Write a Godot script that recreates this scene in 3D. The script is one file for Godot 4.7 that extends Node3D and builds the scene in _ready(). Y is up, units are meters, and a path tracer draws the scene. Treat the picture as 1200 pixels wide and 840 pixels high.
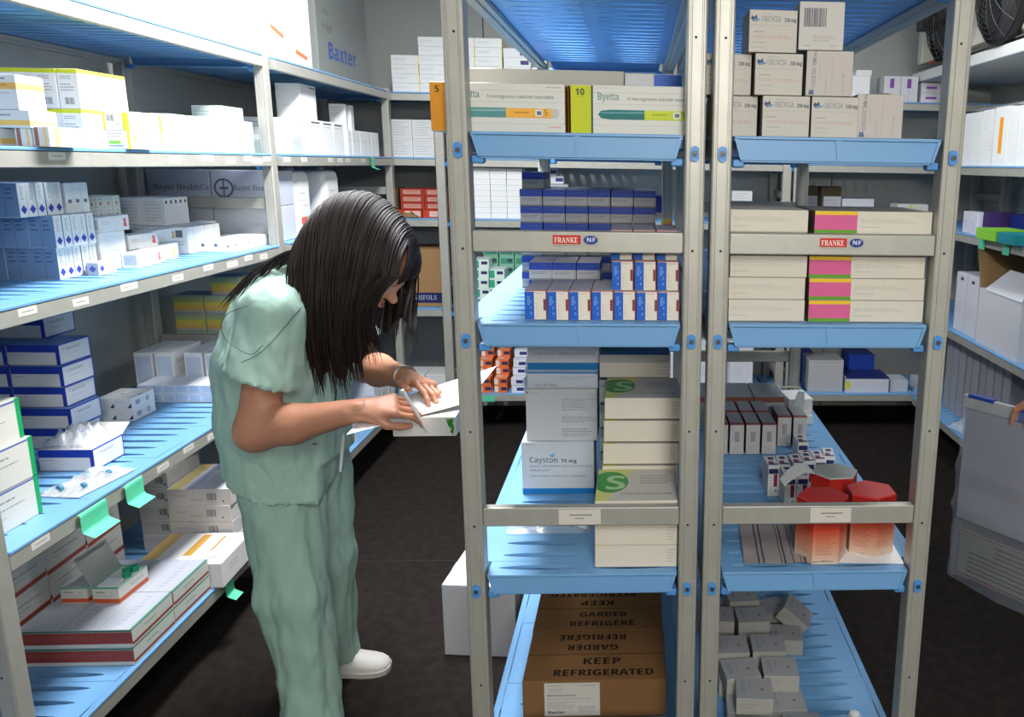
extends Node3D
# Walk-in cold store of a pharmacy: aisles of slotted blue shelves loaded with cartons, a nurse writing on a sheet of paper.

var M := {}
var used := {}
var kinds := {}
var rng := RandomNumberGenerator.new()

# ------------------------------------------------------------------ geometry
class Geo:
	var v := PackedVector3Array()
	var n := PackedVector3Array()
	var uv := PackedVector2Array()
	var ix := PackedInt32Array()
	func vert(p: Vector3, nn: Vector3, t := Vector2.ZERO) -> int:
		v.append(p); n.append(nn); uv.append(t)
		return v.size() - 1
	func tri(a: int, b: int, c: int) -> void:
		ix.append(a); ix.append(b); ix.append(c)
	func quad(a: Vector3, b: Vector3, c: Vector3, d: Vector3, r := Rect2(0, 0, 0, 0)) -> void: # clockwise from outside, from the top left
		var nn := (c - a).cross(b - a)
		if nn.length_squared() < 1e-16: nn = (d - a).cross(c - a)
		nn = nn.normalized()
		var i := vert(a, nn, r.position)
		vert(b, nn, Vector2(r.end.x, r.position.y)); vert(c, nn, r.end); vert(d, nn, Vector2(r.position.x, r.end.y))
		tri(i, i + 1, i + 2); tri(i, i + 2, i + 3)
	func tri3(a: Vector3, b: Vector3, c: Vector3) -> void:
		var nn := (c - a).cross(b - a).normalized()
		var i := vert(a, nn); vert(b, nn); vert(c, nn)
		tri(i, i + 1, i + 2)
	# a box with chamfered, softly shaded edges; faces: [front z+, back z-, right x+, left x-, top, bottom] places in the print sheet
	func box(c: Vector3, s: Vector3, bev := 0.001, b := Basis.IDENTITY, faces := []) -> void:
		var h := s * 0.5
		var e := minf(bev, minf(h.x, minf(h.y, h.z)) * 0.45)
		var q := h - Vector3(e, e, e)
		var ax := [[Vector3(1, 0, 0), Vector3(0, 1, 0), Vector3(0, 0, 1)], [Vector3(-1, 0, 0), Vector3(0, 1, 0), Vector3(0, 0, -1)], [Vector3(0, 0, -1), Vector3(0, 1, 0), Vector3(1, 0, 0)], [Vector3(0, 0, 1), Vector3(0, 1, 0), Vector3(-1, 0, 0)], [Vector3(1, 0, 0), Vector3(0, 0, -1), Vector3(0, 1, 0)], [Vector3(1, 0, 0), Vector3(0, 0, 1), Vector3(0, -1, 0)]]
		var at := {}
		for f in 6:
			var U: Vector3 = ax[f][0]
			var W: Vector3 = ax[f][1]
			var N: Vector3 = ax[f][2]
			var r: Rect2 = faces[f] if f < faces.size() else Rect2(0, 0, 0, 0)
			var first := v.size()
			for k in 4:
				var su := -1.0 if k == 0 or k == 3 else 1.0
				var sw := 1.0 if k < 2 else -1.0
				var p := U * su * U.abs().dot(q) + W * sw * W.abs().dot(q) + N * N.abs().dot(h)
				var sg := Vector3i(roundi(signf(p.x)), roundi(signf(p.y)), roundi(signf(p.z)))
				at[[f, sg]] = vert(c + b * p, b * N, Vector2(r.position.x if su < 0 else r.end.x, r.position.y if sw > 0 else r.end.y))
			tri(first, first + 1, first + 2); tri(first, first + 2, first + 3)
		if bev <= 0.0: return
		var face_of := {Vector3i(0, 0, 1): 0, Vector3i(0, 0, -1): 1, Vector3i(1, 0, 0): 2, Vector3i(-1, 0, 0): 3, Vector3i(0, 1, 0): 4, Vector3i(0, -1, 0): 5}
		for a in 3:
			for s1 in [-1, 1]:
				for s2 in [-1, 1]:
					var d1 := Vector3i.ZERO; d1[(a + 1) % 3] = s1
					var d2 := Vector3i.ZERO; d2[(a + 2) % 3] = s2
					var lo := d1 + d2; lo[a] = -1
					var hi := d1 + d2; hi[a] = 1
					var e1: int = at[[face_of[d1], lo]]
					var e2: int = at[[face_of[d1], hi]]
					var e3: int = at[[face_of[d2], hi]]
					var e4: int = at[[face_of[d2], lo]]
					flat4(e1, e2, vert(v[e3], n[e3], uv[e2]), vert(v[e4], n[e4], uv[e1]), b * Vector3(d1 + d2))
		for sx in [-1, 1]:
			for sy in [-1, 1]:
				for sz in [-1, 1]:
					var g := Vector3i(sx, sy, sz)
					var i1: int = at[[face_of[Vector3i(sx, 0, 0)], g]]
					var j2: int = at[[face_of[Vector3i(0, sy, 0)], g]]
					var j3: int = at[[face_of[Vector3i(0, 0, sz)], g]]
					var i2 := vert(v[j2], n[j2], uv[i1])
					var i3 := vert(v[j3], n[j3], uv[i1])
					if (v[i3] - v[i1]).cross(v[i2] - v[i1]).dot(b * Vector3(g)) > 0: tri(i1, i2, i3)
					else: tri(i1, i3, i2)
	func flat4(a: int, b: int, c: int, d: int, outward: Vector3) -> void:
		if (v[c] - v[a]).cross(v[b] - v[a]).dot(outward) < 0:
			var t := b; b = d; d = t
		tri(a, b, c); tri(a, c, d)
	# outline in a plane swept along dirv; outline given counter-clockwise seen against dirv
	func extrude(outline: PackedVector2Array, o: Vector3, U: Vector3, W: Vector3, along: Vector3, cap := true) -> void:
		var k := outline.size()
		for i in k:
			var p := o + U * outline[i].x + W * outline[i].y
			var q := o + U * outline[(i + 1) % k].x + W * outline[(i + 1) % k].y
			quad(p + along, q + along, q, p)
		if cap:
			var t := Geometry2D.triangulate_polygon(outline)
			for s in [0, 1]:
				var nn := (along if s else -along).normalized()
				var first := v.size()
				for p in outline: vert(o + U * p.x + W * p.y + along * s, nn)
				for i in range(0, t.size(), 3):
					var a := first + t[i]; var b := first + t[i + 1]; var c := first + t[i + 2]
					if (v[c] - v[a]).cross(v[b] - v[a]).dot(nn) > 0: tri(a, b, c)
					else: tri(a, c, b)
	# smooth tube through points, one radius (or [wide, deep]) each
	func tube(pts: PackedVector3Array, radii: Array, sides := 10, caps := true) -> void:
		var first := v.size()
		var side := Vector3.ZERO
		for i in pts.size():
			var t := (pts[mini(i + 1, pts.size() - 1)] - pts[maxi(i - 1, 0)]).normalized()
			if side == Vector3.ZERO: side = t.cross(Vector3.UP if absf(t.y) < 0.9 else Vector3.RIGHT).normalized()
			side = (side - t * side.dot(t)).normalized()
			var other := t.cross(side)
			for k in sides:
				var a := TAU * k / sides
				var d := side * cos(a) + other * sin(a)
				vert(pts[i] + d * float(radii[i]), d)
		for i in pts.size() - 1:
			for k in sides:
				var a := first + i * sides + k
				var b := first + i * sides + (k + 1) % sides
				tri(a, b + sides, b); tri(a, a + sides, b + sides)
		if caps:
			for e in 2:
				var ri := 0 if e == 0 else pts.size() - 1
				var nn := (pts[0] - pts[1]).normalized() if e == 0 else (pts[ri] - pts[ri - 1]).normalized()
				var c := vert(pts[ri], nn)
				var s0 := v.size()
				for k in sides: vert(v[first + ri * sides + k], nn)
				for k in sides:
					if e == 0: tri(c, s0 + k, s0 + (k + 1) % sides)
					else: tri(c, s0 + (k + 1) % sides, s0 + k)
	# profile (radius, height) turned round the y axis at c
	func lathe(profile: PackedVector2Array, c := Vector3.ZERO, sides := 20, b := Basis.IDENTITY) -> void:
		for i in profile.size() - 1:
			var p := profile[i]; var q := profile[i + 1]
			var d := (q - p).normalized()
			for k in sides:
				var f := v.size()
				for e in [[p, k], [q, k], [q, k + 1], [p, k + 1]]:
					var a := TAU * float(e[1]) / sides
					vert(c + b * Vector3(cos(a) * e[0].x, e[0].y, sin(a) * e[0].x), b * Vector3(cos(a) * d.y, -d.x, sin(a) * d.y))
				tri(f, f + 2, f + 1); tri(f, f + 3, f + 2)
	# grid of points: rows x cols, smooth; wrap joins the last column to the first
	func sheet(p: PackedVector3Array, rows: int, cols: int, wrap := false, both := false) -> void:
		var first := v.size()
		for i in p.size(): vert(p[i], Vector3.ZERO, Vector2(float(i % cols) / maxf(1, cols - 1), float(i / cols) / maxf(1, rows - 1)))
		var start := ix.size()
		for r in rows - 1:
			for c in (cols if wrap else cols - 1):
				var a := first + r * cols + c
				var b := first + r * cols + (c + 1) % cols
				tri(a, b, b + cols); tri(a, b + cols, a + cols)
		smooth(first, start)
	func smooth(first: int, start: int) -> void:
		for i in range(start, ix.size(), 3):
			var a := ix[i]; var b := ix[i + 1]; var c := ix[i + 2]
			var nn := (v[c] - v[a]).cross(v[b] - v[a])
			n[a] += nn; n[b] += nn; n[c] += nn
		for i in range(first, v.size()): n[i] = n[i].normalized() if n[i].length_squared() > 1e-20 else Vector3.UP
	func mesh() -> ArrayMesh:
		var a := []
		a.resize(Mesh.ARRAY_MAX)
		a[Mesh.ARRAY_VERTEX] = v; a[Mesh.ARRAY_NORMAL] = n; a[Mesh.ARRAY_TEX_UV] = uv; a[Mesh.ARRAY_INDEX] = ix
		var m := ArrayMesh.new()
		m.add_surface_from_arrays(Mesh.PRIMITIVE_TRIANGLES, a)
		return m

# ------------------------------------------------------------------ scene tree
func numbered(called: String) -> String:
	var k: int = used.get(called, 0)
	used[called] = k + 1
	return called if k == 0 else "%s_%03d" % [called, k]

func tag(o: Node3D, label: String, category: String, group := "", kind := "") -> void:
	if label: o.set_meta("label", label)
	if category: o.set_meta("category", category)
	if group: o.set_meta("group", group)
	if kind: o.set_meta("kind", kind)

func thing(called: String, label: String, category: String, group := "", at := Vector3.ZERO, turn := 0.0) -> Node3D:
	var o := Node3D.new()
	o.name = numbered(called)
	add_child(o)
	o.position = at
	o.rotation.y = turn
	tag(o, label, category, group)
	return o

func part(parent: Node3D, called: String, m: Mesh, mat: Material, at := Vector3.ZERO) -> MeshInstance3D:
	var o := MeshInstance3D.new()
	o.name = called
	o.mesh = m
	o.material_override = mat
	o.position = at
	parent.add_child(o, true)
	return o

func single(called: String, m: Mesh, mat: Material, label: String, category: String, group := "", xf := Transform3D.IDENTITY) -> MeshInstance3D:
	var o := MeshInstance3D.new()
	o.name = numbered(called)
	o.mesh = m
	o.material_override = mat
	o.transform = xf
	add_child(o)
	tag(o, label, category, group)
	return o

func struct(called: String, m: Mesh, mat: Material, at := Vector3.ZERO) -> MeshInstance3D:
	var o := MeshInstance3D.new()
	o.name = called
	o.mesh = m
	o.material_override = mat
	o.position = at
	add_child(o, true)
	o.set_meta("kind", "structure")
	return o

func struct_base(called: String) -> Node3D:
	var o := Node3D.new()
	o.name = called
	add_child(o, true)
	o.set_meta("kind", "structure")
	return o

func bx(s: Vector3, bev := 0.001, c := Vector3.ZERO) -> ArrayMesh:
	var g := Geo.new()
	g.box(c, s, bev)
	return g.mesh()

func mat(c: Color, rough := 0.6, metal := 0.0, spec := 0.5) -> StandardMaterial3D:
	var m := StandardMaterial3D.new()
	m.albedo_color = c
	m.roughness = rough
	m.metallic = metal
	m.metallic_specular = spec
	return m

func noise(freq: float, octaves := 4, size := 256, seed_ := 1) -> NoiseTexture2D:
	var f := FastNoiseLite.new()
	f.seed = seed_
	f.frequency = freq
	f.fractal_octaves = octaves
	var t := NoiseTexture2D.new()
	t.noise = f
	t.width = size; t.height = size
	t.seamless = true
	return t

func ramp(t: NoiseTexture2D, a: Color, b: Color) -> NoiseTexture2D:
	var g := Gradient.new()
	g.set_color(0, a); g.set_color(1, b)
	t.color_ramp = g
	return t

func speckled(a: Color, b: Color, freq: float, scale: float, rough := 0.6, bump := 0.0, octaves := 4, metal := 0.0) -> StandardMaterial3D:
	var m := mat(Color.WHITE, rough, metal)
	m.albedo_texture = ramp(noise(freq, octaves, 256, 7), a, b)
	m.uv1_triplanar = true
	m.uv1_scale = Vector3.ONE * scale
	if bump > 0:
		m.heightmap_enabled = true
		m.heightmap_texture = noise(freq * 2.0, 5, 256, 9)
		m.heightmap_scale = bump
	return m

# ------------------------------------------------------------------ printed card: every printed face has its place in one sheet
const SHEET := 2048
var sheet_image: Image
var skyline := PackedInt32Array()
var row_end := 0
var glyphs := {}
var fonts := {}

class Face:
	var im: Image
	var r: Rect2i
	var s: Node3D
	func px(u0: float, v0: float, u1: float, v1: float) -> Rect2i:
		var x0 := r.position.x + roundi(u0 * r.size.x)
		var y0 := r.position.y + roundi(v0 * r.size.y)
		return Rect2i(x0, y0, maxi(1, r.position.x + roundi(u1 * r.size.x) - x0), maxi(1, r.position.y + roundi(v1 * r.size.y) - y0))
	func fill(u0: float, v0: float, u1: float, v1: float, c: Color) -> Face:
		im.fill_rect(px(u0, v0, u1, v1).intersection(r), c)
		return self
	func grad(u0: float, v0: float, u1: float, v1: float, a: Color, b: Color) -> Face: # from top to bottom
		var q := px(u0, v0, u1, v1)
		for y in q.size.y: im.fill_rect(Rect2i(q.position.x, q.position.y + y, q.size.x, 1), a.lerp(b, float(y) / q.size.y))
		return self
	func blend(x: int, y: int, c: Color, a: float) -> void:
		if r.has_point(Vector2i(x, y)): im.set_pixel(x, y, im.get_pixel(x, y).lerp(c, a))
	func grey(u0: float, v0: float, u1: float, v1: float, lines: int, c: Color, strength := 0.6, seed_ := 1) -> Face: # small print too far off to read
		var q := px(u0, v0, u1, v1)
		var g := RandomNumberGenerator.new()
		g.seed = seed_ * 31 + lines
		for i in lines:
			var y := q.position.y + int(q.size.y * (i + 0.25) / lines)
			var th := maxi(1, int(q.size.y * 0.45 / lines))
			var x := 0
			var stop := int(q.size.x * g.randf_range(0.62, 1.0))
			while x < stop:
				var w := g.randi_range(2, maxi(3, int(q.size.x * 0.14)))
				for xx in range(x, mini(x + w, stop)):
					for yy in th: blend(q.position.x + xx, y + yy, c, strength * g.randf_range(0.55, 1.0))
				x += w + maxi(1, int(q.size.x * 0.02))
		return self
	func bars(u0: float, v0: float, u1: float, v1: float, c: Color, seed_ := 1) -> Face: # a row of thin bars of uneven width
		var q := px(u0, v0, u1, v1)
		var g := RandomNumberGenerator.new()
		g.seed = seed_
		var x := 0
		while x < q.size.x:
			var w := g.randi_range(1, 2)
			im.fill_rect(Rect2i(q.position.x + x, q.position.y, mini(w, q.size.x - x), q.size.y), c)
			x += w + g.randi_range(1, 2)
		return self
	func disc(u: float, v: float, rad: float, c: Color, stretch := 1.0) -> Face: # radius as a share of the height
		var cx := r.position.x + u * r.size.x
		var cy := r.position.y + v * r.size.y
		var R := rad * r.size.y
		for y in range(int(cy - R) - 1, int(cy + R) + 2):
			for x in range(int(cx - R * stretch) - 1, int(cx + R * stretch) + 2):
				var d := Vector2((x + 0.5 - cx) / stretch, y + 0.5 - cy).length()
				blend(x, y, c, clampf(R - d + 0.5, 0, 1))
		return self
	func diamond(u: float, v: float, rad: float, c: Color) -> Face:
		var cx := r.position.x + u * r.size.x
		var cy := r.position.y + v * r.size.y
		var R := rad * r.size.y
		for y in range(int(cy - R) - 1, int(cy + R) + 2):
			for x in range(int(cx - R) - 1, int(cx + R) + 2):
				blend(x, y, c, clampf(R - absf(x + 0.5 - cx) - absf(y + 0.5 - cy) + 0.5, 0, 1))
		return self
	func poly(pts: Array, c: Color) -> Face:
		var P := PackedVector2Array()
		for p in pts: P.append(Vector2(r.position.x + p[0] * r.size.x, r.position.y + p[1] * r.size.y))
		var lo := P[0]; var hi := P[0]
		for p in P: lo = lo.min(p); hi = hi.max(p)
		for y in range(int(lo.y), int(hi.y) + 1):
			for x in range(int(lo.x), int(hi.x) + 1):
				var a := 0.0
				for k in 4: a += 0.25 if Geometry2D.is_point_in_polygon(Vector2(x + 0.25 + 0.5 * (k % 2), y + 0.25 + 0.5 * (k / 2)), P) else 0.0
				if a > 0: blend(x, y, c, a)
		return self
	# words: baseline left at (u, v), letters `tall` of the face's height; way 0 upright, 1 upside down, 2 reading downwards, 3 reading upwards; width stretches the letters
	func words(t: String, u: float, v: float, tall: float, c: Color, font := "sans", way := 0, width := 1.0, strength := 1.0) -> Face:
		var want := tall * (r.size.y if way < 2 else r.size.x)
		var sz := maxi(8, roundi(want / 0.72))
		if want < 9: sz = 24
		var k := want / (0.72 * sz)
		var pen := 0.0
		var x0 := r.position.x + u * r.size.x
		var y0 := r.position.y + v * r.size.y
		for ch in t:
			var gl: Array = s.glyph(ch, sz, font)
			var gi: Image = gl[0]
			if gi != null:
				var off: Vector2 = gl[1]
				var W := gi.get_width(); var H := gi.get_height()
				var ow := maxi(1, ceili(W * k * width)); var oh := maxi(1, ceili(H * k))
				for oy in oh + 1:
					for ox in ow + 1:
						var lx := (pen + off.x) * k * width + ox
						var ly := off.y * k + oy
						var a := 0.0
						var n := 3 if k < 0.9 else 2
						for m in n * n:
							var sx := (floorf(lx) + (m % n + 0.5) / n) / (k * width) - pen - off.x
							var sy := (floorf(ly) + (m / n + 0.5) / n) / k - off.y
							if sx >= 0 and sy >= 0 and sx < W and sy < H: a += gi.get_pixel(int(sx), int(sy)).a
						a *= strength / (n * n)
						if a <= 0.01: continue
						var fx := floorf(lx); var fy := floorf(ly)
						if way == 0: blend(int(x0 + fx), int(y0 + fy), c, a)
						elif way == 1: blend(int(x0 - fx), int(y0 - fy), c, a)
						elif way == 2: blend(int(x0 - fy), int(y0 + fx), c, a)
						else: blend(int(x0 + fy), int(y0 - fx), c, a)
			pen += gl[2]
		return self

func glyph(ch: String, sz: int, font: String) -> Array:
	var key := [ch, sz, font]
	if glyphs.has(key): return glyphs[key]
	if not fonts.has(font):
		var f := SystemFont.new()
		f.font_names = PackedStringArray(["Droid Serif" if font.begins_with("serif") else "Droid Sans"])
		f.font_weight = 700 if font.ends_with("bold") else 400
		fonts[font] = f
	var ts := TextServerManager.get_primary_interface()
	var rid: RID = fonts[font].get_rids()[0]
	var size2 := Vector2i(sz, 0)
	var g := ts.font_get_glyph_index(rid, sz, ch.unicode_at(0), 0)
	ts.font_render_glyph(rid, size2, g)
	var box: Rect2 = ts.font_get_glyph_uv_rect(rid, size2, g)
	var gi: Image = null
	if box.size.x > 0 and box.size.y > 0:
		gi = ts.font_get_texture_image(rid, size2, ts.font_get_glyph_texture_idx(rid, size2, g)).get_region(Rect2i(box))
	glyphs[key] = [gi, ts.font_get_glyph_offset(rid, size2, g), ts.font_get_glyph_advance(rid, sz, g).x]
	return glyphs[key]

func allot(w: int, h: int) -> Rect2i: # lowest free place along the skyline
	if skyline.is_empty():
		skyline.resize(SHEET / 4)
		skyline.fill(0)
	var cw := ceili((w + 4) / 4.0)
	var best := 1 << 20
	var at := 0
	for c in range(0, SHEET / 4 - cw + 1):
		var top := 0
		for k in cw:
			top = maxi(top, skyline[c + k])
			if top >= best: break
		if top < best:
			best = top
			at = c
	for k in cw: skyline[at + k] = best + h + 4
	row_end = maxi(row_end, best + h + 4)
	if row_end > SHEET: push_error("print sheet is full")
	return Rect2i(at * 4 + 2, best + 2, w, h)

func face(w: float, h: float, ppm: float, base: Color) -> Face:
	var f := Face.new()
	f.im = sheet_image
	f.s = self
	f.r = allot(clampi(roundi(w * ppm * 1.3), 6, 700), clampi(roundi(h * ppm * 1.3), 6, 700))
	sheet_image.fill_rect(f.r.grow(2), base)
	return f

func uvrect(f: Face) -> Rect2:
	return Rect2((Vector2(f.r.position) + Vector2(0.5, 0.5)) / SHEET, (Vector2(f.r.size) - Vector2.ONE) / SHEET)

# a kind of carton: size, base colour and painters for the face to the camera (F), to the aisle (S) and on top (T)
func kind(called: String, size: Vector3, base: Color, F = null, S = null, T = null, ppm := 700.0, bev := 0.0012, matl := "card", S2 = null, F2 = null) -> void:
	var plain := uvrect(face(0.02, 0.02, 500, base))
	var out := []
	for e in [[F, size.x, size.y], [S, size.z, size.y], [T, size.x, size.z], [S2, size.z, size.y], [F2, size.x, size.y]]:
		if e[0] != null:
			var f := face(e[1], e[2], ppm, base)
			e[0].call(f)
			# print reaches the trimmed edges
			var r := f.r
			for k in [1, 2]:
				sheet_image.blit_rect(sheet_image, Rect2i(r.position.x, r.position.y, r.size.x, 1), Vector2i(r.position.x, r.position.y - k))
				sheet_image.blit_rect(sheet_image, Rect2i(r.position.x, r.end.y - 1, r.size.x, 1), Vector2i(r.position.x, r.end.y - 1 + k))
			out.append(uvrect(f))
		else: out.append(plain)
	var g := Geo.new()
	g.box(Vector3(0, size.y / 2, 0), size, bev, Basis.IDENTITY, [out[0], out[4] if F2 != null else out[0], out[1], out[3] if S2 != null else out[1], out[2], plain])
	kinds[called] = {"mesh": g.mesh(), "size": size, "mat": matl, "plain": plain, "faces": [out[0], out[0], out[1], out[1], out[2], plain]}

const ORD := ["first", "second", "third", "fourth", "fifth", "sixth", "seventh", "eighth", "ninth", "tenth", "eleventh", "twelfth"]

# one carton; at is the middle of its base
func carton(k: String, at: Vector3, label: String, group := "", turn := 0.0, called := "", category := "box", tilt := Vector3.ZERO) -> MeshInstance3D:
	var b := Basis.from_euler(Vector3(tilt.x, turn, tilt.z))
	return single(called if called and called != "carton" else (k if k.ends_with("box") or k.ends_with("carton") else k + "_carton"), kinds[k].mesh, M[kinds[k].mat], label, category, group, Transform3D(b, at))

# a block of like cartons. corner = the corner nearest camera and aisle on the shelf; dx, dz step along x and z; skip lists [i, j, k] left out
# what: short description; where: ends the label
func block(k: String, corner: Vector3, nx: int, ny: int, nz: int, dirx: float, what: String, where: String, group: String, gap := 0.0015, loose := 0.012, skip := [], called := "carton", from_x := "aisle", only_front := false) -> void:
	var s: Vector3 = kinds[k].size
	for j in ny:
		for i in nx:
			for l in nz:
				if [i, j, l] in skip: continue
				if only_front and i > 0 and l > 0 and j < ny - 1: continue # wholly hidden inside the stack
				var at := corner + Vector3(dirx * (i + 0.5) * (s.x + gap), j * (s.y + 0.0003), -(l + 0.5) * (s.z + gap))
				at += Vector3(rng.randf_range(-1, 1), 0, rng.randf_range(-1, 1)) * 0.0008
				var t := []
				if ny > 1: t.append("top row" if j == ny - 1 else ("bottom row" if j == 0 else ORD[j] + " row up"))
				if nz > 1: t.append("nearest" if l == 0 else "farthest" if l == nz - 1 else ORD[l] + " along")
				if nx > 1: t.append("outermost" if i == 0 else "innermost" if i == nx - 1 else ORD[i] + " in")
				carton(k, at, what + (", " + ", ".join(t) if t else "") + ", " + where, group, rng.randf_range(-loose, loose))

# ------------------------------------------------------------------ room and shelving
const AISLE_Y := [0.235, 0.733, 1.238, 1.566, 1.908]  # shelf tops along the walls
const MID_Y := [0.235, 0.722, 1.248, 1.604, 1.908]    # shelf tops of the two units in the middle
const PITCH := 0.0595

func set_camera_and_light() -> void:
	var cam := Camera3D.new()
	cam.name = "camera"
	cam.projection = Camera3D.PROJECTION_FRUSTUM
	cam.near = 0.05
	cam.far = 60.0
	cam.keep_aspect = Camera3D.KEEP_HEIGHT
	var f := 1001.2
	cam.size = 2.0 * cam.near * 420.0 / f
	cam.frustum_offset = Vector2(cam.near * (600.0 - 803.2) / f, 0)   # the photo is cropped from a wider one: its lens axis lies right of its middle
	cam.basis = Basis(Vector3.UP, -0.0588) * Basis(Vector3.RIGHT, -0.2229) * Basis(Vector3.BACK, 0.0161)
	cam.position = Vector3(0, 1.55, 0)
	add_child(cam)
	cam.current = true
	var we := WorldEnvironment.new()
	we.name = "environment"
	var e := Environment.new()
	e.background_mode = Environment.BG_COLOR
	e.background_color = Color(0.02, 0.02, 0.02)
	e.tonemap_mode = Environment.TONE_MAPPER_LINEAR
	e.tonemap_exposure = EXPOSURE
	e.sdfgi_enabled = true
	e.ssao_enabled = true
	e.ssil_enabled = true
	we.environment = e
	add_child(we)
	for l in LAMPS: ceiling_lamp(l[0], l[1], l[2], l[3])
	added_fill_lamp(Vector3(0.45, 2.02, 1.55), Vector2(0.9, 0.22), 0.95)

const EXPOSURE := 3.6
# ceiling lamps: place, size, strength, label
const LAMPS := [
	[Vector3(-0.66, 2.62, -2.62), Vector2(0.28, 1.2), 3.2, "long ceiling lamp over the aisle beside the wall shelves"],
	[Vector3(1.12, 2.62, -3.1), Vector2(0.30, 1.5), 0.45, "long ceiling lamp over the aisle beside the cooling unit"],
	[Vector3(0.30, 2.62, 0.75), Vector2(0.30, 1.5), 1.1, "long ceiling lamp added as fill behind the camera"],  # unseen lamp, added to fill the sides turned to the camera
]

func ceiling_lamp(at: Vector3, size: Vector2, power: float, label: String) -> void:
	var t := thing("ceiling_lamp", label, "lamp", "", at)
	part(t, "housing", bx(Vector3(size.x + 0.06, 0.05, size.y + 0.06), 0.006), M.white_metal, Vector3(0, 0.045, 0))
	var glow := mat(Color(1, 1, 1), 0.5)
	glow.emission_enabled = true
	glow.emission = Color(0.95, 0.98, 1.0)
	glow.emission_energy_multiplier = 1.5
	part(t, "diffuser", bx(Vector3(size.x, 0.02, size.y), 0.004), glow, Vector3(0, 0.012, 0))
	var a := AreaLight3D.new()
	a.name = "lamp_light"
	a.area_size = size
	a.light_energy = power
	a.light_color = Color(0.985, 0.99, 1.0)
	a.rotation.x = -PI / 2
	a.position = Vector3(0, -0.004, 0)
	a.area_range = 12.0
	a.shadow_enabled = true
	t.add_child(a)

# unseen warm lamp added on the wall behind the camera to brighten front faces
func added_fill_lamp(at: Vector3, size: Vector2, power: float) -> void:
	var t := thing("added_fill_lamp", "wide added fill lamp, unseen on the wall behind the camera", "lamp", "", at)
	part(t, "housing", bx(Vector3(size.x + 0.05, size.y + 0.05, 0.05), 0.006), M.white_metal, Vector3(0, 0, 0.022))
	var glow := mat(Color(1, 1, 1), 0.5)
	glow.emission_enabled = true
	glow.emission = Color(1.0, 0.98, 0.945)
	glow.emission_energy_multiplier = 1.5
	part(t, "diffuser", bx(Vector3(size.x, size.y, 0.02), 0.004), glow, Vector3(0, 0, -0.012))
	var a := AreaLight3D.new()
	a.name = "lamp_light"
	a.area_size = size
	a.light_energy = power
	a.light_color = Color(1.0, 0.98, 0.945)
	a.position = Vector3(0, 0, -0.028)
	a.area_range = 12.0
	a.shadow_enabled = true
	t.add_child(a)

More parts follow.
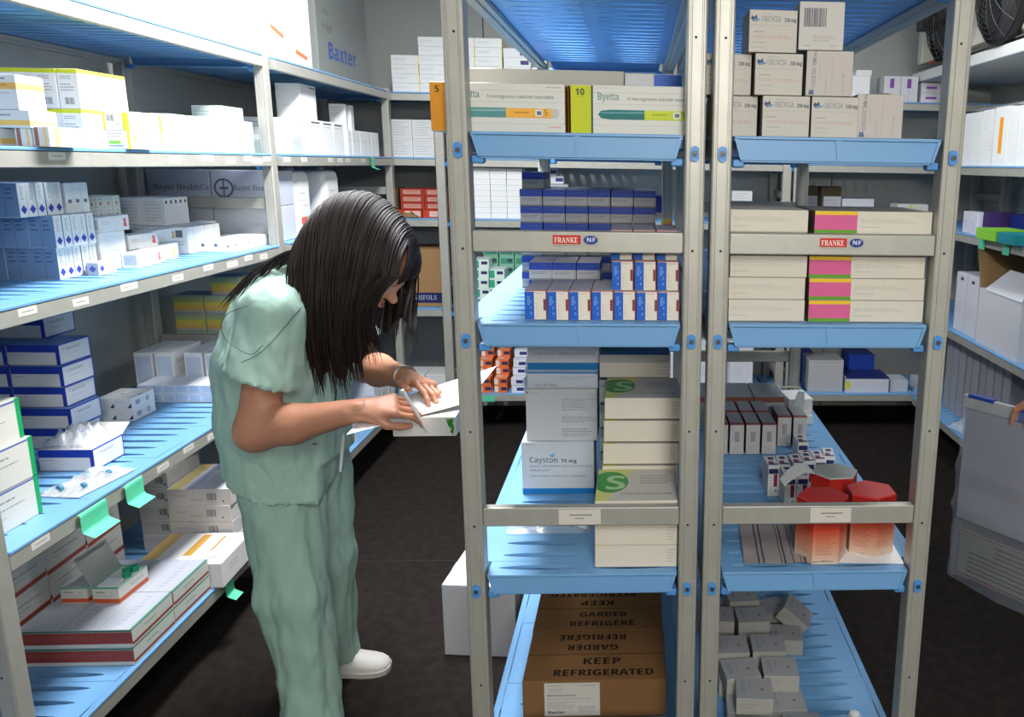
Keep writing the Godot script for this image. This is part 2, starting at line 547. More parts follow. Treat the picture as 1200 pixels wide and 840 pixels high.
func make_materials() -> void:
	M.white_metal = mat(Color(0.82, 0.82, 0.80), 0.45)
	M.alu = speckled(Color(0.665, 0.655, 0.615), Color(0.70, 0.69, 0.65), 0.02, 3.0, 0.42, 0.0, 3, 0.35)
	M.groove = mat(Color(0.42, 0.41, 0.37), 0.5, 0.3)
	M.hole = mat(Color(0.10, 0.09, 0.08), 0.6)
	M.screw = mat(Color(0.36, 0.34, 0.30), 0.45, 0.6)
	M.steel = mat(Color(0.62, 0.61, 0.58), 0.35, 0.9)
	M.blue = mat(Color(0.43, 0.625, 0.80), 0.42)
	M.blue_clip = mat(Color(0.30, 0.55, 0.80), 0.4)
	M.wall = speckled(Color(0.68, 0.685, 0.66), Color(0.71, 0.715, 0.69), 0.01, 0.8, 0.5)
	M.joint = mat(Color(0.36, 0.37, 0.36), 0.7)
	M.ceiling = mat(Color(0.80, 0.81, 0.79), 0.7)
	M.floor = speckled(Color(0.118, 0.102, 0.094), Color(0.168, 0.148, 0.135), 0.03, 2.2, 0.8, 0.06, 5)
	M.floor.metallic_specular = 0.2
	M.card = mat(Color.WHITE, 0.5, 0.0, 0.4)
	M.brown_card = mat(Color.WHITE, 0.85, 0.0, 0.25)
	M.foil = mat(Color.WHITE, 0.25, 0.0, 0.6)
	M.black = mat(Color(0.05, 0.05, 0.05), 0.45)
	M.dark_grey = mat(Color(0.15, 0.15, 0.155), 0.5)
	M.green_tag = mat(Color(0.36, 0.78, 0.62), 0.5)
	M.green_tag.backlight_enabled = true
	M.green_tag.backlight = Color(0.2, 0.5, 0.38)
	M.white_plastic = mat(Color(0.86, 0.86, 0.85), 0.35)
	M.plastic_white = mat(Color(0.9, 0.9, 0.92, 0.55), 0.2)
	M.plastic_white.transparency = BaseMaterial3D.TRANSPARENCY_ALPHA
	M.teal_cap = mat(Color(0.24, 0.48, 0.58), 0.4)
	M.green_cap = mat(Color(0.12, 0.60, 0.45), 0.4)
	M.card_white = mat(Color(0.82, 0.82, 0.80), 0.6)
	M.card_grey = mat(Color(0.58, 0.59, 0.58), 0.6)
	M.hex_lid = mat(Color(0.70, 0.16, 0.14), 0.35)
	M.white_board = mat(Color(0.80, 0.80, 0.82), 0.65)
	M.kraft = mat(Color(0.52, 0.40, 0.26), 0.8)
	M.cream_wire = mat(Color(0.78, 0.76, 0.60), 0.4)
	M.yellow = mat(Color(0.82, 0.78, 0.12), 0.5)
	M.blue_bag = mat(Color(0.45, 0.58, 0.80), 0.4)
	M.skin = mat(Color(0.70, 0.485, 0.375), 0.5)
	M.skin.subsurf_scatter_enabled = true
	M.skin.subsurf_scatter_strength = 0.12
	M.nail = mat(Color(0.80, 0.60, 0.52), 0.3)
	M.lips = mat(Color(0.70, 0.40, 0.37), 0.4)
	M.eye_white = mat(Color(0.85, 0.83, 0.80), 0.25)
	M.hair = mat(Color(0.110, 0.072, 0.060), 0.42, 0.0, 0.40)
	M.scrubs = speckled(Color(0.595, 0.710, 0.655), Color(0.625, 0.735, 0.68), 0.08, 6.0, 0.85)
	M.scrubs_dark = speckled(Color(0.575, 0.695, 0.635), Color(0.605, 0.72, 0.66), 0.08, 6.0, 0.85)
	M.red_cloth = mat(Color(0.72, 0.12, 0.15), 0.7)
	M.shoe = speckled(Color(0.80, 0.78, 0.75), Color(0.85, 0.83, 0.80), 0.1, 8.0, 0.55)
	M.sole = mat(Color(0.74, 0.72, 0.68), 0.6)
	M.cream_metal = mat(Color(0.80, 0.78, 0.72), 0.4)
	M.wire = mat(Color(0.30, 0.29, 0.28), 0.35, 0.6)
	M.tape = mat(Color(0.78, 0.76, 0.70), 0.25)
	M.bag_film = mat(Color(0.80, 0.82, 0.86, 0.14), 0.2)
	M.bag_film.transparency = BaseMaterial3D.TRANSPARENCY_ALPHA
	M.bag_strip = mat(Color(0.62, 0.62, 0.62), 0.4)
	M.blue_tape = mat(Color(0.12, 0.24, 0.56), 0.4)
	M.bag_paper = mat(Color(0.54, 0.54, 0.58), 0.4)
	M.paper = mat(Color(0.92, 0.92, 0.92), 0.7)
	M.plastic_clear = mat(Color(0.93, 0.95, 0.97, 0.30), 0.22)
	M.plastic_clear.transparency = BaseMaterial3D.TRANSPARENCY_ALPHA

# wall made of insulated panels a metre wide with a dark joint between them
func panel_wall(called: String, from: Vector3, to: Vector3, thick: Vector3) -> void:
	var base := struct_base(called)
	var n := int(roundf((to - from).length() / 1.0))
	var step := (to - from) / n
	for i in n:
		var a := from + step * i
		var size := Vector3(absf(step.x) - 0.004 if step.x != 0 else absf(thick.x), 2.75, absf(step.z) - 0.004 if step.z != 0 else absf(thick.z))
		part(base, "wall_panel", bx(size, 0.003), M.wall, a + step * 0.5 + thick * 0.5 + Vector3(0, 1.375, 0))
	var whole := to - from
	var js := Vector3(absf(whole.x) if whole.x != 0 else 0.04, 2.75, absf(whole.z) if whole.z != 0 else 0.04)
	part(base, "joint_filler", bx(js, 0), M.joint, from + whole * 0.5 + thick * 0.6 + Vector3(0, 1.375, 0))

func make_room() -> void:
	struct("floor", bx(Vector3(4.4, 0.1, 7.4), 0), M.floor, Vector3(0.15, -0.05, -1.95))
	struct("ceiling", bx(Vector3(4.4, 0.1, 7.4), 0), M.ceiling, Vector3(0.15, 2.80, -1.95))
	panel_wall("wall_left", Vector3(-1.88, 0, 1.6), Vector3(-1.88, 0, -5.42), Vector3(-0.1, 0, 0))
	panel_wall("wall_right", Vector3(2.19, 0, -5.42), Vector3(2.19, 0, 1.6), Vector3(0.1, 0, 0))
	panel_wall("wall_back", Vector3(-1.98, 0, -5.42), Vector3(2.29, 0, -5.42), Vector3(0, 0, -0.1))
	panel_wall("wall_front", Vector3(2.29, 0, 1.6), Vector3(-1.98, 0, 1.6), Vector3(0, 0, 0.1))
	struct("trim_corner", bx(Vector3(0.05, 2.75, 0.05), 0.012), M.wall, Vector3(-1.86, 1.375, -5.40))
	# a seam between two floor sheets and crumbs of paper lying about
	struct("trim_floor_seam", bx(Vector3(2.0, 0.002, 0.006), 0), mat(Color(0.135, 0.12, 0.11), 0.8), Vector3(-0.55, 0.001, -3.18))
	for c in [[420, -0.62, -3.02, 0.4, "scrap of white paper on the floor beyond the nurse"], [0, -0.30, -2.83, 1.2, "curled scrap of white paper on the floor beside the middle shelves"], [0, 0.86, -1.86, 0.2, "pale paper scrap on the dark floor right of the end post"], [0, 0.98, -2.02, 0.9, "tiny scrap on the floor by the plastic bag"], [0, -0.60, -2.82, 2.0, "tiny paper crumb on the floor near the cardboard boxes"], [0, 0.62, -2.1, 0.5, "small crumpled crumb beside the lowest shelf"]]:
		var g := Geo.new()
		var p := PackedVector3Array()
		var q := RandomNumberGenerator.new()
		q.seed = int(c[3] * 100) + 3
		var s := 0.026 if c[4].begins_with("scrap") or c[4].begins_with("curled") else (0.016 if c[4].begins_with("pale") else 0.009)
		for r in 4:
			for k in 4: p.append(Vector3((k - 1.5) / 3.0 * s * 1.6, 0.002 + q.randf() * s * 0.22, (r - 1.5) / 3.0 * s + q.randf_range(-1, 1) * s * 0.1))
		g.sheet(p, 4, 4)
		single("paper_scrap", g.mesh(), M.paper, c[4], "paper", "", Transform3D(Basis(Vector3.UP, c[3]), Vector3(c[1], 0, c[2])))

# one slotted plastic panel: width across x (middle at 0), `slots` slots along -z from 0; top at y = 0
func slotted_panel(width: float, slots: int, reach := 0.0, deep := 0.024) -> ArrayMesh:
	var g := Geo.new()
	var h := width / 2.0
	var far := reach if reach > 0.0 else h - 0.046
	var cols := [[-far, -0.0155], [0.0155, far]]
	var L := slots * PITCH
	var T := [0.0, 0.03, 0.12, 0.3, 0.5, 0.7, 0.88, 0.97, 1.0]
	var half := func(t: float) -> float: return 0.0105 * pow(maxf(0.0, sin(PI * t)), 0.55)
	var up := Vector3.UP
	for side in [0, 1]:
		var y := 0.0 if side == 0 else -deep
		var strip := func(x0: float, x1: float, z0: float, z1: float) -> void:
			if side == 0: g.quad(Vector3(x0, y, z1), Vector3(x1, y, z1), Vector3(x1, y, z0), Vector3(x0, y, z0))
			else: g.quad(Vector3(x0, y, z0), Vector3(x1, y, z0), Vector3(x1, y, z1), Vector3(x0, y, z1))
		strip.call(-h, cols[0][0], -0.001, -L + 0.001)
		strip.call(cols[0][1], cols[1][0], -0.001, -L + 0.001)
		strip.call(cols[1][1], h, -0.001, -L + 0.001)
	for s in slots:
		var zc := -(s + 0.5) * PITCH
		var za := zc + PITCH / 2 - (0.001 if s == 0 else 0.0)
		var zb := zc - PITCH / 2 + (0.001 if s == slots - 1 else 0.0)
		for c in cols:
			var w: float = c[1] - c[0]
			for i in T.size() - 1:
				var xa: float = c[0] + w * T[i]
				var xb: float = c[0] + w * T[i + 1]
				var ha: float = half.call(T[i])
				var hb: float = half.call(T[i + 1])
				g.quad(Vector3(xa, 0, zc + ha), Vector3(xb, 0, zc + hb), Vector3(xb, 0, za), Vector3(xa, 0, za))
				g.quad(Vector3(xa, 0, zb), Vector3(xb, 0, zb), Vector3(xb, 0, zc - hb), Vector3(xa, 0, zc - ha))
				g.quad(Vector3(xa, -deep, za), Vector3(xb, -deep, za), Vector3(xb, -deep, zc + hb), Vector3(xa, -deep, zc + ha))
				g.quad(Vector3(xa, -deep, zc - ha), Vector3(xb, -deep, zc - hb), Vector3(xb, -deep, zb), Vector3(xa, -deep, zb))
				g.quad(Vector3(xb, 0, zc + hb), Vector3(xa, 0, zc + ha), Vector3(xa, -deep, zc + ha), Vector3(xb, -deep, zc + hb))
				g.quad(Vector3(xa, 0, zc - ha), Vector3(xb, 0, zc - hb), Vector3(xb, -deep, zc - hb), Vector3(xa, -deep, zc - ha))
	# rims
	g.quad(Vector3(h, 0, -0.001), Vector3(h, 0, -L + 0.001), Vector3(h, -deep, -L + 0.001), Vector3(h, -deep, -0.001))
	g.quad(Vector3(-h, 0, -L + 0.001), Vector3(-h, 0, -0.001), Vector3(-h, -deep, -0.001), Vector3(-h, -deep, -L + 0.001))
	g.quad(Vector3(-h, 0, -0.001), Vector3(h, 0, -0.001), Vector3(h, -deep, -0.001), Vector3(-h, -deep, -0.001))
	g.quad(Vector3(h, 0, -L + 0.001), Vector3(-h, 0, -L + 0.001), Vector3(-h, -deep, -L + 0.001), Vector3(h, -deep, -L + 0.001))
	return g.mesh()

# extruded aluminium post with a fluted face, `high` tall
func post_mesh(w: float, d: float, high: float) -> ArrayMesh:
	var g := Geo.new()
	var a := w / 2; var b := d / 2; var r := 0.004; var q := 0.0016
	var o := PackedVector2Array()
	var half := [Vector2(-a + 0.0105, b), Vector2(-a + 0.0095, b - q), Vector2(-a + 0.0075, b - q), Vector2(-a + 0.0065, b), Vector2(-a + r, b), Vector2(-a + r * 0.3, b - r * 0.3), Vector2(-a, b - r)]
	for p in half: o.append(p)
	for i in range(half.size() - 1, -1, -1): o.append(Vector2(half[i].x, -half[i].y))
	for p in half: o.append(Vector2(-p.x, -p.y))
	for i in range(half.size() - 1, -1, -1): o.append(Vector2(-half[i].x, half[i].y))
	# o runs counter-clockwise seen from above with x right and y towards the viewer turned into z
	var oz := PackedVector2Array()
	for p in o: oz.append(Vector2(p.x, -p.y))
	oz.reverse()
	g.extrude(oz, Vector3.ZERO, Vector3.RIGHT, Vector3.FORWARD, Vector3.UP * high)
	return g.mesh()

var panel_cache := {}

# a shelving unit: ladder frames at both ends, slotted shelves between. local x across, -z along, floor at y 0
func shelf_unit(label: String, at: Vector3, turn: float, width: float, length: float, start: float, tops: Array, bars: Array, ladders := [true, true], high := 1.92) -> Node3D:
	var t := thing("shelving_unit", label, "shelf", "", at, turn)
	var h := width / 2.0
	var pm := post_mesh(0.038, 0.048, high)
	for e in 2:
		if not ladders[e]: continue
		var z := -0.024 if e == 0 else -length + 0.024
		for s in [-1, 1]:
			var p := part(t, "post", pm, M.alu, Vector3(s * (h - 0.019), 0, z))
			var dz := 0.0243 if e == 0 else -0.0243
			for y in [0.17, 0.47, 0.83, 1.03, 1.39, 1.775]:
				var d := Geo.new()
				d.lathe(PackedVector2Array([Vector2(0.0, 0.0006), Vector2(0.0022, 0.0006), Vector2(0.0026, 0)]), Vector3.ZERO, 10, Basis(Vector3.RIGHT, PI / 2 if e == 0 else -PI / 2))
				part(p, "bolt_hole", d.mesh(), M.hole, Vector3(s * -0.002, y, dz))
			for y in tops:
				var c := Geo.new()
				var oval := PackedVector2Array()
				for k in 20: oval.append(Vector2(cos(TAU * k / 20) * 0.0085, sin(TAU * k / 20) * 0.0085 + (0.006 if k > 0 and k < 10 else -0.006)))
				c.extrude(oval, Vector3(0, 0, dz), Vector3.RIGHT * (1 if e == 0 else -1), Vector3.UP, Vector3(0, 0, signf(dz) * 0.005))
				c.lathe(PackedVector2Array([Vector2(0.0052, 0.0), Vector2(0.0052, 0.0016), Vector2(0.0066, 0.0016), Vector2(0.0072, 0.0)]), Vector3(0, 0, dz + signf(dz) * 0.005), 18, Basis(Vector3.RIGHT, signf(dz) * PI / 2))
				part(p, "clip", c.mesh(), M.blue_clip, Vector3(s * -0.001, y - 0.034, 0))
				var sc := Geo.new()
				sc.lathe(PackedVector2Array([Vector2(0.0046, 0.0), Vector2(0.0042, 0.0018), Vector2(0.0018, 0.0020), Vector2(0.0016, 0.0008), Vector2(0.0, 0.0008)]), Vector3(0, 0, dz + signf(dz) * 0.005), 14, Basis(Vector3.RIGHT, signf(dz) * PI / 2))
				part(p, "screw", sc.mesh(), M.screw, Vector3(s * -0.001, y - 0.034, 0))
		for y in bars:
			var bar := Geo.new()
			bar.box(Vector3(0, y, z + (0.010 if e == 0 else -0.010)), Vector3(width - 0.076, 0.041, 0.022), 0.003)
			part(t, "cross_bar", bar.mesh(), M.alu)
	var n := int(floor((length - start - (0.05 if ladders[1] else 0.004)) / PITCH))
	var counts := []
	while n > 0:
		var k := 5 if n > 7 else n
		counts.append(k); n -= k
	for y in tops:
		var sh := Node3D.new()
		sh.name = "shelf"
		t.add_child(sh, true)
		sh.position = Vector3(0, y, 0)
		var z := -start
		for k in counts:
			var key := [width, k]
			if not panel_cache.has(key): panel_cache[key] = slotted_panel(width - 0.030, k)
			part(sh, "panel", panel_cache[key], M.blue, Vector3(0, 0, z))
			z -= k * PITCH
		# short pieces between the posts at the ends
		if ladders[0]:
			if start > 0.058:
				var nk := [width, 0]
				if not panel_cache.has(nk): panel_cache[nk] = slotted_panel(width - 0.084, 1, (width - 0.030) / 2 - 0.046, 0.008)
				part(sh, "panel", panel_cache[nk], M.blue, Vector3(0, -0.0006, -0.006))
			else: part(sh, "panel", bx(Vector3(width - 0.084, 0.008, start - 0.016), 0.001), M.blue, Vector3(0, -0.0046, -start / 2 - 0.008))
		if ladders[1]:
			var left := length + z
			if left > 0.012: part(sh, "panel", bx(Vector3(width - 0.084, 0.008, left - 0.014), 0.001), M.blue, Vector3(0, -0.0046, z - left / 2 + 0.006))
		for s in [-1, 1]:
			var rail := Geo.new()
			rail.box(Vector3(s * (h - 0.011), -0.0265, -length / 2), Vector3(0.022, 0.036, length - 0.098), 0.002)
			rail.box(Vector3(s * (h - 0.028), -0.032, -length / 2), Vector3(0.014, 0.012, length - 0.098), 0.001)
			part(sh, "side_rail", rail.mesh(), M.alu)
			var edge := Geo.new()
			edge.box(Vector3(s * (h - 0.009), -0.004, -length / 2), Vector3(0.021, 0.008, length - 0.1), 0.002)
			part(sh, "edge_strip", edge.mesh(), M.blue)
		for e in 2:
			if not ladders[e]: continue
			var zl := -0.012 if e == 0 else -length + 0.012
			var sg := 1.0 if e == 0 else -1.0
			var lip := Geo.new()
			var a := h - 0.0415
			var board := PackedVector2Array([Vector2(-a, -0.001), Vector2(-a + 0.013, -0.044), Vector2(a - 0.013, -0.044), Vector2(a, -0.001)])
			lip.extrude(board, Vector3(0, 0, zl + sg * 0.001), Vector3.RIGHT, Vector3.UP, Vector3(0, 0, sg * 0.005))
			lip.box(Vector3(0, -0.003, zl + sg * 0.003), Vector3(2 * a - 0.002, 0.006, 0.014), 0.002)
			for s in [-1, 1]:
				var rim := PackedVector2Array([Vector2(s * (a - 0.001), -0.004), Vector2(s * (a - 0.013), -0.044), Vector2(s * (a - 0.018), -0.044), Vector2(s * (a - 0.007), -0.004)])
				lip.extrude(rim, Vector3(0, 0, zl + sg * 0.005), Vector3.RIGHT, Vector3.UP, Vector3(0, 0, sg * 0.004))
			lip.extrude(PackedVector2Array([Vector2(-0.006, -0.004), Vector2(-0.0012, -0.038), Vector2(0.0012, -0.038), Vector2(0.006, -0.004)]), Vector3(0, 0, zl + sg * 0.005), Vector3.RIGHT, Vector3.UP, Vector3(0, 0, sg * 0.004))
			lip.box(Vector3(0, -0.046, zl - sg * 0.008), Vector3(2 * a - 0.03, 0.004, 0.022), 0.001)
			part(sh, "end_lip", lip.mesh(), M.blue)
			for s in [-1, 1]:
				var br := Geo.new()
				br.box(Vector3(s * (h - 0.052), -0.050, zl - sg * 0.012), Vector3(0.024, 0.016, 0.024), 0.006)
				part(sh, "corner_bracket", br.mesh(), M.blue_clip)
	return t

func shelf_of(unit: Node3D, i: int) -> Node3D:
	var out := []
	for c in unit.get_children():
		if String(c.name).begins_with("shelf"): out.append(c)
	return out[i]

var units := {}
func make_shelving() -> void:
	var bars := [0.33, 0.848, 1.404]
	var wall_bars := [0.33, 0.875, 1.388]
	units.mid = shelf_unit("middle shelving unit left, its end frame in front holding pen cartons above", Vector3(-0.110, 0, -1.63), 0, 0.474, 1.52, 0.0640, MID_Y, bars)
	units.midr = shelf_unit("middle shelving unit right, its end frame holding the pyramid of cartons", Vector3(0.3775, 0, -1.63), 0, 0.477, 1.52, 0.0640, MID_Y, bars)
	units.l1 = shelf_unit("shelving unit along the wall beside the nurse, nearest stretch", Vector3(-1.5735, 0, -1.687), 0, 0.517, 1.603, 0.0485, AISLE_Y, wall_bars)
	units.l2 = shelf_unit("shelving unit along the wall beyond the tall post, far stretch", Vector3(-1.5735, 0, -3.29), 0, 0.517, 1.54, 0.05, AISLE_Y, wall_bars, [false, true])
	units.l0 = shelf_unit("shelving unit along the wall whose end shows at the picture's lower corner", Vector3(-1.5735, 0, -0.60), 0, 0.517, 1.087, 0.05, AISLE_Y, wall_bars, [true, false])
	units.b1 = shelf_unit("shelving unit across the back wall behind the nurse", Vector3(-1.83, 0, -5.10), -PI / 2, 0.50, 0.78, 0.05, AISLE_Y, wall_bars, [false, true])
	units.b2 = shelf_unit("shelving unit across the back wall behind the middle units", Vector3(-1.035, 0, -5.10), -PI / 2, 0.50, 1.90, 0.05, AISLE_Y, wall_bars)
	units.b3 = shelf_unit("shelving unit across the back wall under the cooling unit", Vector3(0.88, 0, -5.10), -PI / 2, 0.50, 1.25, 0.05, AISLE_Y, wall_bars)
	units.r1 = shelf_unit("shelving unit along the wall under the cooling unit fans", Vector3(1.887, 0, -3.10), 0, 0.514, 1.74, 0.05, AISLE_Y.slice(0, 4), wall_bars, [true, false], 1.60)
	units.r0 = shelf_unit("shelving unit along the wall beside the hand and plastic bag", Vector3(1.887, 0, -1.30), 0, 0.514, 1.74, 0.05, AISLE_Y.slice(0, 4), wall_bars, [true, false], 1.60)

# ------------------------------------------------------------------ kinds of cartons
const WHITE := Color(0.90, 0.90, 0.89)
const OFF := Color(0.84, 0.83, 0.79)
const CREAM := Color(0.82, 0.79, 0.72)
const INK := Color(0.25, 0.26, 0.30)
const BLUEINK := Color(0.13, 0.22, 0.55)

func make_kinds() -> void:
	sheet_image = Image.create(SHEET, SHEET, false, Image.FORMAT_RGBA8)
	sheet_image.fill(Color(0.8, 0.8, 0.8))
	var yg := Color(0.80, 0.83, 0.20)
	kind("lime_band", Vector3(0.049, 0.0935, 0.05), WHITE,
		func(f): f.fill(0, 0, 1, 0.10, yg).grey(0.12, 0.16, 0.9, 0.28, 2, INK, 0.7, 3).grey(0.12, 0.36, 0.9, 0.58, 3, INK, 0.55, 4).bars(0.28, 0.72, 0.72, 0.9, INK, 5),
		func(f): f.fill(0, 0, 1, 0.09, Color(0.9, 0.88, 0.3)).grey(0.15, 0.2, 0.85, 0.3, 1, yg, 0.9, 6).grey(0.15, 0.4, 0.8, 0.55, 2, INK, 0.3, 7),
		func(f): f.fill(0, 0, 1, 1, Color(0.88, 0.87, 0.55)), 800)
	kind("lime_small", Vector3(0.055, 0.046, 0.11), WHITE,
		func(f): f.fill(0.9, 0, 1, 1, yg).fill(0, 0, 0.1, 1, yg).bars(0.2, 0.15, 0.5, 0.5, INK, 3).grey(0.2, 0.6, 0.8, 0.9, 2, INK),
		func(f): f.fill(0.0, 0, 0.16, 1, yg).grey(0.3, 0.2, 0.9, 0.6, 2, Color(0.6, 0.6, 0.2), 0.5), null, 800)
	kind("lime_green_label", Vector3(0.055, 0.046, 0.11), WHITE,
		func(f): f.fill(0.15, 0.55, 0.7, 0.72, Color(0.5, 0.75, 0.25)).grey(0.15, 0.76, 0.9, 0.95, 1, BLUEINK, 0.9).grey(0.1, 0.1, 0.9, 0.4, 2, INK),
		func(f): f.fill(0.0, 0, 0.14, 1, yg).disc(0.3, 0.4, 0.12, yg), null, 800)
	kind("orange_band", Vector3(0.15, 0.073, 0.09), WHITE,
		func(f): f.fill(0, 0.22, 1, 0.42, Color(0.95, 0.74, 0.42)).grey(0.4, 0.08, 0.95, 0.18, 1, INK, 0.8, 8).grey(0.6, 0.27, 0.95, 0.37, 1, Color(0.7, 0.35, 0.1), 0.8, 9).grey(0.4, 0.5, 0.95, 0.7, 2, INK, 0.3),
		func(f): f.fill(0, 0.22, 1, 0.42, Color(0.95, 0.74, 0.42)), null, 700)
	kind("orange_low", Vector3(0.15, 0.038, 0.09), WHITE,
		func(f): f.fill(0, 0.55, 1, 0.85, Color(0.97, 0.80, 0.45)).grey(0.3, 0.15, 0.95, 0.42, 1, INK, 0.6, 4), func(f): f.fill(0, 0.55, 1, 0.85, Color(0.97, 0.80, 0.45)), null, 600)
	kind("orange_stripe_flat", Vector3(0.035, 0.043, 0.12), WHITE,
		func(f): f.fill(0.1, 0, 0.35, 1, Color(0.62, 0.45, 0.40)).fill(0.7, 0, 0.85, 1, Color(0.96, 0.82, 0.55)), func(f): f.fill(0.15, 0, 0.3, 1, Color(0.97, 0.84, 0.5)), null, 700)
	kind("yellow_spine", Vector3(0.08, 0.049, 0.06), WHITE, func(f): f.fill(0.85, 0, 1, 1, yg),
		func(f): f.fill(0, 0, 0.14, 1, Color(0.93, 0.88, 0.35)).grey(0.3, 0.25, 0.9, 0.8, 4, INK, 0.18, 2), null, 600)
	kind("pale_blue_end", Vector3(0.06, 0.052, 0.082), WHITE, func(f): f.fill(0, 0, 1, 1, Color(0.78, 0.82, 0.90)).grey(0.1, 0.3, 0.9, 0.9, 4, BLUEINK, 0.5),
		func(f): f.grey(0.2, 0.25, 0.9, 0.85, 4, BLUEINK, 0.2, 3), null, 600)
	kind("plain_white", Vector3(0.08, 0.052, 0.119), WHITE, func(f): f.grey(0.1, 0.3, 0.9, 0.9, 4, INK, 0.25),
		func(f): f.grey(0.2, 0.2, 0.85, 0.8, 5, BLUEINK, 0.13, 3), null, 500)
	kind("grey_green", Vector3(0.10, 0.052, 0.16), Color(0.80, 0.85, 0.80), func(f): f.grey(0.1, 0.3, 0.9, 0.9, 3, INK, 0.3), null, null, 400)
	kind("teal_stripe", Vector3(0.10, 0.05, 0.16), Color(0.74, 0.80, 0.86), func(f): f.fill(0, 0.6, 1, 0.8, Color(0.25, 0.5, 0.55)), func(f): f.fill(0, 0.6, 1, 0.8, Color(0.35, 0.6, 0.62)), null, 400)
	kind("folder_box", Vector3(0.24, 0.1425, 0.138), WHITE, func(f): f.grey(0.2, 0.1, 0.8, 0.3, 2, INK, 0.4),
		func(f): f.fill(0.15, 0.06, 0.85, 0.10, Color(0.25, 0.25, 0.3)).grey(0.2, 0.15, 0.85, 0.22, 1, INK, 0.4), null, 400)
	kind("folder_box_blue", Vector3(0.24, 0.1425, 0.138), WHITE, func(f): f.grey(0.2, 0.1, 0.8, 0.3, 2, INK, 0.4),
		func(f): f.grey(0.35, 0.08, 0.8, 0.16, 1, Color(0.35, 0.45, 0.75), 0.8), null, 400)
	kind("tall_white", Vector3(0.10, 0.139, 0.17), WHITE, func(f): f.grey(0.2, 0.6, 0.6, 0.7, 2, INK, 0.3), func(f): f.fill(0.55, 0.05, 0.95, 0.10, Color(0.45, 0.45, 0.5)).grey(0.5, 0.14, 0.95, 0.2, 1, INK, 0.3), null, 400)
	kind("big_white", Vector3(0.30, 0.42, 0.42), WHITE, func(f): f.grey(0.2, 0.1, 0.8, 0.3, 4, INK, 0.4),
		func(f): f.grey(0.45, 0.66, 0.62, 0.72, 2, INK, 0.35, 4).fill(0.87, 0.76, 0.885, 0.87, Color(0.5, 0.5, 0.5)).fill(0.84, 0.78, 0.85, 0.87, Color(0.6, 0.6, 0.6)).grey(0.1, 0.5, 0.4, 0.6, 3, INK, 0.15), null, 300)
	kind("big_white_narrow", Vector3(0.30, 0.42, 0.33), WHITE, func(f): f.grey(0.2, 0.1, 0.8, 0.3, 4, INK, 0.3),
		func(f): f.grey(0.30, 0.68, 0.60, 0.74, 1, INK, 0.5, 4).grey(0.1, 0.5, 0.9, 0.6, 2, INK, 0.12), null, 300)
	kind("orange_flash", Vector3(0.22, 0.32, 0.18), WHITE, null,
		func(f): f.poly([[0.10, 0.62], [0.75, 0.70], [0.75, 0.755], [0.10, 0.675]], Color(0.95, 0.45, 0.28)).grey(0.2, 0.3, 0.9, 0.45, 3, INK, 0.2), null, 350)
	kind("orange_flash_low", Vector3(0.22, 0.33, 0.21), WHITE, null,
		func(f): f.poly([[0.20, 0.82], [0.75, 0.865], [0.75, 0.92], [0.20, 0.875]], Color(0.95, 0.45, 0.28)).grey(0.2, 0.4, 0.8, 0.6, 3, INK, 0.25, 9), null, 350)
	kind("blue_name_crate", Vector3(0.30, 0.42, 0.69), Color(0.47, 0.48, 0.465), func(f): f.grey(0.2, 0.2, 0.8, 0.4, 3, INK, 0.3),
		func(f): f.words("Baxter", 0.17, 0.845, 0.165, Color(0.13, 0.27, 0.56), "sansbold", 0, 1.25).words("Fra", 0.12, 0.42, 0.06, Color(0.3, 0.31, 0.31), "sans", 0, 1.4).words("Frágil", 0.10, 0.57, 0.07, Color(0.3, 0.31, 0.31), "sans", 0, 1.3), null, 400, 0.003)  # grey base darkened further so it carries the shade
	kind("flat_white", Vector3(0.145, 0.0475, 0.2), WHITE, func(f): f.fill(0.93, 0, 1, 1, Color(0.95, 0.90, 0.72)).grey(0.1, 0.35, 0.6, 0.65, 2, INK, 0.3), null, null, 350)
	kind("flat_white_navy", Vector3(0.145, 0.0475, 0.2), WHITE, func(f): f.fill(0.62, 0.3, 0.92, 0.75, Color(0.22, 0.20, 0.42)), null, null, 350)
	kind("grey_white", Vector3(0.115, 0.1, 0.2), Color(0.83, 0.83, 0.82), func(f): f.grey(0.1, 0.1, 0.9, 0.9, 6, INK, 0.22), null, null, 400)
	kind("narrow_white", Vector3(0.075, 0.12, 0.06), WHITE, func(f): f.grey(0.1, 0.1, 0.9, 0.5, 4, INK, 0.25), func(f): f.grey(0.1, 0.1, 0.9, 0.5, 4, INK, 0.25, 6), null, 400)
	# middle aisle shelf
	var steel := Color(0.42, 0.53, 0.67)
	kind("diamond", Vector3(0.0635, 0.081, 0.0318), WHITE,
		func(f): f.fill(0, 0, 1, 1, steel).grey(0.12, 0.10, 0.40, 0.5, 3, Color(0.16, 0.26, 0.45), 0.95, 5).grey(0.58, 0.10, 0.86, 0.5, 3, Color(0.16, 0.26, 0.45), 0.95, 6).fill(0.49, 0, 0.51, 1, Color(0.34, 0.43, 0.56)),
		func(f): f.grey(0.3, 0.08, 0.7, 0.5, 6, INK, 0.55, 3).diamond(0.5, 0.78, 0.135, Color(0.24, 0.27, 0.68)).fill(0.97, 0, 1, 1, Color(0.75, 0.75, 0.78)),
		func(f): f.fill(0, 0, 1, 1, Color(0.62, 0.70, 0.80)), 900, 0.0008)
	kind("diamond_lying", Vector3(0.03, 0.034, 0.081), WHITE, func(f): f.fill(0, 0, 1, 1, Color(0.66, 0.70, 0.75)).diamond(0.5, 0.5, 0.28, Color(0.3, 0.33, 0.62)),
		func(f): f.diamond(0.2, 0.5, 0.3, Color(0.24, 0.27, 0.68)).grey(0.4, 0.2, 0.95, 0.7, 3, INK, 0.4), null, 900, 0.0008)
